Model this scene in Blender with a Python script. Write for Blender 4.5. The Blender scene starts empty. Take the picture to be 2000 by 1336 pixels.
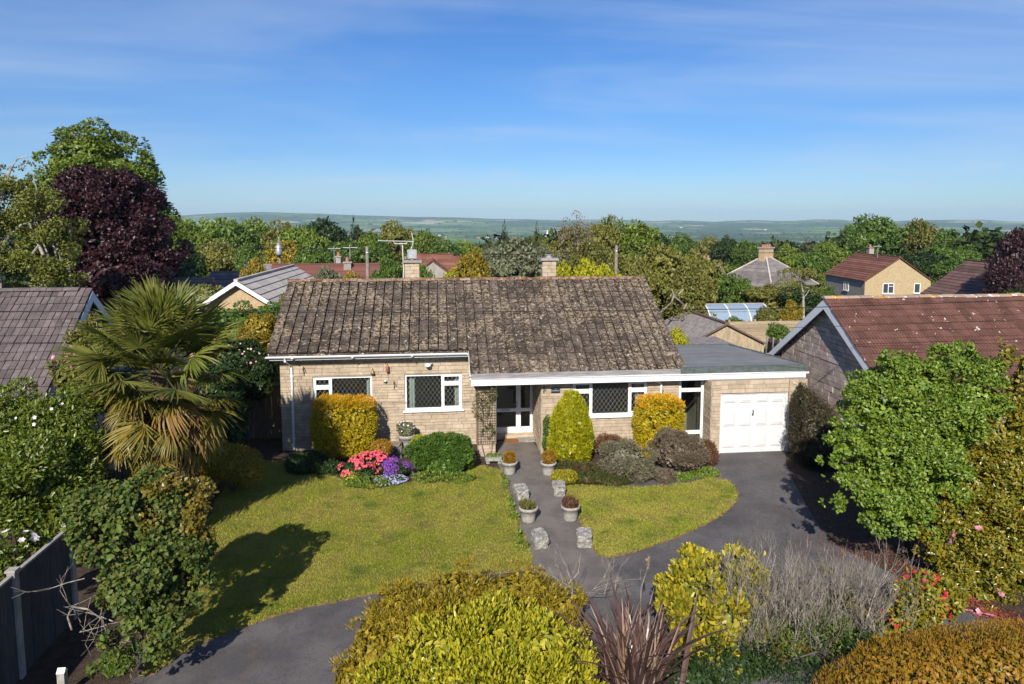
import bpy, math, random
import numpy as np
from mathutils import Vector, Matrix

# ------------------------------------------------------------------ camera
F_PX, CX, CY, HCAM = 1350.0, 1000.0, 570.0, 7.6
PITCH = math.atan((CY - 430) / F_PX)
YAW = math.atan(150 / (F_PX / math.cos(PITCH)))
FW = np.array([math.sin(YAW) * math.cos(PITCH), math.cos(YAW) * math.cos(PITCH), -math.sin(PITCH)])
RT = np.array([math.cos(YAW), -math.sin(YAW), 0.0])
UP = np.cross(RT, FW)
SC = bpy.context.scene
COL = SC.collection
cd = bpy.data.cameras.new('camera')
cam = bpy.data.objects.new('camera', cd)
COL.objects.link(cam)
cd.sensor_width = 36.0
cd.lens = 36.0 * F_PX / 2000.0
cd.shift_y = -(668 - CY) / 2000.0
cd.clip_start = 0.1
cd.clip_end = 60000
cam.matrix_world = Matrix(((RT[0], UP[0], -FW[0], 0), (RT[1], UP[1], -FW[1], 0), (RT[2], UP[2], -FW[2], HCAM), (0, 0, 0, 1)))
SC.camera = cam


def ray(px, py):
    return FW + (px - CX) / F_PX * RT - (py - CY) / F_PX * UP


def G(px, py, z=0.0):            # point on the ground (or a level z) seen at a photo pixel
    d = ray(px, py)
    t = (z - HCAM) / d[2]
    return Vector((t * d[0], t * d[1], z))


def Yp(px, py, y):               # point on the vertical plane y seen at a photo pixel
    d = ray(px, py)
    t = y / d[1]
    return Vector((t * d[0], y, HCAM + t * d[2]))


# ------------------------------------------------------------------ sun, sky, exposure
SUN_AZ = math.radians(16.5)      # light travels towards this azimuth (from +Y to +X)
SUN_EL = math.radians(34.0)
sd = bpy.data.lights.new('sun', 'SUN')
sd.energy = 4.6
sd.angle = math.radians(0.53)
sd.color = (1.0, 0.94, 0.84)
so = bpy.data.objects.new('sun', sd)
COL.objects.link(so)
ld = Vector((math.sin(SUN_AZ) * math.cos(SUN_EL), math.cos(SUN_AZ) * math.cos(SUN_EL), -math.sin(SUN_EL)))
so.rotation_euler = ld.to_track_quat('-Z', 'Y').to_euler()
so.location = (-10, -30, 40)

W = bpy.data.worlds.new('World')
SC.world = W
W.use_nodes = True
wt = W.node_tree
wt.nodes.clear()


def wn(t, **k):
    n = wt.nodes.new(t)
    for a, b in k.items():
        setattr(n, a, b)
    return n


def wmath(op, a, b=None, clamp=False):
    n = wn('ShaderNodeMath', operation=op, use_clamp=clamp)
    for i, v in enumerate((a, b)):
        if v is None:
            continue
        if isinstance(v, (int, float)):
            n.inputs[i].default_value = v
        else:
            wt.links.new(v, n.inputs[i])
    return n.outputs[0]


sky = wn('ShaderNodeTexSky', sky_type='NISHITA', sun_disc=False)
sky.sun_elevation = SUN_EL
sky.sun_rotation = math.pi + SUN_AZ
sky.altitude = 100
sky.air_density = 1.0
sky.dust_density = 0.2
sky.ozone_density = 3.0
hs = wn('ShaderNodeHueSaturation')
hs.inputs['Saturation'].default_value = 1.22
hs.inputs['Value'].default_value = 1.0
wt.links.new(sky.outputs[0], hs.inputs['Color'])
tc = wn('ShaderNodeTexCoord')
sx = wn('ShaderNodeSeparateXYZ')
wt.links.new(tc.outputs['Generated'], sx.inputs[0])
zz = wmath('ADD', wmath('MAXIMUM', sx.outputs[2], 0.0), 0.10)
cu = wn('ShaderNodeCombineXYZ')
wt.links.new(wmath('DIVIDE', sx.outputs[0], zz), cu.inputs[0])
wt.links.new(wmath('DIVIDE', sx.outputs[1], zz), cu.inputs[1])


def wcloud(rot, scl, scale, lo, hi, seed, detail=6.0, dist=0.6):
    mp = wn('ShaderNodeMapping')
    mp.inputs['Rotation'].default_value = (0, 0, rot)
    mp.inputs['Scale'].default_value = scl
    mp.inputs['Location'].default_value = (seed, seed * 0.7, seed)
    wt.links.new(cu.outputs[0], mp.inputs[0])
    nz = wn('ShaderNodeTexNoise')
    nz.inputs['Scale'].default_value = scale
    nz.inputs['Detail'].default_value = detail
    nz.inputs['Roughness'].default_value = 0.55
    nz.inputs['Distortion'].default_value = dist
    wt.links.new(mp.outputs[0], nz.inputs[0])
    mr = wn('ShaderNodeMapRange')
    mr.interpolation_type = 'SMOOTHSTEP'
    mr.inputs['From Min'].default_value = lo
    mr.inputs['From Max'].default_value = hi
    wt.links.new(nz.outputs[0], mr.inputs[0])
    return mr.outputs[0]


cirrus = wmath('MULTIPLY', wcloud(0.55, (0.42, 0.62, 1), 0.62, 0.33, 0.74, 4.3, 5.0, 1.0), 0.38)
wisps = wmath('MULTIPLY', wcloud(0.75, (0.20, 1.1, 1), 0.9, 0.50, 0.78, 11.0, 8.0, 1.2), 0.24)
low = wmath('MULTIPLY', wcloud(0.05, (0.25, 0.5, 1), 1.6, 0.52, 0.70, 5.0, 7.0),
            wmath('MULTIPLY', wmath('SUBTRACT', 1.0, wmath('MULTIPLY', wmath('ABSOLUTE', wmath('SUBTRACT', sx.outputs[2], 0.05)), 22.0), True), 0.45))
pm = wn('ShaderNodeMapping')
pm.inputs['Scale'].default_value = (9, 9, 44)
pm.inputs['Location'].default_value = (1.7, 0.4, 0.9)
wt.links.new(tc.outputs['Generated'], pm.inputs[0])
pn = wn('ShaderNodeTexNoise')
pn.inputs['Scale'].default_value = 1.0
pn.inputs['Detail'].default_value = 7.0
wt.links.new(pm.outputs[0], pn.inputs[0])
pr_ = wn('ShaderNodeMapRange')
pr_.interpolation_type = 'SMOOTHSTEP'
pr_.inputs['From Min'].default_value = 0.60
pr_.inputs['From Max'].default_value = 0.74
wt.links.new(pn.outputs[0], pr_.inputs[0])
puffs = wmath('MULTIPLY', pr_.outputs[0], wmath('MULTIPLY', wmath('SUBTRACT', 1.0, wmath('MULTIPLY', wmath('ABSOLUTE', wmath('SUBTRACT', sx.outputs[2], 0.055)), 24.0), True), 0.55))
cf = wmath('ADD', wmath('ADD', wmath('ADD', cirrus, wisps), wmath('MULTIPLY', low, 0.4)), puffs, True)
mx = wn('ShaderNodeMixRGB')
wt.links.new(cf, mx.inputs[0])
ev = wn('ShaderNodeValToRGB')                     # clear-air grade: deeper blue with height, as the polar-blue May sky shows
for i_, (q_, c_) in enumerate(((0.0, (.49, .68, .95)), (0.10, (.48, .64, .91)), (0.17, (.53, .70, .95)), (0.32, (.56, .72, .98)))):
    e_ = ev.color_ramp.elements[i_] if i_ < 2 else ev.color_ramp.elements.new(q_)
    e_.position = q_
    e_.color = (*c_, 1)
wt.links.new(sx.outputs[2], ev.inputs[0])
mg = wn('ShaderNodeMixRGB', blend_type='MULTIPLY')
mg.inputs[0].default_value = 1.0
wt.links.new(hs.outputs[0], mg.inputs[1])
wt.links.new(ev.outputs[0], mg.inputs[2])
wt.links.new(mg.outputs[0], mx.inputs[1])
mx.inputs[2].default_value = (4.6, 5.6, 7.2, 1)
bg = wn('ShaderNodeBackground')
bg.inputs[1].default_value = 0.085
wt.links.new(mx.outputs[0], bg.inputs[0])
wo = wn('ShaderNodeOutputWorld')
wt.links.new(bg.outputs[0], wo.inputs[0])

SC.view_settings.view_transform = 'Standard'
SC.view_settings.look = 'None'
SC.view_settings.gamma = 1.0
SC.view_settings.use_curve_mapping = False
SC.view_settings.exposure = 0.55
SC.render.engine = 'CYCLES'
SC.cycles.max_bounces = 6
SC.cycles.diffuse_bounces = 3
SC.cycles.glossy_bounces = 2
SC.cycles.transmission_bounces = 4
SC.cycles.transparent_max_bounces = 8
SC.cycles.volume_bounces = 0
SC.cycles.caustics_reflective = False
SC.cycles.caustics_refractive = False

# ------------------------------------------------------------------ helpers
RNG = np.random.default_rng(7)
random.seed(11)
PI = math.pi


def tag(o, label=None, cat=None, group=None, kind=None):
    if label: o['label'] = label
    if cat: o['category'] = cat
    if group: o['group'] = group
    if kind: o['kind'] = kind
    return o


def thing(name, label, cat, loc=(0, 0, 0), rz=0.0, group=None):
    o = bpy.data.objects.new(name, None)
    COL.objects.link(o)
    o.empty_display_size = 0.3
    o.location = loc
    o.rotation_euler = (0, 0, rz)
    return tag(o, label, cat, group)


def link(name, me, mat=None, parent=None, world=False, kind=None):
    o = bpy.data.objects.new(name, me)
    COL.objects.link(o)
    if mat is not None and not me.materials:
        me.materials.append(mat)
    if parent is not None:
        o.parent = parent
        if world and parent.type == 'EMPTY':
            o.location = -parent.location
    if kind: o['kind'] = kind
    return o


def npmesh(name, V, F, smooth=False):
    V = np.asarray(V, dtype=np.float32).reshape(-1, 3)
    F = np.asarray(F, dtype=np.int32)
    k = F.shape[1]
    me = bpy.data.meshes.new(name)
    me.vertices.add(len(V))
    me.vertices.foreach_set('co', V.ravel())
    me.loops.add(F.size)
    me.loops.foreach_set('vertex_index', F.ravel())
    me.polygons.add(len(F))
    me.polygons.foreach_set('loop_start', np.arange(0, F.size, k, dtype=np.int32))
    me.polygons.foreach_set('loop_total', np.full(len(F), k, dtype=np.int32))
    if smooth:
        me.polygons.foreach_set('use_smooth', np.ones(len(F), dtype=bool))
    me.update(calc_edges=True)
    return me


class MB:
    def __init__(s):
        s.v, s.f = [], []

    def add(s, vs, fs):
        b = len(s.v)
        s.v += [tuple(p) for p in vs]
        s.f += [tuple(b + i for i in f) for f in fs]

    def box(s, x0, x1, y0, y1, z0, z1, m=None):
        vs = [Vector(p) for p in ((x0, y0, z0), (x1, y0, z0), (x1, y1, z0), (x0, y1, z0), (x0, y0, z1), (x1, y0, z1), (x1, y1, z1), (x0, y1, z1))]
        if m is not None: vs = [m @ p for p in vs]
        s.add(vs, [(0, 3, 2, 1), (4, 5, 6, 7), (0, 1, 5, 4), (1, 2, 6, 5), (2, 3, 7, 6), (3, 0, 4, 7)])
        return s

    def quad(s, a, b, c, d):
        s.add([a, b, c, d], [(0, 1, 2, 3)])
        return s

    def prism(s, pts, off):                       # polygon swept by a vector
        n = len(pts)
        pts = [Vector(p) for p in pts]
        off = Vector(off)
        s.add(pts + [p + off for p in pts], [tuple(range(n))[::-1], tuple(range(n, 2 * n))] + [(i, (i + 1) % n, n + (i + 1) % n, n + i) for i in range(n)])
        return s

    def tube(s, pts, r, n=6, cap=True):
        pts = [Vector(p) for p in pts]
        rs = r if isinstance(r, (list, tuple)) else [r] * len(pts)
        b = len(s.v)
        for i, p in enumerate(pts):
            d = (pts[min(i + 1, len(pts) - 1)] - pts[max(i - 1, 0)]).normalized()
            a = d.orthogonal().normalized() if abs(d.z) > 0.9 else d.cross(Vector((0, 0, 1))).normalized()
            c = d.cross(a)
            for k in range(n):
                t = 2 * PI * k / n
                s.v.append(tuple(p + (a * math.cos(t) + c * math.sin(t)) * rs[i]))
        for i in range(len(pts) - 1):
            for k in range(n):
                s.f.append((b + i * n + k, b + i * n + (k + 1) % n, b + (i + 1) * n + (k + 1) % n, b + (i + 1) * n + k))
        if cap:
            s.f.append(tuple(b + k for k in range(n))[::-1])
            s.f.append(tuple(b + (len(pts) - 1) * n + k for k in range(n)))
        return s

    def lathe(s, prof, n=16, c=(0, 0, 0)):
        b = len(s.v)
        for r, z in prof:
            for k in range(n):
                t = 2 * PI * k / n
                s.v.append((c[0] + r * math.cos(t), c[1] + r * math.sin(t), c[2] + z))
        for i in range(len(prof) - 1):
            for k in range(n):
                s.f.append((b + i * n + k, b + i * n + (k + 1) % n, b + (i + 1) * n + (k + 1) % n, b + (i + 1) * n + k))
        s.f.append(tuple(b + k for k in range(n))[::-1])
        s.f.append(tuple(b + (len(prof) - 1) * n + k for k in range(n)))
        return s

    def block(s, x0, x1, z0, z1, y, proud, ins, m=None, j=0.0):   # stone face with chamfered edges, facing -y
        q = lambda: random.uniform(-j, j)
        vs = [Vector(p) for p in ((x0, y, z0), (x1, y, z0), (x1, y, z1), (x0, y, z1),
              (x0 + ins + q(), y - proud + q(), z0 + ins + q()), (x1 - ins + q(), y - proud + q(), z0 + ins + q()), (x1 - ins + q(), y - proud + q(), z1 - ins + q()), (x0 + ins + q(), y - proud + q(), z1 - ins + q()))]
        if m is not None: vs = [m @ p for p in vs]
        s.add(vs, [(4, 5, 6, 7), (0, 1, 5, 4), (1, 2, 6, 5), (2, 3, 7, 6), (3, 0, 4, 7)])
        return s

    def mesh(s, name, smooth=False):
        me = bpy.data.meshes.new(name)
        me.from_pydata(s.v, [], s.f)
        if smooth:
            me.polygons.foreach_set('use_smooth', [True] * len(me.polygons))
        me.update()
        return me

    def build(s, name, mat, parent=None, smooth=False, world=False, kind=None, org=None):
        if org is not None:
            s.v = [(p[0] - org[0], p[1] - org[1], p[2] - org[2]) for p in s.v]
        o = link(name, s.mesh(name, smooth), mat, parent, world, kind)
        if org is not None: o.location = org
        return o


# ------------------------------------------------------------------ materials
class NT:
    def __init__(s, name):
        s.m = bpy.data.materials.new(name)
        s.m.use_nodes = True
        s.t = s.m.node_tree
        s.t.nodes.clear()
        s.out = s.n('ShaderNodeOutputMaterial')
        s.geo = s.n('ShaderNodeNewGeometry')
        s.oi = None

    def n(s, t, **k):
        x = s.t.nodes.new(t)
        for a, b in k.items(): setattr(x, a, b)
        return x

    def l(s, a, b):
        s.t.links.new(a, b)

    def noise(s, scale, detail=6, rough=0.6, vec=None, dist=0.0, stretch=None):
        x = s.n('ShaderNodeTexNoise')
        x.inputs['Scale'].default_value = scale
        x.inputs['Detail'].default_value = detail
        x.inputs['Roughness'].default_value = rough
        x.inputs['Distortion'].default_value = dist
        v = vec or s.geo.outputs['Position']
        if stretch:
            mp = s.n('ShaderNodeMapping')
            mp.inputs['Scale'].default_value = stretch
            s.l(v, mp.inputs[0])
            v = mp.outputs[0]
        s.l(v, x.inputs[0])
        return x.outputs[0]

    def rng(s, v, lo, hi, a=0.0, b=1.0):
        x = s.n('ShaderNodeMapRange')
        x.interpolation_type = 'SMOOTHSTEP'
        for k, q in (('From Min', lo), ('From Max', hi), ('To Min', a), ('To Max', b)): x.inputs[k].default_value = q
        s.l(v, x.inputs[0])
        return x.outputs[0]

    def math(s, op, a, b):
        x = s.n('ShaderNodeMath', operation=op)
        for i, q in enumerate((a, b)):
            if isinstance(q, (int, float)): x.inputs[i].default_value = q
            else: s.l(q, x.inputs[i])
        return x.outputs[0]

    def mix(s, f, a, b, mode='MIX'):
        x = s.n('ShaderNodeMixRGB', blend_type=mode)
        for i, q in enumerate((f, a, b)):
            if isinstance(q, (int, float)): x.inputs[i].default_value = q
            elif isinstance(q, (tuple, list)): x.inputs[i].default_value = (*q, 1) if len(q) == 3 else q
            else: s.l(q, x.inputs[i])
        return x.outputs[0]

    def rand(s):                                  # one random number per piece
        oi = s.n('ShaderNodeObjectInfo')
        return s.math('FRACT', s.math('ADD', oi.outputs['Random'], s.geo.outputs['Random Per Island']), 0.0)

    def ramp(s, v, cols, const=False):
        x = s.n('ShaderNodeValToRGB')
        r = x.color_ramp
        r.interpolation = 'CONSTANT' if const else 'LINEAR'
        for i, c in enumerate(cols):
            p = i / max(1, len(cols) - 1) if not const else i / len(cols)
            e = r.elements[i] if i < 2 else r.elements.new(p)
            e.position = p
            e.color = (*c, 1)
        s.l(v, x.inputs[0])
        return x.outputs[0]

    def vary(s, col, v, amt):                     # brighten or darken by a random number
        return s.mix(1.0, col, s.ramp(v, [(1 - amt,) * 3, (1 + amt,) * 3]), 'MULTIPLY')

    def finish(s, col, rough=0.8, spec=0.3, bump=None, bstr=0.3, bdist=0.02, trans=0.0, metal=0.0, coat=0.0):
        b = s.n('ShaderNodeBsdfPrincipled')
        if isinstance(col, (tuple, list)): b.inputs['Base Color'].default_value = (*col, 1)
        else: s.l(col, b.inputs['Base Color'])
        if isinstance(rough, (int, float)): b.inputs['Roughness'].default_value = rough
        else: s.l(rough, b.inputs['Roughness'])
        b.inputs['Specular IOR Level'].default_value = spec
        b.inputs['Metallic'].default_value = metal
        if bump is not None:
            q = s.n('ShaderNodeBump')
            q.inputs['Strength'].default_value = bstr
            q.inputs['Distance'].default_value = bdist
            s.l(bump, q.inputs['Height'])
            s.l(q.outputs[0], b.inputs['Normal'])
        sh = b.outputs[0]
        if trans:
            tr = s.n('ShaderNodeBsdfTranslucent')
            if isinstance(col, (tuple, list)): tr.inputs[0].default_value = (*col, 1)
            else: s.l(col, tr.inputs[0])
            ms = s.n('ShaderNodeMixShader')
            ms.inputs[0].default_value = trans
            s.l(sh, ms.inputs[1])
            s.l(tr.outputs[0], ms.inputs[2])
            sh = ms.outputs[0]
        s.l(sh, s.out.inputs[0])
        return s.m


def M(name, c1, c2=None, scale=6, lo=0.4, hi=0.62, rough=0.8, spec=0.3, rand=0.0, bump=0.0, bscale=40, bdist=0.01, c3=None, s3=20, l3=0.6, h3=0.66, metal=0.0, stretch=None):
    t = NT(name)
    col = c1
    if c2 is not None: col = t.mix(t.rng(t.noise(scale, stretch=stretch), lo, hi), c1, c2)
    if c3 is not None: col = t.mix(t.rng(t.noise(s3, 8, 0.65), l3, h3), col, c3)
    if rand:
        col = t.vary(col if not isinstance(col, tuple) else t.mix(0.0, col, col), t.rand(), rand)
    return t.finish(col, rough, spec, t.noise(bscale, 5) if bump else None, bump, bdist, metal=metal)


def leaf_mat(name, cols, trans=0.25, rough=0.45, spec=0.35, patch=None, pscale=1.5):
    t = NT(name)
    col = t.ramp(t.rand(), cols)
    if patch: col = t.mix(t.rng(t.noise(pscale, 3), 0.42, 0.62), col, t.ramp(t.rand(), patch))
    col = t.vary(col, t.n('ShaderNodeObjectInfo').outputs['Random'], 0.14)
    return t.finish(col, rough, spec, trans=trans)


MT = {}
MT['white'] = M('white_upvc', (0.80, 0.80, 0.79), rough=0.35, spec=0.4)
MT['white_paint'] = M('white_paint', (0.80, 0.80, 0.78), (0.70, 0.70, 0.67), 3, 0.5, 0.8, rough=0.5)
MT['garage_white'] = M('garage_white', (0.62, 0.62, 0.615), (0.58, 0.575, 0.56), 2.5, 0.55, 0.8, rough=0.4)
MT['stone'] = M('stone_block', (0.47, 0.375, 0.27), (0.40, 0.31, 0.22), 5, rough=0.9, rand=0.13, bump=0.7, bscale=60, bdist=0.012, c3=(0.52, 0.44, 0.345), s3=2.2, l3=0.52, h3=0.75)
MT['mortar'] = M('mortar', (0.33, 0.27, 0.205), (0.27, 0.225, 0.17), 12, rough=0.95, bump=0.4)
MT['stone_grey'] = M('neighbour_stone', (0.43, 0.36, 0.30), (0.33, 0.265, 0.235), 4, rough=0.92, rand=0.2, bump=0.8, bscale=50, bdist=0.015, c3=(0.40, 0.25, 0.22), s3=1.3, l3=0.5, h3=0.7)
t_ = NT('mossy_roof_tile')
c_ = t_.mix(t_.rng(t_.noise(2.2, 5), 0.35, 0.65), (0.074, 0.056, 0.045), (0.112, 0.088, 0.072))
c_ = t_.vary(c_, t_.rand(), 0.35)
pat = t_.rng(t_.noise(0.8, 4), 0.36, 0.62, 0.60, 0.495)
ln = t_.noise(11.0, 6, 0.62, dist=0.4)
c_ = t_.mix(t_.rng(t_.math('SUBTRACT', ln, pat), -0.02, 0.03), c_, t_.mix(t_.rng(t_.noise(5, 3), .4, .6), (0.25, 0.185, 0.115), (0.33, 0.265, 0.19)))
c_ = t_.mix(t_.rng(t_.noise(11.3, 5, 0.6), 0.57, 0.62), c_, (0.042, 0.032, 0.025))
c_ = t_.mix(t_.rng(t_.noise(6.1, 6, 0.6), 0.665, 0.69), c_, (0.62, 0.57, 0.47))
MT['tile'] = t_.finish(c_, 0.95, 0.15, t_.noise(22, 7), 1.0, 0.03)
t_ = NT('mossy_ridge_tile')
c_ = t_.mix(t_.rng(t_.noise(7, 7), 0.42, 0.58), (0.16, 0.075, 0.045), (0.27, 0.20, 0.14))
c_ = t_.mix(t_.rng(t_.noise(13, 7), 0.58, 0.66), c_, (0.09, 0.08, 0.03))
MT['ridge'] = t_.finish(t_.vary(c_, t_.rand(), 0.3), 0.95, 0.15, t_.noise(25, 6), 1.0, 0.03)
t_ = NT('grey_purple_tile')
c_ = t_.mix(t_.rng(t_.noise(3, 5), 0.35, 0.65), (0.098, 0.078, 0.078), (0.14, 0.11, 0.108))
c_ = t_.vary(c_, t_.rand(), 0.22)
c_ = t_.mix(t_.rng(t_.noise(11, 8, 0.7), 0.62, 0.68), c_, (0.32, 0.30, 0.29))
c_ = t_.mix(t_.rng(t_.noise(7, 7, 0.7), 0.66, 0.72), c_, (0.055, 0.03, 0.022))
MT['tile_purple'] = t_.finish(c_, 0.9, 0.2, t_.noise(25, 6), 0.7, 0.02)
t_ = NT('red_brown_tile')
c_ = t_.mix(t_.rng(t_.noise(2.5, 5), 0.35, 0.65), (0.11, 0.052, 0.04), (0.145, 0.07, 0.055))
c_ = t_.vary(c_, t_.rand(), 0.2)
c_ = t_.mix(t_.rng(t_.noise(4.5, 8, 0.62), 0.655, 0.68), c_, (0.66, 0.60, 0.55))
MT['tile_red'] = t_.finish(c_, 0.9, 0.2, t_.noise(25, 6), 0.6, 0.02)
t_ = NT('far_red_tile')
c_ = t_.mix(t_.rng(t_.noise(1.2, 5), 0.35, 0.65), (0.15, 0.062, 0.045), (0.20, 0.088, 0.06))
c_ = t_.vary(c_, t_.rand(), 0.25)
MT['far_red'] = t_.finish(c_, 0.9, 0.2)
MT['far_dark'] = M('far_dark_tile', (0.115, 0.062, 0.055), (0.15, 0.085, 0.07), 1.5, rough=0.9, rand=0.25)
MT['far_slate'] = M('far_slate', (0.16, 0.14, 0.135), (0.21, 0.185, 0.175), 1.5, rough=1.0, spec=0.05, rand=0.25)
MT['far_grey'] = M('far_grey_tile', (0.40, 0.35, 0.31), (0.50, 0.44, 0.39), 1.5, rough=1.0, spec=0.05, rand=0.2)
MT['far_scarlet'] = M('far_scarlet_tile', (0.165, 0.058, 0.045), (0.13, 0.062, 0.05), 1.5, rough=0.8, rand=0.2)
MT['tan_brick'] = M('tan_brick', (0.44, 0.32, 0.19), (0.36, 0.25, 0.15), 9, rough=0.9, rand=0.2, c3=(0.30, 0.2, 0.12), s3=5, l3=0.58, h3=0.7)
MT['yellow_brick'] = M('yellow_brick', (0.40, 0.315, 0.185), (0.33, 0.24, 0.13), 7, rough=0.9, rand=0.18)
MT['render_grey'] = M('grey_render', (0.34, 0.30, 0.26), (0.28, 0.25, 0.22), 2, rough=0.9)
MT['render_white'] = M('white_render', (0.74, 0.74, 0.72), rough=0.8)
MT['orange_brick'] = M('orange_brick', (0.45, 0.22, 0.10), (0.36, 0.18, 0.09), 9, rough=0.9)
MT['barge_blue'] = M('painted_bargeboard', (0.62, 0.64, 0.68), rough=0.5)
MT['soffit'] = M('dark_soffit', (0.14, 0.14, 0.15), rough=0.7)
MT['felt'] = M('grey_roof_felt', (0.185, 0.185, 0.19), (0.155, 0.155, 0.16), 2.0, 0.35, 0.7, rough=0.8, bump=0.3, bscale=200, rand=0.05)
MT['felt_green'] = M('green_mineral_felt', (0.105, 0.125, 0.12), (0.075, 0.092, 0.088), 8, rough=0.9, bump=0.5, bscale=150)
MT['weathered'] = M('weathered_board', (0.30, 0.285, 0.275), (0.20, 0.19, 0.185), 3, rough=0.85, stretch=(0.6, 8, 8))
MT['lead'] = M('lead_came', (0.44, 0.44, 0.42), rough=0.5, metal=0.3)
MT['metal'] = M('galvanised_metal', (0.48, 0.49, 0.50), (0.38, 0.39, 0.4), 9, rough=0.45, metal=0.6)
MT['alu'] = M('aerial_aluminium', (0.68, 0.69, 0.68), rough=0.45, metal=0.2)
MT['black'] = M('black_iron', (0.02, 0.02, 0.02), rough=0.5)
MT['brass'] = M('aged_brass', (0.36, 0.26, 0.10), (0.18, 0.14, 0.07), 30, rough=0.5, metal=0.4)
MT['terracotta'] = M('terracotta', (0.42, 0.17, 0.10), (0.34, 0.14, 0.08), 20, rough=0.85)
MT['slate'] = M('slate_plaque', (0.018, 0.022, 0.026), rough=0.5)
MT['letter'] = M('white_lettering', (0.38, 0.39, 0.40), rough=0.6)
MT['curtain'] = M('pale_curtain', (0.60, 0.62, 0.58), (0.5, 0.52, 0.5), 10, rough=0.9, stretch=(6, 1, 0.2))
MT['room'] = M('room_plaster', (0.30, 0.27, 0.22), rough=0.9)
MT['mat'] = M('coir_mat', (0.26, 0.13, 0.05), (0.20, 0.10, 0.04), 30, rough=1.0, bump=0.8, bscale=200)
MT['concrete'] = M('concrete', (0.33, 0.31, 0.28), (0.24, 0.23, 0.21), 8, rough=0.95, bump=0.6, bscale=60, c3=(0.42, 0.38, 0.3), s3=9)
MT['pot_stone'] = M('pot_stone', (0.38, 0.35, 0.31), (0.27, 0.25, 0.22), 10, rough=0.95, bump=0.6, bscale=40, c3=(0.5, 0.47, 0.42), s3=14)
t_ = NT('lichened_trough')
c_ = t_.mix(t_.rng(t_.noise(9, 6), 0.4, 0.6), (0.33, 0.31, 0.28), (0.22, 0.20, 0.17))
c_ = t_.mix(t_.rng(t_.noise(18, 8), 0.55, 0.6), c_, (0.46, 0.45, 0.42))
c_ = t_.mix(t_.rng(t_.noise(25, 8), 0.6, 0.66), c_, (0.10, 0.09, 0.07))
MT['trough'] = t_.finish(c_, 0.95, 0.15, t_.noise(20, 7), 1.0, 0.03)
t_ = NT('asphalt_drive')
c_ = t_.mix(t_.rng(t_.noise(0.7, 5), 0.35, 0.65), (0.074, 0.068, 0.070), (0.128, 0.116, 0.114))
c_ = t_.mix(t_.rng(t_.noise(90, 3, 0.7), 0.52, 0.75), c_, (0.22, 0.205, 0.20))
c_ = t_.mix(t_.rng(t_.noise(2.3, 8, 0.7), 0.52, 0.72), c_, (0.125, 0.094, 0.072))
c_ = t_.mix(t_.rng(t_.noise(28, 6, 0.75), 0.56, 0.66), c_, (0.05, 0.046, 0.048))
c_ = t_.mix(t_.rng(t_.noise(1.1, 9, 0.75, dist=1.5), 0.492, 0.5), c_, t_.mix(t_.rng(t_.noise(1.1, 9, 0.75, dist=1.5), 0.5, 0.508), (0.04, 0.036, 0.036), c_))
MT['asphalt'] = t_.finish(c_, 0.92, 0.25, t_.noise(150, 4), 0.6, 0.01)
t_ = NT('path_tarmac')
c_ = t_.mix(t_.rng(t_.noise(1.6, 6), 0.35, 0.65), (0.12, 0.106, 0.098), (0.185, 0.158, 0.138))
c_ = t_.mix(t_.rng(t_.noise(80, 3, 0.7), 0.52, 0.75), c_, (0.2, 0.18, 0.165))
c_ = t_.mix(t_.rng(t_.noise(4, 7, 0.7), 0.62, 0.75), c_, (0.075, 0.06, 0.05))
MT['path'] = t_.finish(c_, 0.92, 0.25, t_.noise(120, 4), 0.6, 0.012)
MT['soil'] = M('garden_soil', (0.075, 0.05, 0.035), (0.045, 0.03, 0.02), 5, rough=1.0, bump=1.0, bscale=30, bdist=0.04, c3=(0.13, 0.08, 0.05), s3=35)
t_ = NT('lawn_turf')
g1 = t_.mix(t_.rng(t_.noise(0.55, 4), 0.36, 0.62), (0.235, 0.25, 0.03), (0.31, 0.285, 0.052))
g1 = t_.mix(t_.rng(t_.noise(1.9, 7, 0.68), 0.44, 0.74), g1, (0.255, 0.20, 0.06))
g1 = t_.mix(t_.rng(t_.noise(1.3, 6, 0.62, stretch=(1, 1.3, 1)), 0.50, 0.74), g1, (0.11, 0.165, 0.02))
g1 = t_.mix(t_.rng(t_.noise(60, 4, 0.7), 0.3, 0.7, 0.0, 0.55), g1, (0.055, 0.065, 0.012))
MT['turf'] = t_.finish(g1, 0.95, 0.1, t_.noise(90, 5), 1.0, 0.03)
t_ = NT('grass_blade')
g1 = t_.mix(t_.rng(t_.noise(0.55, 4), 0.36, 0.62), (0.28, 0.30, 0.034), (0.37, 0.335, 0.065))
g1 = t_.mix(t_.rng(t_.noise(1.9, 7, 0.68), 0.44, 0.74), g1, (0.29, 0.23, 0.07))
g1 = t_.mix(t_.rng(t_.noise(1.3, 6, 0.62, stretch=(1, 1.3, 1)), 0.50, 0.74), g1, (0.125, 0.19, 0.022))
MT['blade'] = t_.finish(t_.vary(g1, t_.rand(), 0.28), 0.7, 0.2, trans=0.2)
MT['edge'] = M('lawn_edge', (0.20, 0.13, 0.06), (0.13, 0.09, 0.04), 9, rough=1.0, c3=(0.3, 0.24, 0.16), s3=20)
MT['bark'] = M('bark', (0.10, 0.085, 0.07), (0.06, 0.05, 0.04), 8, rough=0.95, bump=0.6, bscale=25)
MT['bark_pale'] = M('pale_bark', (0.42, 0.39, 0.34), (0.26, 0.23, 0.2), 5, rough=0.9)
MT['twig'] = M('grey_twig', (0.30, 0.26, 0.215), (0.15, 0.125, 0.10), 9, rough=0.9, rand=0.3)
MT['fibre'] = M('palm_fibre', (0.13, 0.085, 0.05), (0.07, 0.045, 0.028), 14, rough=1.0, bump=1.0, bscale=40, bdist=0.03)
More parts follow.
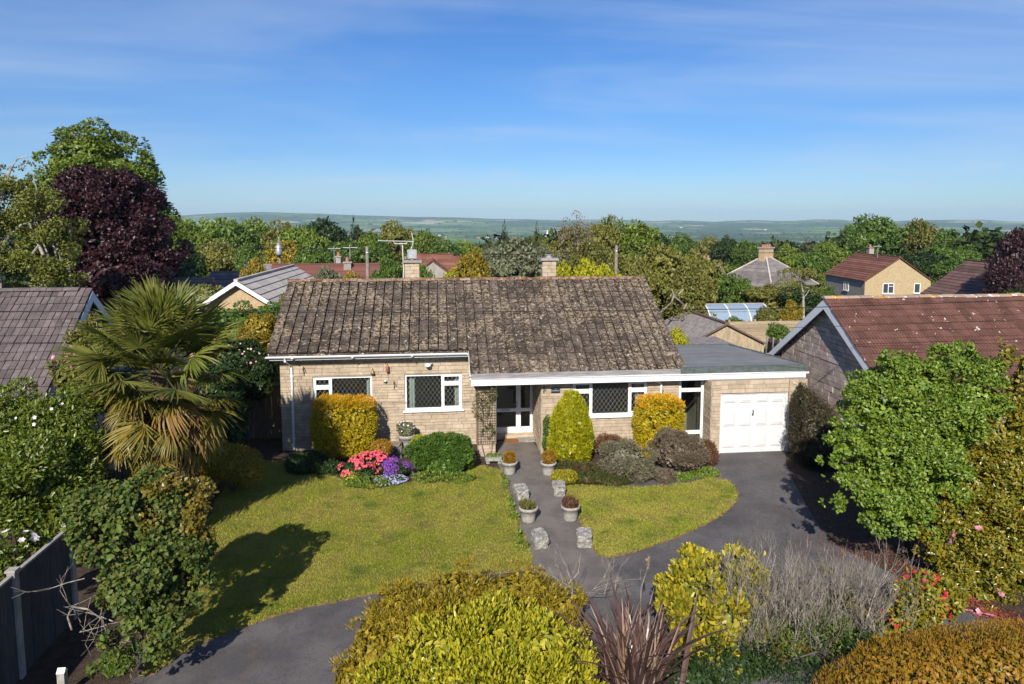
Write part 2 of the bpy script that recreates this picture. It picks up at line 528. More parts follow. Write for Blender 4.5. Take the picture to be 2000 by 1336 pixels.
MT['fence_grey'] = M('grey_fence_board', (0.075, 0.072, 0.078), (0.05, 0.048, 0.052), 4, rough=0.9, rand=0.15, stretch=(6, 6, 0.7))
MT['fence_cap'] = M('concrete_post', (0.36, 0.33, 0.30), (0.28, 0.255, 0.235), 6, rough=0.9)
MT['fence_brown'] = M('brown_fence_board', (0.16, 0.115, 0.08), (0.11, 0.08, 0.055), 4, rough=0.9, rand=0.2, stretch=(6, 6, 0.7))
MT['fence_tan'] = M('tan_fence_board', (0.36, 0.28, 0.18), (0.28, 0.21, 0.14), 4, rough=0.9, rand=0.2, stretch=(0.7, 6, 6))
MT['pole'] = M('pole_wood', (0.28, 0.24, 0.20), (0.2, 0.17, 0.14), 4, rough=0.9)
MT['wire'] = M('black_cable', (0.012, 0.012, 0.012), rough=0.6)
MT['corrugated'] = M('corrugated_sheet', (0.25, 0.22, 0.21), (0.17, 0.145, 0.14), 5, rough=0.85, c3=(0.10, 0.08, 0.07), s3=7)
MT['gable_conc'] = M('stained_gable', (0.42, 0.33, 0.21), (0.30, 0.235, 0.16), 3, rough=0.9, stretch=(3, 3, 0.8))
MT['trellis'] = M('trellis_wood', (0.23, 0.17, 0.115), (0.17, 0.125, 0.085), 8, rough=0.9)
MT['rock'] = M('garden_rock', (0.26, 0.225, 0.19), (0.17, 0.145, 0.12), 6, rough=0.95, bump=1.0, bscale=20, bdist=0.04)

t_ = NT('window_glass')
tr = t_.n('ShaderNodeBsdfTransparent'); tr.inputs[0].default_value = (0.84, 0.88, 0.86, 1)
gl = t_.n('ShaderNodeBsdfGlossy'); gl.inputs['Roughness'].default_value = 0.02
fr = t_.n('ShaderNodeFresnel'); fr.inputs[0].default_value = 1.5
ms = t_.n('ShaderNodeMixShader')
t_.l(fr.outputs[0], ms.inputs[0]); t_.l(tr.outputs[0], ms.inputs[1]); t_.l(gl.outputs[0], ms.inputs[2]); t_.l(ms.outputs[0], t_.out.inputs[0])
MT['glass'] = t_.m
MT['far_glass'] = M('far_window_glass', (0.05, 0.06, 0.075), rough=0.1, spec=0.6)
t_ = NT('polycarbonate')
b_ = t_.n('ShaderNodeBsdfPrincipled')
b_.inputs['Base Color'].default_value = (0.30, 0.40, 0.52, 1); b_.inputs['Roughness'].default_value = 0.25
tr = t_.n('ShaderNodeBsdfTransparent'); tr.inputs[0].default_value = (0.8, 0.88, 0.95, 1)
ms = t_.n('ShaderNodeMixShader'); ms.inputs[0].default_value = 0.3
t_.l(b_.outputs[0], ms.inputs[1]); t_.l(tr.outputs[0], ms.inputs[2]); t_.l(ms.outputs[0], t_.out.inputs[0])
MT['poly'] = t_.m

LM = lambda *a, **k: leaf_mat(*a, **k)
MT['l_green'] = LM('leaf_mid_green', [(0.055, 0.11, 0.014), (0.095, 0.165, 0.02), (0.145, 0.205, 0.034)])
MT['l_dark'] = LM('leaf_dark_green', [(0.018, 0.04, 0.010), (0.035, 0.068, 0.014), (0.05, 0.085, 0.02)])
MT['l_olive'] = LM('leaf_olive', [(0.11, 0.12, 0.02), (0.175, 0.175, 0.03), (0.23, 0.20, 0.05)])
MT['l_oak'] = LM('leaf_spring_oak', [(0.09, 0.15, 0.014), (0.15, 0.215, 0.022), (0.21, 0.245, 0.035)])
MT['l_sage'] = LM('leaf_pale_sage', [(0.10, 0.115, 0.055), (0.16, 0.17, 0.09), (0.20, 0.20, 0.12)])
MT['l_copper'] = LM('leaf_copper', [(0.022, 0.007, 0.011), (0.040, 0.012, 0.017), (0.065, 0.024, 0.027)], trans=0.15, spec=0.4)
MT['l_bright'] = LM('leaf_bright_green', [(0.085, 0.15, 0.014), (0.16, 0.245, 0.022), (0.26, 0.325, 0.045)], spec=0.45)
MT['l_camellia'] = LM('leaf_camellia', [(0.09, 0.12, 0.012), (0.20, 0.205, 0.018), (0.36, 0.295, 0.026), (0.30, 0.20, 0.022)], rough=0.3, spec=0.5)
MT['l_ivy'] = leaf_mat('leaf_ivy', [(0.04, 0.075, 0.014), (0.085, 0.13, 0.02), (0.14, 0.175, 0.035), (0.17, 0.16, 0.03)], rough=0.55, spec=0.3)
MT['l_ivy_gold'] = LM('leaf_ivy_gold', [(0.14, 0.10, 0.015), (0.22, 0.16, 0.02), (0.07, 0.08, 0.012)], rough=0.35, spec=0.5)
MT['l_rhodo'] = LM('leaf_rhododendron', [(0.07, 0.115, 0.012), (0.135, 0.18, 0.018), (0.21, 0.23, 0.03)], rough=0.35, spec=0.5)
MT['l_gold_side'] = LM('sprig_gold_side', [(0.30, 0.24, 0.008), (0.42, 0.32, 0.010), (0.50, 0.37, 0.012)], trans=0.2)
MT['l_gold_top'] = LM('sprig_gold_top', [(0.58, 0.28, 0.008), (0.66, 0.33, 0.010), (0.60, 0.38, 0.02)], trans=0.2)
MT['l_lime'] = LM('sprig_lime', [(0.20, 0.22, 0.008), (0.34, 0.33, 0.010), (0.46, 0.41, 0.015)], trans=0.2)
MT['l_juniper'] = LM('sprig_juniper', [(0.14, 0.11, 0.010), (0.25, 0.185, 0.014), (0.36, 0.26, 0.02)], trans=0.2)
MT['l_yellow'] = LM('leaf_golden_euonymus', [(0.16, 0.20, 0.012), (0.33, 0.31, 0.015), (0.46, 0.40, 0.025), (0.50, 0.44, 0.06)], rough=0.35, spec=0.45)
MT['l_yellow2'] = LM('leaf_golden_laurel', [(0.14, 0.17, 0.02), (0.38, 0.31, 0.016), (0.52, 0.41, 0.03), (0.30, 0.27, 0.03), (0.10, 0.14, 0.025)], rough=0.35, spec=0.45)
MT['l_heath'] = LM('sprig_heath_rust', [(0.20, 0.095, 0.010), (0.30, 0.14, 0.012), (0.28, 0.18, 0.015), (0.17, 0.135, 0.015)], trans=0.15)
MT['l_orange'] = LM('sprig_orange', [(0.30, 0.15, 0.012), (0.40, 0.20, 0.016), (0.22, 0.16, 0.02)], trans=0.15)
MT['l_spruce'] = LM('sprig_spreading', [(0.03, 0.07, 0.010), (0.06, 0.12, 0.014), (0.11, 0.18, 0.022)], trans=0.15)
MT['l_heather'] = LM('sprig_heather', [(0.04, 0.06, 0.012), (0.06, 0.085, 0.015), (0.11, 0.075, 0.03)], trans=0.1, patch=[(0.10, 0.06, 0.028), (0.14, 0.085, 0.04)], pscale=2.2)
MT['l_santolina'] = LM('sprig_grey', [(0.16, 0.135, 0.085), (0.22, 0.19, 0.125), (0.12, 0.13, 0.055)], trans=0.1)
MT['l_mauve'] = LM('sprig_mauve_grey', [(0.15, 0.105, 0.075), (0.2, 0.15, 0.11), (0.11, 0.1, 0.045)], trans=0.1)
MT['l_russet'] = LM('sprig_russet', [(0.12, 0.045, 0.022), (0.17, 0.07, 0.035), (0.1, 0.06, 0.02)], trans=0.1)
MT['l_cotoneaster'] = LM('sprig_cotoneaster', [(0.03, 0.032, 0.014), (0.055, 0.05, 0.02), (0.075, 0.05, 0.028)], trans=0.1)
MT['l_palm'] = LM('frond_green', [(0.085, 0.11, 0.018), (0.15, 0.165, 0.026), (0.23, 0.215, 0.055)], rough=0.4, spec=0.45)
MT['l_palm_mid'] = LM('frond_yellowing', [(0.12, 0.115, 0.018), (0.21, 0.17, 0.024), (0.28, 0.19, 0.04)], rough=0.45)
MT['l_palm_old'] = LM('frond_orange', [(0.26, 0.155, 0.02), (0.34, 0.20, 0.035), (0.22, 0.11, 0.035), (0.30, 0.22, 0.10)], rough=0.55)
MT['l_phormium'] = LM('blade_purple', [(0.045, 0.026, 0.026), (0.078, 0.040, 0.037), (0.12, 0.072, 0.056)], rough=0.35, spec=0.5, trans=0.1)
MT['l_phormium_dry'] = LM('blade_dry', [(0.27, 0.15, 0.09), (0.36, 0.24, 0.16), (0.42, 0.32, 0.24)], rough=0.6)
MT['f_coral'] = LM('petal_coral', [(0.75, 0.10, 0.13), (0.80, 0.16, 0.19), (0.70, 0.08, 0.14)])
MT['f_purple'] = LM('petal_purple', [(0.20, 0.05, 0.36), (0.26, 0.09, 0.44)])
MT['f_lilac'] = LM('petal_lilac', [(0.42, 0.42, 0.66), (0.52, 0.52, 0.74)])
MT['f_yellow'] = LM('petal_yellow', [(0.60, 0.42, 0.01), (0.66, 0.5, 0.03)])
MT['f_white'] = LM('petal_white', [(0.72, 0.66, 0.64), (0.78, 0.74, 0.72)])
MT['f_cream'] = LM('petal_cream', [(0.70, 0.62, 0.42), (0.74, 0.68, 0.55)])
MT['f_pink'] = LM('petal_pink', [(0.70, 0.24, 0.32), (0.76, 0.36, 0.44)])
MT['f_red'] = LM('petal_red', [(0.55, 0.02, 0.03), (0.62, 0.04, 0.05)])
MT['f_fallen'] = LM('petal_fallen', [(0.30, 0.075, 0.035), (0.40, 0.11, 0.06), (0.22, 0.07, 0.035), (0.46, 0.15, 0.11)])

# ------------------------------------------------------------------ foliage generators


def unit(a):
    return a / np.maximum(np.linalg.norm(a, axis=1, keepdims=True), 1e-9)


def rdir(n, r):
    return unit(r.normal(size=(n, 3)))


def leaf_geo(P, D, N, L, W_, hexa=False, fold=0.18):
    """Flat leaves: P base, D axis, N normal (unit arrays), L lengths, W_ widths."""
    n = len(P)
    S = unit(np.cross(D, N))
    N = np.cross(S, D)
    L = np.broadcast_to(np.asarray(L, float), (n,))[:, None]
    W_ = np.broadcast_to(np.asarray(W_, float), (n,))[:, None]
    if not hexa:
        V = np.stack([P, P + D * L * .5 + S * W_ * .5 + N * W_ * fold, P + D * L, P + D * L * .5 - S * W_ * .5 + N * W_ * fold], 1)
        b = (np.arange(n) * 4)[:, None]
        F = np.concatenate([b + [[0, 1, 2]], b + [[0, 2, 3]]], 0)
    else:
        V = np.stack([P, P + D * L * .35 + S * W_ * .5 + N * W_ * fold, P + D * L * .75 + S * W_ * .36 + N * (W_ * fold * .6 - L * .02), P + D * L - N * L * .06,
                      P + D * L * .75 - S * W_ * .36 + N * (W_ * fold * .6 - L * .02), P + D * L * .35 - S * W_ * .5 + N * W_ * fold], 1)
        b = (np.arange(n) * 6)[:, None]
        F = np.concatenate([b + [[0, 1, 2]], b + [[0, 2, 3]], b + [[0, 3, 4]], b + [[0, 4, 5]]], 0)
    return V.reshape(-1, 3), F


def crown_points(lobes, n, r, sub=0, subr=0.35, shell=0.25, zmin=None):
    """Points through the outer part of ellipsoid or box-like lobes (cx,cy,cz,rx,ry,rz[,p]); sub > 0 breaks each lobe into that many clumps."""
    lb = np.array([tuple(l) + ((2.0,) if len(l) == 6 else ()) for l in lobes], float)
    area = (lb[:, 3] * lb[:, 4] + lb[:, 4] * lb[:, 5] + lb[:, 3] * lb[:, 5])
    if sub:
        cs = []
        for l, a in zip(lb, area):
            k = max(3, int(sub * a / area.mean()))
            d = rdir(k, r)
            d[:, 2] = np.where(d[:, 2] < -0.45, -d[:, 2], d[:, 2])
            d = unit(d)
            q = 1 / (np.abs(d) ** l[6]).sum(1) ** (1 / l[6])
            c = l[:3] + d * q[:, None] * l[3:6] * r.uniform(0.62, 0.98, (k, 1))
            s = subr * (l[3] * l[4] * l[5]) ** (1 / 3) * r.uniform(0.65, 1.25, k)
            cs.append(np.column_stack([c, s, s, s * 0.8, d]))
        cs = np.concatenate(cs)
        w = cs[:, 3] ** 2
        i = r.choice(len(cs), n, p=w / w.sum())
        d = rdir(n, r)
        o = cs[i, 6:9]
        dot = (d * o).sum(1, keepdims=True)
        d = unit(np.where(dot < -0.25, d - 1.6 * dot * o, d))
        P = cs[i, :3] + d * cs[i, 3:6] * (1 - shell * r.random((n, 1)) ** 1.3)
        N = unit(d + 0.5 * o)
    else:
        i = r.choice(len(lb), n, p=area / area.sum())
        d = rdir(n, r)
        q = 1 / (np.abs(d) ** lb[i, 6:7]).sum(1, keepdims=True) ** (1 / lb[i, 6:7])
        P = lb[i, :3] + d * q * lb[i, 3:6] * (1 - shell * r.random((n, 1)) ** 1.5)
        N = unit(np.sign(d) * np.abs(d) ** (lb[i, 6:7] - 1) / lb[i, 3:6])
    if not sub:                                  # uneven growth on clipped and mounded shapes
        P = P + N * (.028 * (np.sin(5.1 * P[:, 0] + 1) * np.sin(4.7 * P[:, 1] + 2) + np.sin(6.3 * P[:, 2] + 3 * P[:, 0])) + .02 * np.sin(17 * P[:, 0] + 3) * np.sin(15 * P[:, 2]) + np.where(r.random(len(P)) < .03, .05, 0) * min(1.0, lb[:, 3:6].min() * 3))[:, None]
    if zmin is not None:
        k = P[:, 2] > zmin
        P, N = P[k], N[k]
    return P, N


def leaf_frames(P, N, r, out=0.6, rand=0.8, up=0.2):
    n = len(P)
    D = unit(N * out + rdir(n, r) * rand + np.array([0, 0, up]))
    Q = unit(N * 0.85 + np.array([0, 0, 0.4]) + rdir(n, r) * 0.55)
    return D, Q


def foliage_mesh(name, lobes, n, L, W_, seed, sub=0, subr=0.35, shell=0.25, out=0.6, rand=0.8, up=0.2, hexa=False, core=0.0, zmin=None, fold=0.18):
    r = np.random.default_rng(seed)
    P, N = crown_points(lobes, n, r, sub, subr, shell, zmin)
    D, Q = leaf_frames(P, N, r, out, rand, up)
    s = r.uniform(0.65, 1.25, len(P))
    V, F = leaf_geo(P - D * L * 0.3, D, Q, L * s, W_ * s, hexa, fold)
    if core:                                     # denser inner layer of larger leaves, so a thick bush is not seen through
        lb = np.array([l[:6] for l in lobes], float)
        ar = (4 * PI * ((lb[:, 3] * lb[:, 4]) ** 1.6 + (lb[:, 3] * lb[:, 5]) ** 1.6 + (lb[:, 4] * lb[:, 5]) ** 1.6) ** (1 / 1.6) / 3 ** (1 / 1.6)).sum() * core * core
        Lc = max(L * 1.7, math.sqrt(ar * 3.2 / max(500, n * .6)))
        Pc, Nc = crown_points(lobes, int(ar * 3.2 / (Lc * Lc * .5)), r, 0, 0, .25, zmin)
        c0 = np.array([l[:3] for l in lobes], float)
        Pc = Pc - Nc * ((1 - core) * np.cbrt(np.prod(lb[:, 3:6], 1)).mean())
        Dc = unit(np.cross(Nc, rdir(len(Pc), r)) + .25 * Nc)
        Vc, Fc = leaf_geo(Pc - Dc * Lc * .5, Dc, unit(Nc + .45 * rdir(len(Pc), r)), Lc * r.uniform(.7, 1.2, len(Pc)), Lc * .6, hexa, fold)
        F = np.concatenate([F, Fc + len(V)]); V = np.concatenate([V, Vc])
    return npmesh(name, V, F)


def foliage(parent, name, lobes, n, L, W_, mat, seed, **k):
    me = foliage_mesh(name, lobes, n, L, W_, seed, **k)
    return link(name, me, mat, parent, True, 'stuff')


LEAFMESH = {}


def leaf_parts(parent, lobes, n, L, W_, mat, seed, sub=0, subr=0.35, name='leaf', out=0.6, rand=0.8, up=0.2, toward=True):
    """The leaves that show largest, each an object of its own sharing a few meshes."""
    r = np.random.default_rng(seed)
    P, N = crown_points(lobes, n * 3, r, sub, subr, 0.05)
    if toward:
        v = unit(np.array([0, 0, HCAM]) - P)
        k = np.argsort(-(N * v).sum(1))[: int(n * 1.6)]
        P, N = P[k], N[k]
        k = r.permutation(len(P))[:n]
        P, N = P[k], N[k]
    D, Q = leaf_frames(P, N, r, out, rand, up)
    key = (mat.name,)
    if key not in LEAFMESH:
        ms_ = []
        for q in range(4):
            V, F = leaf_geo(np.zeros((1, 3)), np.array([[0, 1., 0]]), np.array([[0, 0, 1.]]), 1.0, W_ / L * (0.85 + 0.1 * q), True, 0.12 + 0.06 * q)
            me = npmesh(name, V, F)
            me.materials.append(mat)
            ms_.append(me)
        LEAFMESH[key] = ms_
    S = unit(np.cross(D, Q))
    Q = np.cross(S, D)
    base = parent.location
    for i in range(len(P)):
        o = bpy.data.objects.new(name, LEAFMESH[key][i % 4])
        COL.objects.link(o)
        o.parent = parent
        s = L * r.uniform(0.85, 1.3)
        p = P[i] - np.array(base) - D[i] * s * 0.2
        o.matrix_local = Matrix(((S[i][0] * s, D[i][0] * s, Q[i][0] * s, p[0]), (S[i][1] * s, D[i][1] * s, Q[i][1] * s, p[1]), (S[i][2] * s, D[i][2] * s, Q[i][2] * s, p[2]), (0, 0, 0, 1)))


def flowers(parent, name, lobes, n, size, mat, seed, petals=5, shell=0.05, sub=0, subr=0.35):
    """Small open blooms, several petals each, joined as one part."""
    r = np.random.default_rng(seed)
    P, N = crown_points(lobes, n, r, sub, subr, shell)
    k = N[:, 2] > -0.3
    P, N = P[k], unit(N[k] + np.array([0, -0.3, 0.4]))
    A = unit(np.cross(N, rdir(len(P), r)))
    B = np.cross(N, A)
    Vs, Fs, b = [], [], 0
    sz = size * r.uniform(0.7, 1.3, len(P))
    for q in range(petals):
        t = 2 * PI * q / petals
        D = unit(A * math.cos(t) + B * math.sin(t) + N * 0.35)
        V, F = leaf_geo(P, D, N, sz, sz * 0.8)
        Vs.append(V); Fs.append(F + b); b += len(V)
    return link(name, npmesh(name, np.concatenate(Vs), np.concatenate(Fs)), mat, parent, True, 'stuff')


def scl(y, px=1000, py=600):                      # metres per photo pixel at depth y
    d = ray(px, py)
    return (y / d[1]) / F_PX


def LP(px, py, rx, rz, y, dep=None, p=2.0):       # lobe seen as an ellipse of photo pixels, standing at depth y
    c = Yp(px, py, y)
    s = scl(y, px, py)
    return (c.x, c.y, c.z, rx * s, dep if dep else rx * s, rz * s * 1.05, p)


def twigs(mb, base, direction, length, r0, depth, rnd, split=3, spread=0.6, n=3, up=0.15):
    p = Vector(base)
    d = Vector(direction).normalized()
    pts, rs = [p.copy()], [r0]
    for i in range(2):
        d = (d + Vector((rnd.gauss(0, 0.15), rnd.gauss(0, 0.15), rnd.gauss(0, 0.12) + up * 0.3))).normalized()
        p = p + d * length / 2
        pts.append(p.copy())
        rs.append(r0 * (1 - 0.25 * (i + 1)))
    mb.tube(pts, rs, n, False)
    if depth > 0:
        for k in range(split):
            q = pts[1].lerp(pts[2], rnd.random()) if k else pts[2]
            nd = (d + Vector((rnd.gauss(0, spread), rnd.gauss(0, spread), rnd.gauss(0, spread * 0.7) + up))).normalized()
            twigs(mb, q, nd, length * rnd.uniform(0.55, 0.85), r0 * 0.55, depth - 1, rnd, split, spread, n, up)


def stems(base, lobes, r0, seed, k=6, n=5):
    """Woody stems from a base to each lobe of a crown."""
    rnd = random.Random(seed)
    mb = MB()
    base = Vector(base)
    for l in lobes[:k]:
        e = Vector(l[:3])
        m = base.lerp(e, 0.5) + Vector((rnd.uniform(-.1, .1), rnd.uniform(-.1, .1), 0.1)) * (e - base).length * 0.5
        mb.tube([base, base.lerp(m, 0.55), m, e], [r0, r0 * 0.75, r0 * 0.55, r0 * 0.2], n)
    return mb


# ------------------------------------------------------------------ terrain
CREST = [(-2500, 424), (-400, 424), (340, 423), (420, 418), (520, 415), (640, 418), (760, 423), (900, 425), (960, 427), (1100, 429), (1240, 431), (1330, 431), (1440, 430), (1530, 432), (1620, 430), (1700, 431), (1780, 431), (1840, 428), (1900, 431), (2000, 432), (4500, 430)]


def ss(a, b, x):
    t = np.clip((x - a) / (b - a), 0, 1)
    return t * t * (3 - 2 * t)


def ground_z(x, y):
    x, y = np.asarray(x, float), np.asarray(y, float)
    R = np.hypot(x, y)
    d = np.where(y > 0, y, 0)
    z = -4.5 * np.clip((d - 36) / 70, 0, 1) - 13 * ss(105, 340, d) - 36 * ss(250, 1700, d)
    th = np.arctan2(x, np.maximum(y, 1e-3)) - YAW
    px = CX + F_PX * np.tan(np.clip(th, -1.2, 1.2))
    cp = np.interp(px, [c[0] for c in CREST], [c[1] for c in CREST])
    bump = 1.3 * np.sin(px * 0.017) + 1.0 * np.sin(px * 0.043 + 1) + 0.6 * np.sin(px * 0.11 + 2)
    far = HCAM + (430 - cp + bump * np.where(px > 1050, 1.0, 0.25)) / F_PX * 6600 * np.cos(YAW)
    k = ss(3300, 6600, R) * (y > 0) * ss(-0.2, 0.2, y / np.maximum(R, 1))
    z = z * (1 - k) + far * k - 160 * ss(6900, 8600, R) * (y > 0)
    return z + 3.0 * np.sin(x * 0.004 + 1) * np.sin(y * 0.005) * ss(400, 1200, d) * (1 - k)


rr = np.concatenate([[0.01], np.geomspace(4, 8600, 115)])
aa = np.linspace(0, 2 * PI, 241)[:-1]
RR, AA = np.meshgrid(rr, aa, indexing='ij')
X, Y = RR * np.sin(AA), RR * np.cos(AA)
Z = ground_z(X, Y)
V = np.stack([X, Y, Z], -1).reshape(-1, 3)
i, j = np.meshgrid(np.arange(len(rr) - 1), np.arange(240), indexing='ij')
i, j = i.ravel(), j.ravel()
Fq = np.stack([i * 240 + j, i * 240 + (j + 1) % 240, (i + 1) * 240 + (j + 1) % 240, (i + 1) * 240 + j], 1)[:, ::-1]
t_ = NT('land')
vo = t_.n('ShaderNodeTexVoronoi'); vo.inputs['Scale'].default_value = 0.0045; vo.inputs['Randomness'].default_value = 1.0
t_.l(t_.geo.outputs['Position'], vo.inputs['Vector'])
ve = t_.n('ShaderNodeTexVoronoi', feature='DISTANCE_TO_EDGE'); ve.inputs['Scale'].default_value = 0.0045
t_.l(t_.geo.outputs['Position'], ve.inputs['Vector'])
sp_ = t_.n('ShaderNodeSeparateColor'); t_.l(vo.outputs['Color'], sp_.inputs[0])
fld = t_.ramp(sp_.outputs[0], [(0.09, 0.17, 0.045), (0.14, 0.24, 0.055), (0.20, 0.28, 0.07), (0.11, 0.19, 0.05), (0.42, 0.38, 0.26), (0.15, 0.22, 0.06)], True)
fld = t_.mix(t_.rng(ve.outputs['Distance'], 0.035, 0.06), (0.02, 0.035, 0.015), fld)
wood = t_.rng(t_.noise(0.0011, 6), 0.47, 0.56)
fld = t_.mix(wood, fld, t_.mix(t_.rng(t_.noise(0.03, 4), 0.4, 0.6), (0.035, 0.065, 0.022), (0.06, 0.10, 0.03)))
near = t_.mix(t_.rng(t_.noise(0.25, 6), 0.4, 0.6), (0.05, 0.06, 0.02), (0.085, 0.085, 0.03))
near = t_.mix(t_.rng(t_.noise(9, 5), 0.45, 0.65), near, (0.05, 0.038, 0.02))
ln_ = t_.n('ShaderNodeVectorMath', operation='LENGTH'); t_.l(t_.geo.outputs['Position'], ln_.inputs[0])
MT['land'] = t_.finish(t_.mix(t_.rng(ln_.outputs['Value'], 150, 320), near, fld), 0.95, 0.1)
gr = link('ground', npmesh('ground', V, Fq, True), MT['land'])
gr['kind'] = 'structure'


def sheet(name, pts, mat, z, skirt=0.0):
    mb = MB()
    n = len(pts)
    mb.add([(p[0], p[1], z) for p in pts], [tuple(range(n))])
    if skirt:
        b = [(p[0], p[1], z - skirt) for p in pts]
        for k in range(n):
            q = (k + 1) % n
            mb.quad((pts[k][0], pts[k][1], z), b[k], b[q], (pts[q][0], pts[q][1], z))
    o = mb.build(name, mat)
    if sum(pts[k][0] * pts[(k + 1) % n][1] - pts[(k + 1) % n][0] * pts[k][1] for k in range(n)) < 0: o.data.flip_normals()
    return tag(o, kind='structure')


def smooth_poly(pp, it=2):
    for _ in range(it):
        q = []
        for k in range(len(pp)):
            a, b = Vector(pp[k]), Vector(pp[(k + 1) % len(pp)])
            q += [a.lerp(b, 0.22), a.lerp(b, 0.78)]
        pp = q
    return pp


gp = lambda *L: [G(*p).to_2d() for p in L]
sheet('soil_bed', [(-12, 4), (16, 4), (16, 24), (-12, 24)], MT['soil'], 0.004)
drive = [(-5.9, 8.0)] + gp((255, 1336), (300, 1290)) + [(-4.0, 14.0), (2.0, 17.0), (8.0, 21.0), (9.0, 21.5), (11.6, 21.4)] + gp((1535, 905), (1552, 945), (1585, 1005), (1625, 1062), (1700, 1100), (1800, 1150), (1880, 1190), (2010, 1240)) + [(13.5, 9.0), (9, 7.0), (-4, 7.0)]
sheet('driveway', drive, MT['asphalt'], 0.012)
sheet('path', gp((972, 862), (1038, 862)) + [(3.45, 21.4), (3.62, 19.0), (3.70, 15.0), (3.9, 13.0), (1.9, 13.0), (2.0, 15.0), (1.95, 19.5), (1.82, 21.3)], MT['path'], 0.020)
lawn_l = smooth_poly(gp((283, 1328), (375, 1262), (441, 1239), (560, 1194), (700, 1166), (800, 1146), (930, 1125), (1030, 1112)) + [(2.02, 14.35), (1.98, 16.0), (1.92, 18.0), (1.88, 19.6), (1.80, 20.4)] + gp((930, 912), (860, 934), (780, 950), (690, 950), (640, 932), (600, 915), (560, 905), (500, 905), (440, 950), (400, 1050), (350, 1200), (280, 1300)), 1)
lawn_r = smooth_poly(gp((1100, 948), (1180, 955), (1270, 955), (1340, 948), (1400, 936), (1428, 948), (1438, 965), (1430, 985), (1400, 1012), (1330, 1046), (1240, 1078), (1190, 1090), (1168, 1086)) + [(3.62, 15.5), (3.60, 17.5)], 1)
sheet('lawn', lawn_l, MT['turf'], 0.045, 0.045)
sheet('lawn', lawn_r, MT['turf'], 0.045, 0.045)


def edge_strip(pts, w, z, mat):                    # crumbly earth along the lawn's edge
    mb = MB()
    n = len(pts)
    c = sum((Vector(p) for p in pts), Vector((0, 0))) / n
    for k in range(n):
        a, b = Vector(pts[k]), Vector(pts[(k + 1) % n])
        d = (b - a)
        if d.length < 1e-4: continue
        m = max(1, int(d.length / 0.12))
        for q in range(m):
            p0, p1 = a + d * q / m, a + d * (q + 1) / m
            o = Vector((d.y, -d.x)).normalized()
            if (p0 + o * 0.1 - c).length < (p0 - c).length: o = -o
            h = random.uniform(0.4, 1.0)
            mb.quad((*p0, z + 0.028), (*(p0 + o * w * h), z), (*(p1 + o * w * random.uniform(0.4, 1.0)), z), (*p1, z + 0.028))
    return tag(mb.build('lawn_edge', mat), kind='structure')


edge_strip(lawn_l, 0.09, 0.018, MT['edge'])
edge_strip(lawn_r, 0.09, 0.018, MT['edge'])


def in_poly(P, poly):
    x, y = P[:, 0], P[:, 1]
    inside = np.zeros(len(P), bool)
    n = len(poly)
    for k in range(n):
        x0, y0, x1, y1 = *poly[k], *poly[(k + 1) % n]
        c = ((y0 > y) != (y1 > y)) & (x < (x1 - x0) * (y - y0) / (y1 - y0 + 1e-12) + x0)
        inside ^= c
    return inside


def grass(name, poly, n, h, seed, mat, z=0.045, w=0.012):
    r = np.random.default_rng(seed)
    A = np.array([tuple(p) for p in poly])
    P = r.uniform(A.min(0) - 0.03, A.max(0) + 0.03, (n, 2))
    P = P[in_poly(P, A)]
    P = np.column_stack([P, np.full(len(P), z - 0.005)])
    D = unit(rdir(len(P), r) * [0.7, 0.7, 0.2] + [0, 0, 0.75])
    V, F = leaf_geo(P, D, rdir(len(P), r), h * r.uniform(0.5, 1.5, len(P)), w)
    return tag(link(name, npmesh(name, V, F), mat), kind='stuff')


grass('grass', lawn_l, 190000, 0.034, 3, MT['blade'])
grass('grass', lawn_r, 70000, 0.034, 4, MT['blade'])


def edge_tufts(poly, n, seed):                     # longer tufts leaning over the lawn's edge
    r = np.random.default_rng(seed)
    A = np.array([tuple(q) for q in poly]); B = np.roll(A, -1, 0)
    ln_e = np.linalg.norm(B - A, axis=1)
    k = r.choice(len(A), n, p=ln_e / ln_e.sum())
    P = A[k] + (B - A)[k] * r.random((n, 1))
    tuft = np.sin(P[:, 0] * 9) * np.sin(P[:, 1] * 7 + 1) + .6 * r.normal(size=n)
    P = P[tuft > -.1] + r.normal(0, .03, (int((tuft > -.1).sum()), 2))
    P = np.column_stack([P, np.full(len(P), .025)])
    D = unit(rdir(len(P), r) * [1, 1, .2] + [0, 0, .6])
    V, F = leaf_geo(P, D, rdir(len(P), r), .085 * r.uniform(.4, 1.5, len(P)), .012)
    return tag(link('grass', npmesh('grass', V, F), MT['blade']), kind='stuff')


r_g = np.random.default_rng(15)                    # grit, dead leaves and bits of moss lying on the tarmac
DA = np.array([tuple(q) for q in drive])
P = r_g.uniform(DA.min(0), DA.max(0), (5200, 2))
dn = np.sin(P[:, 0] * 1.3 + 2) * np.sin(P[:, 1] * 1.1) + .7 * np.sin(P[:, 0] * 3.1) * np.sin(P[:, 1] * 2.7 + 1) + .5 * r_g.normal(size=len(P)) + .10 * (P[:, 0] - 6)
P = P[in_poly(P, DA) & (dn > .35)]
P = np.column_stack([P, .0135 + .004 * r_g.random(len(P))])
V, F = leaf_geo(P, unit(rdir(len(P), r_g) * [1, 1, .1]), unit(rdir(len(P), r_g) * .3 + [0, 0, 1]), .028 * r_g.uniform(.4, 1.8, len(P)), .02)
tag(link('drive_grit', npmesh('drive_grit', V, F), leaf_mat('grit', [(.16, .11, .07), (.30, .27, .24), (.06, .05, .04), (.12, .085, .055)])), kind='stuff')
edge_tufts(lawn_l, 16000, 5)
edge_tufts(lawn_r, 9000, 6)
r_e = np.random.default_rng(8)                     # crumbs, leaves and grit gathered along the tarmac edge
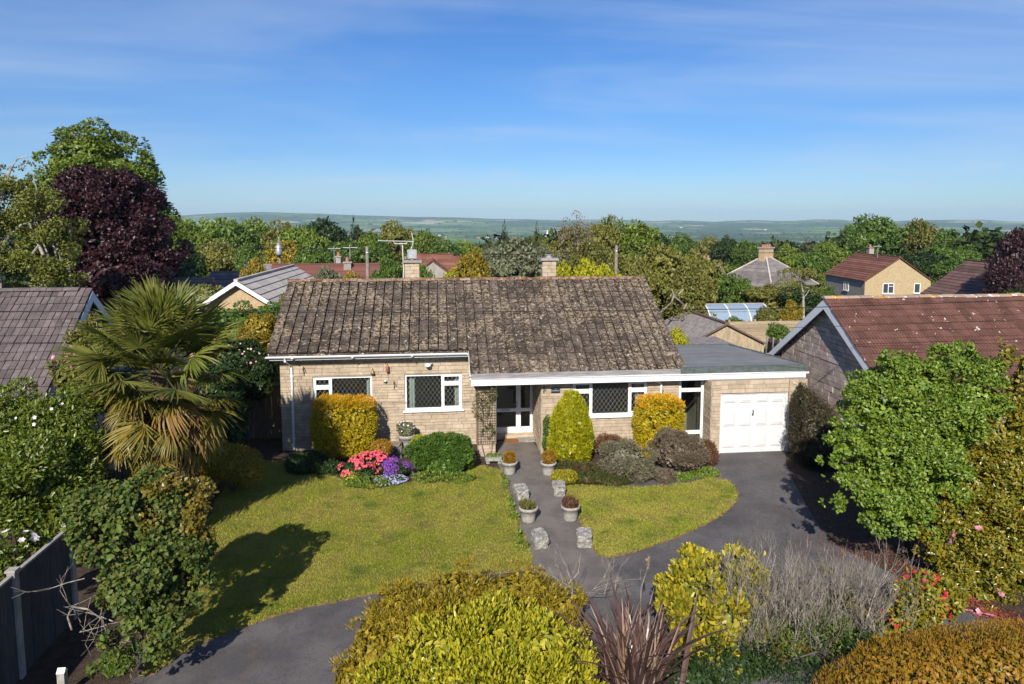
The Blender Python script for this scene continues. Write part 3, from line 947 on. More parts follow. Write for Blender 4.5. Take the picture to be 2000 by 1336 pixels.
for poly, n_e in ((lawn_l, 1500), (lawn_r, 1100)):
    A = np.array([tuple(q) for q in poly]); B = np.roll(A, -1, 0)
    l_e = np.linalg.norm(B - A, axis=1); k_e = r_e.choice(len(A), n_e, p=l_e / l_e.sum())
    P = A[k_e] + (B - A)[k_e] * r_e.random((n_e, 1)) + np.abs(r_e.normal(0, .09, (n_e, 2))) * r_e.choice([-1, 1], (n_e, 2))
    P = np.column_stack([P, .024 + .01 * r_e.random(n_e)])
    V, F = leaf_geo(P, unit(rdir(n_e, r_e) * [1, 1, .15]), unit(rdir(n_e, r_e) * .4 + [0, 0, 1]), .03 * r_e.uniform(.4, 1.6, n_e), .018)
    tag(link('edge_litter', npmesh('edge_litter', V, F), leaf_mat('edge_crumb', [(.20, .13, .07), (.32, .25, .16), (.10, .07, .045)])), kind='stuff')
#PART2
# ------------------------------------------------------------------ building helpers


def wall_panel(mb, x0, x1, z0, z1, y0, y1, ops, m=None):
    xs = sorted({x0, x1, *[o[0] for o in ops], *[o[1] for o in ops]})
    zs = sorted({z0, z1, *[o[2] for o in ops], *[o[3] for o in ops]})
    for a, b in zip(xs, xs[1:]):
        for c, d in zip(zs, zs[1:]):
            if any(o[0] - 1e-6 <= a and b <= o[1] + 1e-6 and o[2] - 1e-6 <= c and d <= o[3] + 1e-6 for o in ops): continue
            mb.box(a, b, y0, y1, c, d, m)


def courses(x0, x1, z0, z1, ops, rnd, hs=(0.075, 0.10, 0.10, 0.15), ws=(0.22, 0.62), g=0.008):
    out = []
    z = z0
    while z < z1 - 0.03:
        h = min(rnd.choice(hs), z1 - z)
        if z1 - z - h < 0.04: h = z1 - z
        x = x0 - rnd.uniform(0, 0.25)
        while x < x1:
            w = rnd.uniform(*ws)
            if x1 - x - w < 0.12: w = x1 - x
            segs = [(max(x, x0), min(x + w, x1))]
            for o in ops:
                if o[2] < z + h - 0.02 and o[3] > z + 0.02:
                    ns = []
                    for a, b in segs:
                        if o[0] > a: ns.append((a, min(b, o[0])))
                        if o[1] < b: ns.append((max(a, o[1]), b))
                    segs = [q for q in ns if q[1] - q[0] > 0.02]
            for a, b in segs:
                if b - a > 0.03: out.append((a + g / 2, b - g / 2, z + g / 2, z + h - g / 2))
            x += w
        z += h
    return out


def lay_blocks(stones, parent, mat, name, limit, y=None):
    """stones: (area, (x0,x1,z0,z1), y, proud, matrix). The largest become parts, the rest one part of kind stuff."""
    stones.sort(key=lambda s: -s[0])
    for s in stones[:limit]:
        mb = MB().block(*s[1], s[2], s[3], 0.006, s[4], 0.002)
        mb.build(name, mat, parent)
    if stones[limit:]:
        mb = MB()
        for s in stones[limit:]: mb.block(*s[1], s[2], s[3], 0.006, s[4], 0.002)
        mb.build(name + '_course', mat, parent, kind='stuff')


def tile_mesh(name, w, l, prof, th, mat, over=0.06):
    """One roof tile: x across, y up the slope, z out of it; the tail (y=0) is lifted on the tile below."""
    mb = MB()
    n = len(prof)
    for y, dz in ((0, th), (l + over, 0.0)):
        for u, h in prof: mb.v.append((u * w, y, h + dz))
    for u, h in prof: mb.v.append((u * w, 0.0, h * 0.4 - 0.004))
    for k in range(n - 1):
        mb.f.append((k, k + 1, n + k + 1, n + k))
        mb.f.append((2 * n + k, 2 * n + k + 1, k + 1, k))
    mb.f.append((2 * n, 0, n))
    mb.f.append((n - 1, 3 * n - 1, 2 * n - 1))
    me = mb.mesh(name)
    me.materials.append(mat)
    return me


def lay_tiles(parent, O, ex, ey, ez, ncol, nrow, w, l, me, name, limit, keep=None, jit=0.004, seed=1):
    """Tiles from the eaves up; the rows nearest the eaves are parts, the rest one part of kind stuff."""
    r = random.Random(seed)
    O, ex, ey, ez = (Vector(q) for q in (O, ex, ey, ez))
    mv = np.array([v.co[:] for v in me.vertices])
    mf = [tuple(p.vertices) for p in me.polygons]
    rest_v, rest_f, b, cnt = [], [], 0, 0
    for row in range(nrow):
        for c in range(ncol):
            if keep and not keep(c, row): continue
            p = O + ex * (c * w + r.gauss(0, jit)) + ey * (row * l + r.gauss(0, jit * 1.6)) + ez * abs(r.gauss(0, jit))
            rot = Matrix.Rotation(r.gauss(0, 0.010), 4, 'Z') @ Matrix.Rotation(r.gauss(0, 0.010), 4, 'Y') @ Matrix.Rotation(r.gauss(0, 0.006), 4, 'X')
            m = Matrix(((ex.x, ey.x, ez.x, p.x), (ex.y, ey.y, ez.y, p.y), (ex.z, ey.z, ez.z, p.z), (0, 0, 0, 1))) @ rot
            if cnt < limit:
                o = bpy.data.objects.new(name, me)
                COL.objects.link(o)
                o.parent = parent
                o.matrix_local = m
                cnt += 1
            else:
                mm = np.array(m)
                rest_v.append(mv @ mm[:3, :3].T + mm[:3, 3])
                rest_f += [tuple(b + k for k in f) for f in mf]
                b += len(mv)
    if rest_v:
        m2 = bpy.data.meshes.new(name + '_field')
        m2.from_pydata(np.concatenate(rest_v).tolist(), [], rest_f)
        m2.update()
        link(name + '_field', m2, me.materials[0], parent, False, 'stuff')


def ridge_tiles(parent, p0, p1, length, r, mat, name='ridge_tile'):
    p0, p1 = Vector(p0), Vector(p1)
    d = (p1 - p0)
    n = max(1, int(d.length / length))
    d.normalize()
    s = d.cross(Vector((0, 0, 1))).normalized()
    me = None
    for k in range(n):
        if me is None:
            mb = MB()
            for y in (0, length - 0.012):
                for q in range(7):
                    t = PI * (q / 6) * 0.86 + PI * 0.07
                    for rad in (r,): mb.v.append((math.cos(t) * rad, y, math.sin(t) * rad * 0.85))
            for q in range(6): mb.f.append((q, 7 + q, 8 + q, q + 1))
            mb.f.append((0, 1, 2, 3, 4, 5, 6))
            mb.f.append((13, 12, 11, 10, 9, 8, 7))
            me = mb.mesh(name)
            me.materials.append(mat)
        o = bpy.data.objects.new(name, me)
        COL.objects.link(o)
        o.parent = parent
        p = p0 + d * (k * length) + Vector((0, 0, random.gauss(0, 0.006)))
        o.matrix_local = Matrix(((s.x, d.x, 0, p.x), (s.y, d.y, 0, p.y), (s.z, d.z, 1, p.z), (0, 0, 0, 1))) @ Matrix.Rotation(random.gauss(0, 0.03), 4, 'Y')


def lattice(x0, x1, z0, z1, y, px=0.145, pz=0.205, w=0.0065):
    mb = MB()
    k = pz / px
    for sgn in (1, -1):
        c = -5.0
        lines = np.arange(-60, 60) * px
        for q in lines:                          # x = q + sgn*(z-z0)/k
            a = [(q + sgn * (z - z0) / k, z) for z in (z0, z1)]
            (xa, za), (xb, zb) = a
            lo, hi = 0.0, 1.0
            dx = xb - xa
            for bound, s in ((x0 - q, 1), (x1 - q, -1)):
                t = bound / dx
                if (dx > 0) == (s > 0): lo = max(lo, t)
                else: hi = min(hi, t)
            if hi - lo < 0.02: continue
            A = Vector((xa + dx * lo, y, za + (zb - za) * lo)); B = Vector((xa + dx * hi, y, za + (zb - za) * hi))
            n = (B - A).normalized()
            s = Vector((n.z, 0, -n.x)) * w / 2
            o = Vector((0, -0.004, 0))
            mb.add([A + s, B + s, B - s, A - s, A + o, B + o], [(0, 1, 5, 4), (4, 5, 2, 3)])
    return mb


def window(parent, x0, x1, z0, z1, y, lights, name='window', lead=True, curtains=(), sill=True, room=True, f=0.055):
    """Casement window in a wall facing -y. lights: (a, b, fan) in fractions of the width."""
    w = x1 - x0
    fr = MB()
    yf, yb = y, y + 0.07
    fr.box(x0, x0 + f, yf, yb, z0, z1); fr.box(x1 - f, x1, yf, yb, z0, z1)
    fr.box(x0 + f, x1 - f, yf, yb, z0, z0 + f * 1.15); fr.box(x0 + f, x1 - f, yf, yb, z1 - f, z1)
    panes = []
    for n, (a, b, fan) in enumerate(lights):
        xa, xb = x0 + a * w, x0 + b * w
        if n: fr.box(xa - f * .55, xa + f * .55, yf - 0.004, yb, z0 + f * 1.15, z1 - f)
        xa2, xb2 = xa + (f * .55 if n else f), xb - (f * .55 if n < len(lights) - 1 else f)
        spans = [(z0 + f * 1.15, z1 - f)]
        if fan:
            zt = z1 - 0.27 * (z1 - z0)
            fr.box(xa2, xb2, yf - 0.004, yb, zt - f * .6, zt + f * .6)
            spans = [(z0 + f * 1.15, zt - f * .6), (zt + f * .6, z1 - f)]
            for c, d in spans:                    # opening sash inside the frame
                s = 0.038
                fr.box(xa2, xa2 + s, yf - 0.016, yb - 0.02, c, d); fr.box(xb2 - s, xb2, yf - 0.016, yb - 0.02, c, d)
                fr.box(xa2 + s, xb2 - s, yf - 0.016, yb - 0.02, c, c + s); fr.box(xa2 + s, xb2 - s, yf - 0.016, yb - 0.02, d - s, d)
                panes.append((xa2 + s, xb2 - s, c + s, d - s))
        else:
            panes.append((xa2, xb2, *spans[0]))
    W_ = fr.build(name, MT['white'], parent, world=parent.type == 'EMPTY')
    for p in panes:
        MB().box(p[0], p[1], yb - 0.035, yb - 0.03, p[2], p[3]).build('pane', MT['glass'], W_)
        if lead: lattice(p[0], p[1], p[2], p[3], yb - 0.037).build('lead_lattice', MT['lead'], W_)
    if sill: MB().box(x0 - 0.07, x1 + 0.07, y - 0.12, y + 0.02, z0 - 0.055, z0 - 0.002).build('sill', MT['white'], W_)
    for a, b in curtains:
        mb = MB()
        n = 14
        for k in range(n):
            u0, u1 = a + (b - a) * k / n, a + (b - a) * (k + 1) / n
            s = lambda q: yb + 0.10 + 0.025 * math.sin(q * 75)
            mb.quad((u0, s(u0), z0 - .05), (u1, s(u1), z0 - .05), (u1, s(u1), z1), (u0, s(u0), z1))
        mb.build('curtain', MT['curtain'], W_)
    if room:
        mb = MB()
        a, b, c, d, e = x0 - 0.5, x1 + 0.5, y + 0.22, y + 2.6, z0 - 0.9
        t = z1 + 0.15
        mb.quad((a, d, e), (a, d, t), (b, d, t), (b, d, e)); mb.quad((a, c, e), (a, c, t), (a, d, t), (a, d, e))
        mb.quad((b, c, e), (b, d, e), (b, d, t), (b, c, t)); mb.quad((a, c, e), (a, d, e), (b, d, e), (b, c, e)); mb.quad((a, c, t), (b, c, t), (b, d, t), (a, d, t))
        mb.build('room_interior', MT['room'], W_)
    return W_


# ------------------------------------------------------------------ the bungalow
BX0, BX1, STEP = -5.40, 8.10, 1.0
RY, RZ, SL = 26.1, 5.38, 0.55
YL, YR, YG = 22.9, 21.65, 20.98
FY = 21.28
plane = lambda y: RZ - SL * abs(y - RY)
bung = thing('bungalow', 'stone bungalow with mossy brown tiled roof, flat-roofed garage and white windows', 'house', (1.35, 24.0, 0))
wx = lambda px, py, y: Yp(px, py, y).x
wz = lambda px, py, y: Yp(px, py, y).z
W1 = (wx(612, 770, YL), wx(727, 770, YL), wz(620, 812, YL), wz(660, 736, YL))
W2 = (wx(791, 770, YL), wx(902, 770, YL), wz(850, 800, YL), wz(850, 731, YL))
W3 = (wx(1119, 770, YR), wx(1264, 770, YR), wz(1200, 811, YR), 2.36)
SD = (7.95, 8.80, 0.06, 2.40)
DX = (1.98, 3.34)
wl = MB()
zt_l, zt_r = 3.12, 2.46
wall_panel(wl, -5.10, 1.40, -0.2, zt_l, YL, YL + 0.25, [W1, W2])
wall_panel(wl, 3.36, SD[1], -0.2, zt_r, YR, YR + 0.25, [W3, (SD[0], SD[1], -0.2, 2.40)])
wl.box(3.36, 3.6, YR + 0.25, 23.7, -0.2, zt_r)                       # right cheek of the porch
wl.box(1.40, DX[0], 23.62, 23.8, -0.2, zt_r + 0.3)
wl.box(1.40 - 0.2, 1.40, YL + 0.25, 23.62, -0.2, zt_l)
wl.box(-5.10, -4.85, YL + 0.25, 29.3, -0.2, zt_l)
wl.box(7.65, 7.9, 22.0, 29.3, -0.2, 3.2)
wl.box(-5.10, 7.9, 29.3, 29.55, -0.2, zt_l)
wl.box(1.30, 1.86, YR, YR + 0.4, -0.2, zt_r)                         # pier of the porch
wl.box(8.80, 9.10, YG, YG + 1.2, -0.2, 2.44); wl.box(11.42, 12.04, YG, YG + 0.3, -0.2, 2.44)
wl.box(9.10, 11.42, YG + 0.03, YG + 0.28, 2.02, 2.44)
wl.prism([(12.04, YG + 0.3, -0.2), (11.1, 25.0, -0.2), (10.9, 25.0, -0.2), (11.8, YG + 0.3, -0.2)], (0, 0, 2.64))
wl.prism([(7.9, 25.0, -0.2), (11.1, 25.0, -0.2), (11.1, 25.2, -0.2), (7.9, 25.2, -0.2)], (0, 0, 2.64))
for gx in (-5.10, 7.65):                                             # gables
    wl.prism([(gx, YL + .3, zt_l), (gx, 29.5, zt_l), (gx, RY, RZ - 0.2)], (0.25, 0, 0))
wall = wl.build('wall', MT['mortar'], bung, world=True)
rs = random.Random(5)
st = []
for s in courses(-5.10, 1.40, 0.0, zt_l, [(W1[0] - .0, W1[1], W1[2] - .06, W1[3]), (W2[0], W2[1], W2[2] - .06, W2[3])], rs): st.append([(s[1] - s[0]) * (s[3] - s[2]), s, YL - 0.001, rs.uniform(0.012, 0.024), None])
for s in courses(3.36, SD[0], 0.0, zt_r, [(W3[0], W3[1], W3[2] - .06, W3[3] + .1)], rs): st.append([(s[1] - s[0]) * (s[3] - s[2]), s, YR - 0.001, rs.uniform(0.012, 0.024), None])
for s in courses(1.30, 1.86, 0.0, zt_r, [], rs): st.append([(s[1] - s[0]) * (s[3] - s[2]), s, YR - 0.001, rs.uniform(0.012, 0.02), None])
for s in courses(8.80, 9.10, 0.0, 2.44, [], rs, ws=(0.2, 0.3)) + courses(11.42, 12.04, 0.0, 2.44, [], rs, ws=(0.2, 0.36)): st.append([(s[1] - s[0]) * (s[3] - s[2]), s, YG - 0.001, rs.uniform(0.012, 0.02), None])
for s in courses(9.10, 11.42, 2.02, 2.44, [], rs, hs=(0.14,)): st.append([(s[1] - s[0]) * (s[3] - s[2]), s, YG + 0.029, rs.uniform(0.012, 0.02), None])
face_w = lambda X: Matrix(((0, 1, 0, X), (-1, 0, 0, 0), (0, 0, 1, 0), (0, 0, 0, 1)))      # a face looking towards -x; local x = -world y
for s in courses(-23.6, -YR, 0.0, zt_r, [], rs): st.append([(s[1] - s[0]) * (s[3] - s[2]) * .5, s, -0.001, rs.uniform(0.012, 0.024), face_w(3.36)])
for s in courses(-(YG + .62), -YG, 0.0, 2.44, [], rs): st.append([(s[1] - s[0]) * (s[3] - s[2]) * .5, s, -0.001, rs.uniform(0.012, 0.024), face_w(8.80)])
for s in courses(-(YR + .4), -YR, 0.0, zt_r, [], rs): st.append([(s[1] - s[0]) * (s[3] - s[2]) * .5, s, -0.001, 0.015, face_w(1.30)])
lay_blocks(st, wall, MT['stone'], 'stone_block', 300)

window(bung, *W1, YL + 0.03, [(0, 0.30, True), (0.30, 1, False)], curtains=[(W1[1] - .20, W1[1] - .03)])
window(bung, *W2, YL + 0.03, [(0, 0.655, False), (0.655, 1, True)], curtains=[(W2[0] + .13, W2[0] + .33), (W2[1] - .24, W2[1] - .06)])
window(bung, *W3, YR + 0.03, [(0, 0.25, True), (0.25, 0.76, False), (0.76, 1, True)], curtains=[(W3[1] - .36, W3[1] - .04)])

# porch door and side door
dy = 23.62
fd = MB()
z0d, z1d = 0.14, 2.42
xm0, xm1 = wx(1008, 800, dy), wx(1017, 800, dy)
zr = wz(1000, 801, dy)
for a, b in ((DX[0], DX[0] + .09), (xm0, xm1), (DX[1] - .09, DX[1])): fd.box(a, b, dy, dy + .07, z0d, z1d)
for a, b in ((DX[0] + .09, xm0), (xm1, DX[1] - .09)):
    for c, d in ((z0d, z0d + .2), (zr - .06, zr + .06), (z1d - .08, z1d)): fd.box(a, b, dy + .004, dy + .066, c, d)
door = fd.build('front_door', MT['white'], bung, world=True)
for a, b in ((DX[0] + .09, xm0), (xm1, DX[1] - .09)):
    for c, d in ((z0d + .2, zr - .06), (zr + .06, z1d - .08)): MB().box(a, b, dy + .03, dy + .036, c, d).build('pane', MT['glass'], door)
MB().box(DX[0] + .25, DX[0] + .55, dy - .014, dy + .003, zr - .03, zr + .03).build('letterbox', MT['metal'], door)
mb = MB(); mb.tube([(xm0 + .03, dy - .002, zr + .22), (xm0 + .03, dy - .05, zr + .22), (xm0 - .09, dy - .05, zr + .22)], .012); mb.box(xm0 + .01, xm0 + .05, dy - .014, dy - .001, zr + .1, zr + .32)
mb.build('handle', MT['metal'], door)
mb = MB()
mb.quad((1.4, 25.6, 0), (1.4, 25.6, 2.6), (3.6, 25.6, 2.6), (3.6, 25.6, 0)); mb.quad((1.4, 23.85, 0.02), (1.4, 25.6, 0.02), (3.6, 25.6, 0.02), (3.6, 23.85, 0.02)); mb.quad((1.4, 23.85, 2.6), (3.6, 23.85, 2.6), (3.6, 25.6, 2.6), (1.4, 25.6, 2.6))
mb.quad((3.6, 23.85, 0), (3.6, 25.6, 0), (3.6, 25.6, 2.6), (3.6, 23.85, 2.6)); mb.quad((1.4, 23.85, 0), (1.4, 23.85, 2.6), (1.4, 25.6, 2.6), (1.4, 25.6, 0))
mb.build('hall_interior', MT['room'], door)
MB().box(1.86, 3.36, 23.30, 23.62, -0.1, 0.14).build('doorstep', MT['stone'], bung, world=True)
sdy = YR + 0.02
s_ = MB()
for a, b, c, d in ((SD[0], SD[0] + .08, SD[2], SD[3]), (SD[1] - .08, SD[1], SD[2], SD[3]), (SD[0] + .08, SD[1] - .08, SD[3] - .05, SD[3]), (SD[0] + .08, SD[1] - .08, 1.94, 2.06), (SD[0] + .08, SD[1] - .08, SD[2], SD[2] + .12), (SD[0] + .08, SD[1] - .08, .50, .62)): s_.box(a, b, sdy, sdy + .07, c, d)
sdoor = s_.build('side_door', MT['white'], bung, world=True)
for c, d in ((SD[2] + .12, .50), (.62, 1.94), (2.06, SD[3] - .05)): MB().box(SD[0] + .08, SD[1] - .08, sdy + .03, sdy + .036, c, d).build('pane', MT['glass'], sdoor)
mb = MB(); mb.quad((7.7, 23.4, 0), (7.7, 23.4, 2.4), (8.9, 23.4, 2.4), (8.9, 23.4, 0)); mb.quad((7.7, 21.8, 0.02), (7.7, 23.4, .02), (8.9, 23.4, .02), (8.9, 21.8, .02)); mb.quad((8.9, 21.8, 0), (8.9, 23.4, 0), (8.9, 23.4, 2.4), (8.9, 21.8, 2.4)); mb.quad((7.7, 21.8, 2.4), (8.9, 21.8, 2.4), (8.9, 23.4, 2.4), (7.7, 23.4, 2.4))
mb.build('lobby_interior', MT['room'], sdoor)

# garage door with its raised panels
gx0, gx1, gz0, gz1 = 9.10, 11.42, 0.0, 2.02
gy = YG + 0.10
g_ = MB()
g_.box(gx0, gx1, gy, gy + .05, gz0 + .015, gz1)
g_.box(gx0, gx0 + .07, gy - .03, gy - .002, gz0, gz1); g_.box(gx1 - .07, gx1, gy - .03, gy - .002, gz0, gz1); g_.box(gx0 + .07, gx1 - .07, gy - .03, gy - .002, gz1 - .05, gz1)
gd = g_.build('garage_door', MT['garage_white'], bung, world=True)
gw = (gx1 - gx0 - .14)
for c in range(4):
    for lo, hi in ((.095, .345), (.45, .735), (.835, .955)):
        a = gx0 + .07 + gw * (c + .13) / 4; b = gx0 + .07 + gw * (c + .87) / 4
        mb = MB().block(a, b, gz0 + lo * (gz1 - gz0), gz0 + hi * (gz1 - gz0), gy - .001, 0.03, 0.024)
        m2 = 0.055
        mb.block(a + m2, b - m2, gz0 + lo * (gz1 - gz0) + m2, gz0 + hi * (gz1 - gz0) - m2, gy - .030, 0.016, 0.018)
        mb.build('panel', MT['garage_white'], gd)
mb = MB(); mb.tube([(10.25, gy - .002, 1.42), (10.25, gy - .05, 1.42), (10.25, gy - .05, 1.33)], .014); mb.box(10.23, 10.275, gy - .012, gy - .001, 1.24, 1.32)
mb.build('handle', MT['black'], gd)

# roof
rd = MB()
for sgn in (-1, 1):
    ye = RY - (RY - 21.42) if sgn < 0 else RY + 3.75
    t = 0.05
    if sgn < 0:
        rd.prism([(BX0 + .03, 22.5, plane(22.5) - .14), (BX0 + .03, RY, RZ - .14), (BX0 + .03, RY, RZ - .10), (BX0 + .03, 22.5, plane(22.5) - .10)], (BX1 - BX0 - .06, 0, 0))
        rd.prism([(STEP + .03, 21.40, plane(21.40) - .14), (STEP + .03, 22.49, plane(22.49) - .14), (STEP + .03, 22.49, plane(22.49) - .10), (STEP + .03, 21.40, plane(21.40) - .10)], (BX1 - STEP - .06, 0, 0))
    else:
        rd.prism([(BX0 + .03, RY, RZ - .09), (BX0 + .03, ye, plane(ye) - .09), (BX0 + .03, ye, plane(ye)), (BX0 + .03, RY, RZ)], (BX1 - BX0 - .06, 0, 0))
roof = rd.build('roof', MT['tile'], bung, world=True)
cs_, sn_ = 1 / math.hypot(1, SL), SL / math.hypot(1, SL)
prof = [(0.055, -0.06), (0.06, 0.026), (0.12, 0.040), (0.20, 0.026), (0.30, 0.014), (0.62, 0.018), (0.82, 0.026), (0.925, 0.016), (0.93, -0.06)]
TW, TL = 13.5 / 42, 0.325
main_tile = tile_mesh('roof_tile', TW, TL, prof, 0.042, MT['tile'])
eave_y, nrow = 21.36, 17
lay_tiles(roof, (BX0, eave_y, plane(eave_y) - .03), (1, 0, 0), (0, cs_, sn_), (0, -sn_, cs_), 42, 17, TW, (RY - eave_y) / cs_ / nrow, main_tile, 'roof_tile', 300,
          keep=lambda c, r: r >= 4 or c >= 20, seed=3)
ridge_tiles(roof, (BX0 - .02, RY, RZ - .06), (BX1 + .02, RY, RZ - .06), 0.42, 0.145, MT['ridge'])
vb = MB()                                                            # verge undercloak and bargeboards
for X in (BX0 + .03, BX1 - .06):
    for y0, y1 in ((22.5 if X < 0 else 21.4, RY), (RY, 29.8)):
        vb.prism([(X, y0, plane(y0) - .24), (X, y1, plane(y1) - .24), (X, y1, plane(y1) - .095), (X, y0, plane(y0) - .095)], (.03, 0, 0))
vb.prism([(STEP + .03, 21.4, plane(21.4) - .2), (STEP + .03, 22.5, plane(22.5) - .22), (STEP + .03, 22.5, plane(22.5) - .095), (STEP + .03, 21.4, plane(21.4) - .095)], (.03, 0, 0))
vb.build('bargeboard', MT['white_paint'], bung, world=True)
ze = plane(22.45)
fb = MB(); fb.box(BX0 + .06, STEP + .02, 22.53, 22.56, 3.115, ze - .10); fb.box(BX0 + .06, STEP + .02, 22.56, YL - .03, 3.115, 3.135)
fb.build('eaves_fascia', MT['white'], bung, world=True)


def gutter(parent, x0, x1, y, z, mat):
    mb = MB()
    n = 8
    for xa, xb in ((x0, x1),):
        for k in range(n):
            t0, t1 = PI + PI * k / n, PI + PI * (k + 1) / n
            a, b = (math.cos(t0) * .058, math.sin(t0) * .058), (math.cos(t1) * .058, math.sin(t1) * .058)
            mb.quad((xa, y + a[0], z + a[1]), (xa, y + b[0], z + b[1]), (xb, y + b[0], z + b[1]), (xb, y + a[0], z + a[1]))
            a2, b2 = (a[0] * .9, a[1] * .9), (b[0] * .9, b[1] * .9)
            mb.quad((xa, y + a2[0], z + a2[1]), (xb, y + a2[0], z + a2[1]), (xb, y + b2[0], z + b2[1]), (xa, y + b2[0], z + b2[1]))
    mb.box(x0, x1, y - .064, y - .05, z - .012, z + .006)
    for xx in (x0 - .004, x1 - .008):
        mb.add([(xx, y + math.cos(PI + PI * k / 8) * .06, z + math.sin(PI + PI * k / 8) * .06) for k in range(9)], [tuple(range(9))])
    for xx in np.arange(x0 + .8, x1, 1.9): mb.box(xx, xx + .07, y - .066, y - .045, z - .06, z + .008)
    return mb.build('gutter', mat, parent, True, world=True) if False else mb.build('gutter', mat, parent, world=True)


gutter(bung, BX0 - .04, STEP - .02, 22.46, 3.245, MT['white'])
mb = MB(); px_ = -4.72
mb.tube([(px_ - .12, 22.46, 3.20), (px_ - .12, 22.46, 3.10), (px_, YL - .06, 2.86), (px_, YL - .06, 0.05)], .036, 10)
for z in (2.5, 1.3, 0.4): mb.box(px_ - .055, px_ + .055, YL - .06, YL - .02, z, z + .05)
mb.build('downpipe', MT['white'], bung, world=True)
mb = MB(); mb.tube([(7.02, YR - .1, 2.42), (7.10, YR - .08, 2.36), (7.28, YR - .06, 2.30), (7.32, YR - .06, 2.22), (7.32, YR - .06, 0.05)], .034, 10)
mb.build('downpipe', MT['white'], bung, world=True)
MB().box(1.06, 12.14, FY, FY + .03, 2.42, 2.635).build('fascia', MT['white'], bung, world=True)
MB().box(1.06, 7.86, FY + .02, FY + .05, 2.637, 2.80).build('upper_fascia', MT['weathered'], bung, world=True)
mb = MB(); mb.box(1.06, 9.1, FY + .034, 23.62, 2.462, 2.478); mb.box(9.1, 12.10, FY + .034, YG + .3 if YG > FY else FY + .2, 2.445, 2.46); mb.box(1.06, 1.09, FY + .034, 22.4, 2.42, 2.8)
mb.build('soffit', MT['white_paint'], bung, world=True)
fr_ = MB()
fr_.prism([(7.86, FY + .06, 2.66), (12.12, FY + .06, 2.66), (11.16, 25.15, 2.66), (7.86, 25.15, 2.66)], (0, 0, .165))
flat = fr_.build('flat_roof', MT['felt'], bung, world=True)
ys = np.linspace(FY + .10, 25.05, 7)
for k in range(6):                                                   # lapped felt sheets
    xr = lambda y: 12.08 - (y - FY) * (0.96 / 3.87)
    z = 2.829 + 0.005 * (5 - k) * 0 + 0.002
    MB().prism([(7.90, ys[k], z), (xr(ys[k]), ys[k], z), (xr(ys[k + 1] + .08), ys[k + 1] + .06, z + .0), (7.90, ys[k + 1] + .06, z + .0)], (0, 0, .006)).build('felt_sheet', MT['felt'], flat)
    for v in flat.children[-1].data.vertices: v.co.z += (v.co.y < ys[k] + .02) * .007
mb = MB()
mb.prism([(7.86, FY - .005, 2.638), (12.18, FY - .005, 2.638), (12.18, FY - .005, 2.84), (7.86, FY + .0, 2.84)], (0, .055, 0))
mb.prism([(7.86, FY + .05, 2.842), (12.18, FY + .05, 2.842), (12.18, FY + .0, 2.842), (7.86, FY + .0, 2.842)], (0, 0, .02))
mb.prism([(12.12, FY + .05, 2.64), (12.18, FY + .05, 2.64), (11.22, 25.2, 2.64), (11.16, 25.2, 2.64)], (0, 0, .225))
mb.prism([(7.86, 25.15, 2.64), (11.2, 25.15, 2.64), (11.2, 25.22, 2.64), (7.86, 25.22, 2.64)], (0, 0, .225))
mb.build('felt_upstand', MT['felt_green'], bung, world=True)
MB().box(12.14, 12.25, FY - .01, FY + .03, 2.56, 2.62).build('gutter_end', MT['white'], bung, world=True)


def chimney(parent, xc, w, y, z0, z1, pot=None):
    mb = MB(); mb.box(xc - w / 2, xc + w / 2, y - w * .42, y + w * .42, z0, z1)
    ch = mb.build('chimney', MT['mortar'], parent, world=True)
    r = random.Random(int(xc * 10))
    z, k = z0, 0
    while z < z1 - .05:
        h = min(0.145, z1 - z)
        cuts = [xc - w / 2, xc - w / 2 + w * (0.36 if k % 2 else 0.62), xc + w / 2]
        for a, b in zip(cuts, cuts[1:]): MB().block(a + .003, b - .003, z + .003, z + h - .003, y - w * .42 - .001, r.uniform(.012, .022), .006, None, .003).build('stone_block', MT['stone'], ch)
        MB().block(-(y + w * .42), -(y - w * .42), z + .003, z + h - .003, -.001, .016, .006, face_w(xc - w / 2), .003).build('stone_block', MT['stone'], ch)
        z += h; k += 1
    MB().box(xc - w / 2 - .09, xc + w / 2 + .09, y - w * .42 - .09, y + w * .42 + .09, z1 + .002, z1 + .085).build('cap', MT['concrete'], ch)
    mb = MB()
    if pot == 'cowl':
        mb.lathe([(.10, 0), (.10, .07)], 12, (xc, y, z1 + .087))
        mb.build('flue', MT['terracotta'], ch)
        mb = MB(); q = z1 + .15
        mb.box(xc - .13, xc + .13, y - .13, y + .13, q, q + .34); mb.box(xc - .17, xc - .134, y - .15, y + .15, q + .0, q + .33); mb.box(xc + .134, xc + .17, y - .15, y + .15, q, q + .33)
        mb.build('cowl', MT['metal'], ch)
    else:
        mb.lathe([(.14, 0), (.11, .05), (.10, .11), (.12, .12), (.12, .14)], 12, (xc, y, z1 + .087))
        mb.build('pot', MT['concrete'], ch)
    return ch


cx1 = (wx(791, 530, 26.5) + wx(820, 530, 26.5)) / 2
chimney(bung, cx1, 0.54, 26.5, 5.0, wz(805, 513, 26.3) + .0, 'cowl')
cx2 = (wx(1058, 530, 26.5) + wx(1085, 530, 26.5)) / 2
chimney(bung, cx2, 0.52, 26.5, 5.0, wz(1070, 509, 26.3), None)

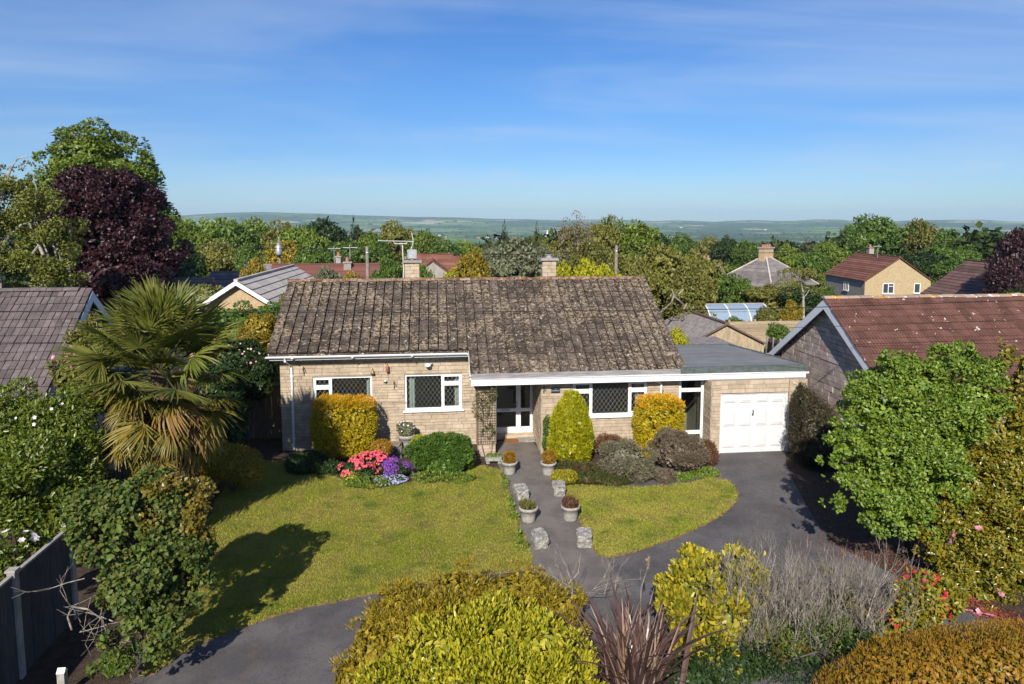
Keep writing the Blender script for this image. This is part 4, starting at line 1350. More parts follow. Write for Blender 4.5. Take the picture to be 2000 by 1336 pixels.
# ------------------------------------------------------------------ things on the walls
z_w = lambda px, py: Yp(px, py, YL)
p = z_w(836, 711)
t = thing('floodlight', 'white dome security floodlight under the eaves above the middle window', 'lamp', (p.x, YL, p.z))
MB().lathe([(.0, .0), (.09, .02), (.10, .06), (.06, .12), (.0, .14)], 14, (0, -.16, -.07)).build('lamp_head', MT['white'], t, True)
MB().box(-.03, .03, -.14, -.02, -.02, .05).build('bracket', MT['black'], t)
MB().lathe([(.045, .0), (.05, .03), (.02, .06)], 10, (.10, -.10, 0)).build('sensor', MT['metal'], t, True)
p = z_w(757, 719)
t = thing('bird_feeder', 'small terracotta bird feeder hanging on the wall between the left windows', 'bird feeder', (p.x, YL, p.z))
MB().lathe([(.03, -.12), (.055, -.10), (.055, .06), (.06, .07), (.02, .13)], 12, (0, -.10, 0)).build('pot', MT['terracotta'], t, True)
MB().tube([(0, -.02, .14), (0, -.10, .16), (0, -.10, .13)], .008).build('hook', MT['black'], t)
MB().tube([(0, -.10, -.12), (.015, -.10, -.2), (-.02, -.10, -.27)], .006).build('chain', MT['black'], t)
p = z_w(728, 724)
t = thing('wall_bell', 'brass bell on the wall by the top corner of the left window', 'bell', (p.x, YL, p.z))
MB().lathe([(.075, -.09), (.06, -.05), (.045, .02), (.015, .05)], 12, (0, -.09, 0)).build('bell', MT['brass'], t, True)
MB().tube([(0, -.02, .08), (0, -.09, .08), (0, -.09, .04)], .009).build('bracket', MT['black'], t)
p = z_w(753, 744)
t = thing('wall_ornament', 'tiny round black and white ornament below the terracotta bird feeder', 'ornament', (p.x, YL, p.z))
MB().lathe([(.0, -.05), (.05, -.02), (.05, .02), (.0, .05)], 10, (0, -.06, 0)).build('body', MT['white'], t, True)
MB().lathe([(.052, -.03), (.056, -.02), (.056, .0), (.052, .005)], 10, (0, -.06, 0)).build('band', MT['black'], t)


def bracket(px, py, label, y=None, h=0.3):
    y = y or YL
    p = Yp(px, py, y)
    t = thing('hanging_bracket', label, 'bracket', (p.x, y, p.z), group='iron brackets on the bungalow walls')
    MB().box(-.012, .012, -.03, -.02, -h * .5, h * .5).build('back_plate', MT['black'], t)
    MB().tube([(0, -.03, h * .45), (0, -.22, h * .45), (0, -.27, h * .38), (0, -.24, h * .32)], .010).build('arm', MT['black'], t)
    MB().tube([(0, -.03, -h * .3), (0, -.12, h * .1), (0, -.2, h * .43)], .008).build('scroll', MT['black'], t)


bracket(594, 725, 'black iron bracket beside the white downpipe')
bracket(770, 752, 'black iron bracket left of the middle window')
bracket(1062, 760, 'black iron bracket beside the slate name plaque', YR, .26)
bracket(1291, 768, 'black iron bracket right of the right-hand window', YR, .3)
pl, pr = Yp(1076, 762, YR), Yp(1093.5, 762, YR)
t = thing('name_plaque', 'dark slate house name plaque with arched top and pale lettering', 'sign', ((pl.x + pr.x) / 2, YR - .026, pl.z))
hw = (pr.x - pl.x) / 2
MB().prism([(-hw, 0, -.085), (hw, 0, -.085), (hw, 0, .07), (hw * .45, 0, .08), (hw * .25, 0, .115), (-hw * .25, 0, .115), (-hw * .45, 0, .08), (-hw, 0, .07)], (0, -.018, 0)).build('plaque', MT['slate'], t)
fc = bpy.data.curves.new('lettering', 'FONT'); fc.body = 'CAMROY'; fc.size = .075; fc.align_x = 'CENTER'; fc.align_y = 'CENTER'; fc.extrude = .001
fo = bpy.data.objects.new('lettering', fc); COL.objects.link(fo); fo.parent = t; fo.location = (0, -.021, -.012); fo.rotation_euler = (PI / 2, 0, 0)
bpy.context.view_layer.update()
me_ = bpy.data.meshes.new_from_object(fo.evaluated_get(bpy.context.evaluated_depsgraph_get()))
bpy.data.objects.remove(fo)
fo = link('lettering', me_, None, t); fo.location = (0, -.021, -.012); fo.rotation_euler = (PI / 2, 0, 0); me_.materials.clear(); me_.materials.append(MT['letter'])
mb = MB()
for k in range(3): mb.box(.0 - .02 + k * .0, .02, -.021, -.0185, .05 + k * .018, .058 + k * .018)
mb.build('emblem', MT['letter'], t)

p = G(996, 875, 0.02)
t = MB().box(-.36, .36, -.24, .24, 0, .02).build('doormat', MT['mat'])
t.location = (2.62, 23.03, 0.024); tag(t, 'brown coir doormat in front of the porch door', 'doormat')
t = MB(); t.box(-.28, .28, -.2, .2, 0, .05); t.box(-.25, .25, -.17, .17, .052, .06)
t = t.build('boot_tray', MT['concrete']); t.location = (3.06 - .02, 23.06, .024)
tag(t, 'pale stone slab beside the doormat in the porch', 'slab')

# trellis on the pier
tz0, tz1 = 0.42, 2.4
t = thing('trellis', 'brown lattice trellis fixed round the stone porch pier', 'trellis', (1.58, YR - .05, 0))
for k in range(11):
    x = -.29 + .058 * k
    MB().box(x - .007, x + .007, -.018, -.006, tz0, tz1).build('upright_slat', MT['trellis'], t)
for k in range(24):
    z = tz0 + .01 + k * (tz1 - tz0 - .02) / 23
    MB().box(-.30, .30, -.006, .003, z - .006, z + .006).build('cross_slat', MT['trellis'], t)
for k in range(5):
    y = .01 + .08 * k
    MB().box(-.335, -.322, y - .006, y + .006, tz0, tz1).build('upright_slat', MT['trellis'], t)
for k in range(16):
    z = tz0 + .01 + k * (tz1 - tz0 - .02) / 15
    MB().box(-.321, -.312, 0, .36, z - .006, z + .006).build('cross_slat', MT['trellis'], t)

# television aerial
A = Yp(787, 548, 26.5); Bt = Yp(787, 478, 26.5)
t = thing('tv_aerial', 'silver television aerial on a tall mast beside the left chimney', 'aerial', (A.x, 26.5, A.z - .4))
hh = Bt.z - A.z + .4
MB().tube([(0, 0, 0), (.03, 0, hh * .5), (0, 0, hh)], .02, 8).build('mast', MT['alu'], t)
s_px = scl(26.5, 787, 480)
mb = MB(); b0, b1 = (-47 * s_px, .0, hh + 8 * s_px), (21 * s_px, .15, hh + 6 * s_px)
mb.tube([b0, b1], .013, 6); mb.tube([(-17 * s_px, 0, hh + 8 * s_px), (-15 * s_px, 0, hh + 2 * s_px), (8 * s_px, 0, hh + 2 * s_px), (9 * s_px, 0, hh + 7 * s_px)], .014, 6)
mb.build('boom', MT['alu'], t)
for k in range(12):
    q = Vector(b0).lerp(Vector(b1), (k + .5) / 12)
    MB().tube([q + Vector((0, -.16, .01)), q + Vector((0, .16, .01))], .007, 5).build('element', MT['alu'], t)
mb = MB(); q = Vector(b1)
for dz in (.0, .08, .16, .24): mb.tube([q + Vector((.02 - dz * .15, -.22, dz)), q + Vector((.02 - dz * .15, .22, dz))], .008, 5); mb.tube([q + Vector((.02 - dz * .15, -.22, -dz)), q + Vector((.02 - dz * .15, .22, -dz))], .008, 5)
mb.tube([q + Vector((-.06, 0, .34)), q, q + Vector((-.10, 0, -.34))], .012, 5)
mb.build('reflector', MT['alu'], t)

# ------------------------------------------------------------------ neighbouring houses
# left: steep purple-grey roof with its gable towards us
nl = thing('left_neighbour_house', 'house with steep purple-grey tiled roof beyond the fence on the left edge', 'house', (-13.0, 20.4, 0))
LX1, LX0, LRY, LRZ, LS = -9.55, -17.0, 20.4, 5.68, 0.90
lp = lambda y: LRZ - LS * abs(y - LRY)
mb = MB(); mb.box(LX0, LX1 - .25, 17.7, 23.1, -.2, lp(17.7) - .2); mb.prism([(LX1 - .5, 17.7, lp(17.7) - .2), (LX1 - .5, 23.1, lp(23.1) - .2), (LX1 - .5, LRY, LRZ - .15)], (.25, 0, 0))
mb.build('wall', MT['stone_grey'], nl, world=True)
mb = MB()
mb.prism([(LX0, 17.2, lp(17.2) - .1), (LX0, LRY, LRZ - .1), (LX0, LRY, LRZ - .03), (LX0, 17.2, lp(17.2) - .03)], (LX1 - LX0, 0, 0))
mb.prism([(LX0, 23.6, lp(23.6) - .1), (LX0, LRY, LRZ - .1), (LX0, LRY, LRZ - .0), (LX0, 23.6, lp(23.6) - .0)], (LX1 - LX0, 0, 0))
lr = mb.build('roof', MT['tile_purple'], nl, world=True)
cl, sl_ = 1 / math.hypot(1, LS), LS / math.hypot(1, LS)
tp = tile_mesh('roof_tile', .165, .27, [(.03, -.03), (.05, .014), (.5, .016), (.93, .012), (.95, -.03)], .03, MT['tile_purple'])
nc = 34
nr = 16
lay_tiles(lr, (LX1 - nc * .165, 17.15, lp(17.15) - .01), (1, 0, 0), (0, cl, sl_), (0, -sl_, cl), nc, nr, .165, (LRY - 17.15) / cl / nr, tp, 'roof_tile', 300, seed=8)
ridge_tiles(lr, (LX0, LRY, LRZ - .05), (LX1, LRY, LRZ - .05), .42, .13, MT['tile_purple'])
for sgn in (-1, 1):
    ye = LRY + sgn * 3.2
    MB().prism([(LX1 - .02, ye, lp(ye) - .28), (LX1 - .02, LRY, LRZ - .34), (LX1 - .02, LRY, LRZ - .06), (LX1 - .02, ye, lp(ye) - .06)], (.03, 0, 0)).build('bargeboard', MT['barge_blue'], nl, world=True)

# right: red-brown roof, gable end looking left
nr_ = thing('right_neighbour_house', 'house with red-brown tiled roof spotted white beside the garage', 'house', (18.0, 21.4, 0))
RX0, RX1, RRY, RRZ, RS = 12.75, 25.0, 21.45, 5.05, 0.69
rp = lambda y: RRZ - RS * abs(y - RRY)
GX = RX0 + .34
ya, yb_ = RRY - 3.25, RRY + 3.25
mb = MB()
mb.box(GX, RX1 - .3, ya, yb_, -.2, rp(ya) - .2); mb.prism([(GX, ya, rp(ya) - .2), (GX, yb_, rp(yb_) - .2), (GX, RRY, RRZ - .15)], (.25, 0, 0))
wn_ = mb.build('wall', MT['mortar'], nr_, world=True)
st = []
for s in courses(-yb_, -ya, 0.0, RRZ - .1, [], rs, hs=(.15, .15, .21), ws=(.35, .6)):
    yc = max(abs(-s[0] - RRY), abs(-s[1] - RRY))
    if s[3] < RRZ - RS * yc - .02: st.append([s[2] + 5 * (s[1] - s[0]) * (s[3] - s[2]), s, -0.001, rs.uniform(.014, .035), face_w(GX)])
lay_blocks(st, wn_, MT['stone_grey'], 'stone_block', 300)
mb = MB()
for y in (RRY - 3.75, RRY + 3.75):
    mb.prism([(RX0 + .02, y, rp(y) - .1), (RX0 + .02, RRY, RRZ - .1), (RX0 + .02, RRY, RRZ - .02), (RX0 + .02, y, rp(y) - .02)], (RX1 - RX0, 0, 0))
rr_ = mb.build('roof', MT['tile_red'], nr_, world=True)
cr, sr = 1 / math.hypot(1, RS), RS / math.hypot(1, RS)
pr3 = [(0, -.02), (.05, .02), (.20, .026), (.29, -.012), (.35, -.012), (.41, .02), (.58, .026), (.65, -.012), (.71, -.012), (.77, .02), (.93, .024), (1, -.02)]
tr_ = tile_mesh('roof_tile', .31, .33, pr3, .036, MT['tile_red'])
lay_tiles(rr_, (RX0 - .02, RRY - 3.78, rp(RRY - 3.78) - .01), (1, 0, 0), (0, cr, sr), (0, -sr, cr), 39, 14, .31, 3.78 / cr / 14, tr_, 'roof_tile', 300, seed=9)
ridge_tiles(rr_, (RX0 - .03, RRY, RRZ - .05), (RX1, RRY, RRZ - .05), .42, .13, M('lichened_ridge', (.30, .22, .17), (.42, .22, .05), 1.2, .45, .6, rough=.9, rand=.2, c3=(.62, .58, .54), s3=5, l3=.55, h3=.62))
for sgn in (-1, 1):
    ye = RRY + sgn * 3.72
    MB().prism([(RX0 + .0, ye, rp(ye) - .30), (RX0 + .0, RRY, RRZ - .38), (RX0 + .0, RRY, RRZ - .05), (RX0 + .0, ye, rp(ye) - .05)], (.03, 0, 0)).build('bargeboard', MT['barge_blue'], nr_, world=True)
    MB().prism([(RX0 + .03, ye, rp(ye) - .16), (RX0 + .03, RRY, RRZ - .16), (GX, RRY, RRZ - .16), (GX, ye, rp(ye) - .16)], (0, 0, .03)).build('soffit', MT['soffit'], nr_, world=True)
ye = RRY + 3.72
MB().box(RX0 - .01, RX0 + .32, ye - .42, ye - .03, rp(ye) - .38, rp(ye) - .10).build('eaves_box', MT['white'], nr_, world=True)
MB().tube([(RX0 - .1, ye + .06, rp(ye) - .08), (RX1, ye + .06, rp(ye) - .08)], .05, 8).build('gutter', MT['white'], nr_, world=True)
mb = MB(); mb.tube([(GX - .04, ye - .2, rp(ye) - .35), (GX - .1, ye - .3, rp(ye) - .6), (GX - .1, ye - .3, 0)], .04, 8)
mb.build('downpipe', MT['black'], nr_, world=True)

# fence of grey panels on the left
for a, (y0, y1) in enumerate(((7.9, 11.62), (11.62, 13.42))):
    pass
fx = -6.97
fn = thing('panel_fence', 'grey board panel fence with capped concrete posts running down the left side', 'fence', (fx, 11.6, 0))
posts = [8.0, 9.83, 11.66, 13.40]
for y in posts:
    mb = MB(); mb.box(-.06, .06, y - 11.6 - .06, y - 11.6 + .06, -.1, 1.86); mb.box(-.08, .08, y - 11.6 - .08, y - 11.6 + .08, 1.862, 1.90)
    mb.build('post', MT['fence_cap'], fn)
for y0, y1 in zip(posts, posts[1:]):
    n = 5
    for k in range(n):
        a = y0 - 11.6 + .065 + (y1 - y0 - .13) * k / n; b = y0 - 11.6 + .065 + (y1 - y0 - .13) * (k + 1) / n
        q = .006 * (k % 2)
        MB().box(-.02 + q, .02 + q, a + .003, b - .003, .02, 1.78).build('board', MT['fence_grey'], fn)
    MB().box(-.035, .035, y0 - 11.6 + .065, y1 - 11.6 - .065, 1.783, 1.82).build('capping', MT['fence_cap'], fn)
mk = Yp(121, 1312, 11.05)
t = thing('marker_post', 'short white wooden post in the dark bed by the fence', 'post', (mk.x, 11.05, 0))
MB().box(-.055, .055, -.055, .055, -.05, mk.z).build('shaft', MT['pot_stone'], t)
mb = MB(); mb.add([(-.06, -.06, mk.z + .002), (.06, -.06, mk.z + .002), (.06, .06, mk.z + .002), (-.06, .06, mk.z + .002), (-.06, 0, mk.z + .07), (.06, 0, mk.z + .07)], [(0, 3, 2, 1), (0, 1, 5, 4), (2, 3, 4, 5), (1, 2, 5), (3, 0, 4)])
mb.build('cap', MT['white_paint'], t)

# side passage: a dark board fence beside the bungalow
sf = thing('passage_fence', 'dark weathered board fence closing the passage left of the bungalow', 'fence', (-6.6, 24.4, 0))
r_ = random.Random(2)
for k in range(16):
    x = -1.75 + k * .2
    MB().box(x + .004, x + .192, -.012 + (k % 2) * .01, .012 + (k % 2) * .01, 0, 1.85 + r_.uniform(-.03, .03)).build('board', MT['fence_brown'], sf)
for z in (.4, 1.5): MB().box(-1.75, 1.45, .025, .075, z, z + .09).build('rail', MT['fence_brown'], sf)
# ------------------------------------------------------------------ garden: pots, troughs, rocks


def rough_box(sx, sy, sz, seed, amp=0.012, n=(4, 6, 3), taper=0.0):
    r = random.Random(seed)
    mb = MB()
    idx = {}
    nx, ny, nz = n

    def vid(i, j, k):
        if (i, j, k) not in idx:
            u, v, w = i / nx - .5, j / ny - .5, k / nz
            s = 1 - taper * (1 - w)
            c = 0.93 if (abs(u) == .5) + (abs(v) == .5) + (k == nz) >= 2 else 1.0
            mb.v.append((u * sx * s * c + r.gauss(0, amp), v * sy * s * c + r.gauss(0, amp), w * sz * (0.96 if c < 1 else 1) + (r.gauss(0, amp) if k else 0)))
            idx[(i, j, k)] = len(mb.v) - 1
        return idx[(i, j, k)]

    for i in range(nx):
        for j in range(ny): mb.f.append((vid(i, j, nz), vid(i + 1, j, nz), vid(i + 1, j + 1, nz), vid(i, j + 1, nz)))
    for k in range(nz):
        for i in range(nx):
            mb.f.append((vid(i, 0, k), vid(i + 1, 0, k), vid(i + 1, 0, k + 1), vid(i, 0, k + 1)))
            mb.f.append((vid(i + 1, ny, k), vid(i, ny, k), vid(i, ny, k + 1), vid(i + 1, ny, k + 1)))
        for j in range(ny):
            mb.f.append((vid(0, j + 1, k), vid(0, j, k), vid(0, j, k + 1), vid(0, j + 1, k + 1)))
            mb.f.append((vid(nx, j, k), vid(nx, j + 1, k), vid(nx, j + 1, k + 1), vid(nx, j, k + 1)))
    return mb


POTP = [(.0, 0), (.165, 0), (.175, .03), (.19, .16), (.215, .30), (.245, .31), (.25, .37), (.235, .385), (.21, .38), (.20, .33), (0, .33)]


def pot(px, py, label, kind, seed):
    g = G(px, py)
    t = thing('planted_pot', label, 'plant pot', (g.x, g.y, .02), group='stone pots along the path')
    MB().lathe(POTP, 20).build('pot', MT['pot_stone'], t, True)
    MB().lathe([(.0, .335), (.198, .337), (.198, .34), (0, .345)], 14).build('soil', MT['soil'], t)
    b = (g.x, g.y, .37)
    if kind == 'orange':
        foliage(t, 'foliage', [(g.x, g.y, .53, .21, .21, .22)], 2600, .05, .014, MT['l_orange'], seed, out=1, rand=.5, core=.8)
    else:
        foliage(t, 'foliage', [(g.x, g.y, .40, .2, .2, .15)], 500, .13, .02, MT['l_russet' if kind == 'red' else 'l_olive'], seed, out=.4, up=1.0, rand=.5)
        mb = MB(); r = random.Random(seed)
        for k in range(10): twigs(mb, (g.x + r.uniform(-.1, .1), g.y + r.uniform(-.1, .1), .36), (r.gauss(0, .3), r.gauss(0, .3), 1), .16, .006, 1, r, 2)
        mb.build('stem', MT['twig'], t, world=True)


pot(995, 926, 'stone pot with orange dwarf conifer, left of the path by the porch', 'orange', 1)
pot(1071, 927, 'stone pot with orange dwarf conifer, right of the path by the cone-shaped conifer', 'orange', 2)
pot(1032, 1019, 'stone pot with straggly brown plant on the left edge of the path', 'brown', 3)
pot(1114, 1016, 'banded stone pot with low reddish plant on the right edge of the path', 'red', 4)


def trough(px, py, rz, seed, label):
    g = G(px, py)
    t = thing('stone_trough', label, 'stone trough', (g.x, g.y + .28, .015), rz, 'lichened stone troughs along the path')
    rough_box(.36, .58, .24, seed, .012, taper=.12).build('body', MT['trough'], t)
    m = rough_box(.33, .53, .05, seed + 5, .014)
    m.v = [(a, b, c + .228) for a, b, c in m.v]
    m.build('rock_cap', MT['trough'], t)


trough(1020, 979, .12, 1, 'lichened stone trough left of the path, the one nearer the porch')
trough(1095, 972, -.10, 2, 'lichened stone trough right of the path, the one nearer the porch')
trough(1057, 1075, .10, 3, 'lichened stone trough left of the path, the one nearer the driveway')
trough(1146, 1073, -.16, 4, 'lichened stone trough right of the path, the one nearer the driveway')
g = G(964, 905)
t = thing('planter_bench', 'low stone planter on short feet at the foot of the trellis pier', 'planter', (g.x, g.y, .02))
m = rough_box(.52, .24, .12, 3, .006); m.v = [(a, b, c + .09) for a, b, c in m.v]; m.build('basin', MT['concrete'], t)
for x in (-.18, .18): MB().box(x - .05, x + .05, -.09, .09, 0, .088).build('foot', MT['concrete'], t)
foliage(t, 'foliage', [(g.x, g.y, .25, .24, .1, .05)], 500, .05, .03, MT['l_bright'], 4)
g = G(772, 893)
t = rough_box(.42, .3, .5, 14, .02, (3, 3, 4)).build('stone_block', MT['rock']); t.location = (g.x, g.y, 0); tag(t, 'upright grey stone block between orange dwarf conifer and white-flowered pot', 'stone')
for k, (px, py, s, lb) in enumerate(((742, 902, .34, 'rough brown rock under the orange dwarf conifer'), (768, 906, .26, 'small rough rock in front of the upright stone block'), (752, 872, .42, 'grey rock behind the orange dwarf conifer'), (800, 925, .22, 'low rock at the end of the purple flowers'))):
    g = G(px, py)
    m = rough_box(s, s * .8, s * .6, 20 + k, .03, (3, 3, 3), -.2)
    o = m.build('rock', MT['rock']); o.location = (g.x, g.y, -.02); o.rotation_euler = (0, 0, k * .7)
    tag(o, lb, 'rock', 'rockery stones')
g = G(794, 884)
t = thing('planted_pot', 'stone pot with white-flowered plant below the middle window', 'plant pot', (g.x, g.y, .1))
o = MB().lathe([(a * 1.15, b * 1.35) for a, b in POTP], 20).build('pot', MT['pot_stone'], t, True)
rough_box(.4, .4, .1, 8, .01).build('plinth', MT['rock'], t)
foliage(t, 'foliage', [(g.x, g.y, .80, .26, .24, .22)], 700, .09, .06, MT['l_sage'], 12)
flowers(t, 'flower', [(g.x, g.y, .84, .26, .24, .22)], 45, .04, MT['f_white'], 13)


def plant(name, label, cat, lobes, n, L, W_, mat, seed, group=None, base=None, stem=0.03, part='foliage', leafn=0, leafmat=None, **k):
    c = np.array([l[:3] for l in lobes]).mean(0)
    b = base if base is not None else (c[0], c[1], float(ground_z(c[0], c[1])))
    t = thing(name, label, cat, tuple(float(q) for q in b), group=group)
    foliage(t, part, lobes, n, L, W_, mat, seed, **k)
    if stem: stems(b, lobes, stem, seed).build('stem', MT['bark'], t, world=True)
    if leafn: leaf_parts(t, lobes, leafn, L * 1.15, W_ * 1.15, leafmat or mat, seed + 50, sub=k.get('sub', 0), subr=k.get('subr', .35), out=k.get('out', .6), rand=k.get('rand', .8), up=k.get('up', .2))
    return t


# clipped golden hedges
def clipped(px, py, rx, rz, y, dep, label, seed, n):
    l = LP(px, py, rx, rz, y, dep, 4.5)
    t = thing('golden_bush', label, 'bush', (l[0], l[1], 0), group='clipped golden conifers')
    z0, z1 = l[2] - l[5], l[2] + l[5]
    body = (l[0], l[1], (z1 + .12) / 2, l[3], l[4], (z1 - .12) / 2 + .02, 3.6)
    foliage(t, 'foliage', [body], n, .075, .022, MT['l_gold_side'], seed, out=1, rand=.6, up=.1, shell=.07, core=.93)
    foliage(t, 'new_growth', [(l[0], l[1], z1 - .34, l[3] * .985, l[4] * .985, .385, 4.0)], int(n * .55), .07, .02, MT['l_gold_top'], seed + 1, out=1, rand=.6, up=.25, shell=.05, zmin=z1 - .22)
    MB().tube([(l[0], l[1], -.05), (l[0], l[1], .6)], .07, 7).build('stem', MT['bark'], t, world=True)


clipped(673, 838, 61, 58, 22.0, .62, 'large clipped golden bush, round-cornered, in front of the left window', 31, 15000)
clipped(1287, 835, 46, 56, 20.95, .55, 'clipped golden bush under the right-hand window beside the side door', 33, 11000)
# golden cone conifer
ls = [LP(1115, 868, 44, 40, 20.8), LP(1115, 838, 42, 42, 20.8), LP(1115, 812, 34, 36, 20.8), LP(1115, 790, 20, 24, 20.8)]
t = plant('cone_conifer', 'lime-yellow cone-shaped conifer right of the porch', 'conifer', ls, 22000, .10, .02, MT['l_lime'], 41, out=.7, up=.8, rand=.45, core=.9, shell=.12, base=(ls[0][0], 20.8, 0))
# low mounds of the front beds
plant('azalea', 'coral pink azalea in full flower at the lawn edge', 'azalea', [LP(692, 916, 24, 15, 20.1, .4), LP(722, 903, 24, 15, 20.5, .4), LP(748, 908, 18, 20, 20.4, .3), LP(712, 922, 24, 10, 19.9, .3)], 3000, .05, .02, MT['l_dark'], 51, core=.8, stem=.015)
t = bpy.data.objects['azalea']
flowers(t, 'blossom', [LP(692, 914, 25, 15, 20.05, .4), LP(722, 900, 25, 15, 20.45, .4), LP(748, 905, 19, 20, 20.35, .3), LP(712, 921, 25, 10, 19.85, .3)], 620, .042, MT['f_coral'], 52, petals=5, sub=7, subr=.5, shell=.3)
t = plant('purple_aubrieta', 'flat mat of deep purple flowers beside the azalea', 'flower mat', [LP(772, 916, 32, 10, 20.1, .4)], 1500, .04, .015, MT['l_dark'], 53, core=.8, stem=.01)
flowers(t, 'blossom', [LP(772, 914, 33, 12, 20.1, .42)], 1100, .022, MT['f_purple'], 54, petals=4, sub=12, subr=.5, shell=.4)
t = plant('lilac_phlox', 'flat mat of pale lilac flowers at the lawn edge', 'flower mat', [LP(765, 938, 33, 7, 19.6, .35)], 1500, .04, .015, MT['l_green'], 55, core=.8, stem=.01)
flowers(t, 'blossom', [LP(765, 937, 33, 8, 19.6, .36)], 420, .028, MT['f_lilac'], 56, petals=5)
t = plant('yellow_flowers', 'small clump of yellow flowers below the coral azalea', 'flowers', [LP(690, 930, 22, 8, 19.8, .25)], 700, .05, .015, MT['l_bright'], 57, core=.7, stem=.01)
flowers(t, 'blossom', [LP(684, 929, 20, 8, 19.8, .25)], 120, .022, MT['f_yellow'], 58, petals=5)
plant('dwarf_conifer', 'small round orange dwarf conifer among the rocks', 'conifer', [LP(745, 876, 22, 18, 21.1)], 5000, .05, .014, MT['l_orange'], 59, out=1, rand=.5, core=.9, stem=.02)
plant('spreading_conifer', 'broad dark green spreading conifer below the middle window', 'conifer', [LP(868, 884, 50, 30, 20.7, .75), LP(835, 888, 36, 28, 20.4, .5), LP(905, 894, 28, 26, 20.4, .45), LP(860, 905, 55, 20, 20.1, .5)], 22000, .08, .024, MT['l_spruce'], 60, out=.9, rand=.55, up=.0, core=.88, shell=.15, sub=14, subr=.4)
plant('dwarf_conifer', 'small yellow-green dome conifer behind the spreading green conifer', 'conifer', [LP(822, 864, 18, 14, 21.4)], 3000, .06, .016, MT['l_lime'], 61, out=1, rand=.5, core=.9, stem=.02)
plant('ground_cover', 'low leafy ground cover in front of the spreading conifer', 'ground cover', [LP(840, 930, 36, 8, 19.6, .3), LP(895, 932, 36, 7, 19.5, .25), LP(720, 942, 50, 6, 19.4, .3)], 2600, .08, .03, MT['l_bright'], 62, stem=.008, up=.7)
plant('heather_mat', 'low green and brown heather mat right of the path', 'heather', [(l := LP(1150, 925, 55, 16, 19.4, .7)), LP(1200, 932, 50, 13, 19.2, .6), LP(1110, 920, 30, 14, 19.7, .5)], 13000, .07, .016, MT['l_heather'], 63, out=.5, up=.9, rand=.5, core=.85, stem=.01)
plant('golden_heather', 'patch of golden yellow heather at the bend of the path', 'heather', [LP(1100, 932, 28, 11, 18.9, .32)], 3200, .06, .014, MT['l_yellow2'], 64, out=.5, up=.9, rand=.5, core=.85, stem=.01)
plant('grey_shrub', 'silver-brown dome shrub in the middle of the right bed', 'shrub', [LP(1222, 905, 50, 36, 19.4, .7), LP(1250, 922, 30, 22, 19.1, .4)], 14000, .08, .014, MT['l_santolina'], 65, out=.8, up=.4, rand=.6, core=.86, sub=16, subr=.4, group='grey dome shrubs of the right bed')
plant('grey_shrub', 'mauve-grey dome shrub below the right golden bush', 'shrub', [LP(1322, 884, 50, 36, 19.9, .7), LP(1345, 900, 30, 24, 19.6, .5)], 14000, .08, .014, MT['l_mauve'], 66, out=.8, up=.4, rand=.6, core=.86, sub=16, subr=.4, group='grey dome shrubs of the right bed')
plant('grey_shrub', 'small grey-brown shrub at the front edge of the right bed', 'shrub', [LP(1298, 930, 22, 12, 19.0, .3)], 3000, .07, .014, MT['l_mauve'], 67, out=.8, up=.4, core=.8, stem=.01, group='grey dome shrubs of the right bed')
plant('russet_shrub', 'dark russet shrub against the wall beside the lime cone conifer', 'shrub', [LP(1190, 868, 30, 18, 20.9, .4)], 3500, .07, .016, MT['l_russet'], 68, core=.8, stem=.01, group='russet shrubs')
plant('russet_shrub', 'rusty shrub at the corner by the side door and garage', 'shrub', [LP(1381, 886, 20, 28, 20.2, .35)], 3500, .07, .016, MT['l_russet'], 69, core=.8, stem=.01, group='russet shrubs')
plant('green_clump', 'bright green low clump at the drive end of the right bed', 'plant', [LP(1372, 928, 34, 12, 19.3, .4), LP(1330, 935, 26, 9, 19.1, .3)], 3000, .08, .025, MT['l_bright'], 70, up=.6, core=.7, stem=.008)
plant('wall_shrub', 'small leafy shrub at the porch corner behind the cone conifer', 'shrub', [LP(1068, 832, 9, 20, 21.4, .2), LP(1066, 866, 8, 12, 21.3, .15)], 700, .08, .04, MT['l_green'], 71, stem=.012)
plant('path_edging', 'strip of bright green weeds along the left edge of the path', 'plants', [(1.92, 19.6 - .55 * k, .07, .05 + .04 * ((k * 7) % 3), .20, .05 + .05 * ((k * 5) % 3)) for k in (0, 1, 3, 4, 5, 7, 8)], 1000, .07, .03, MT['l_bright'], 72, up=.6, stem=.006)
plant('dark_shrub', 'dark low shrub in shade at the foot of the downpipe', 'shrub', [LP(600, 905, 42, 20, 21.0, .6), LP(640, 915, 30, 18, 20.8, .4)], 5500, .07, .03, MT['l_dark'], 73, core=.8)
plant('olive_shrub', 'yellow-brown bushy shrub between palm and lawn', 'shrub', [LP(455, 905, 55, 32, 19.6, .8), LP(485, 920, 30, 26, 19.3, .5), LP(420, 900, 40, 40, 19.4, .6)], 9000, .08, .022, MT['l_juniper'], 74, core=.8, up=.4)
plant('pier_climber', 'thin climbing rose with green and red leaves up the trellis pier', 'climber', [LP(948, 775, 22, 14, 21.5, .12), LP(940, 800, 18, 22, 21.5, .12), LP(962, 770, 10, 14, 21.5, .12), LP(955, 840, 14, 14, 21.5, .1)], 520, .075, .045, LM('leaf_rose', [(.05, .09, .02), (.10, .13, .03), (.17, .07, .035)]), 75, stem=0)
t = bpy.data.objects['pier_climber']
mb = MB()
for pp in (((950, 905), (938, 860), (944, 820), (938, 780)), ((954, 905), (962, 860), (952, 838), (960, 800), (950, 768)), ((944, 820), (930, 800), (922, 785))): mb.tube([Yp(*q, 21.5) for q in pp], .011, 5)
mb.build('stem', MT['twig'], t, world=True)

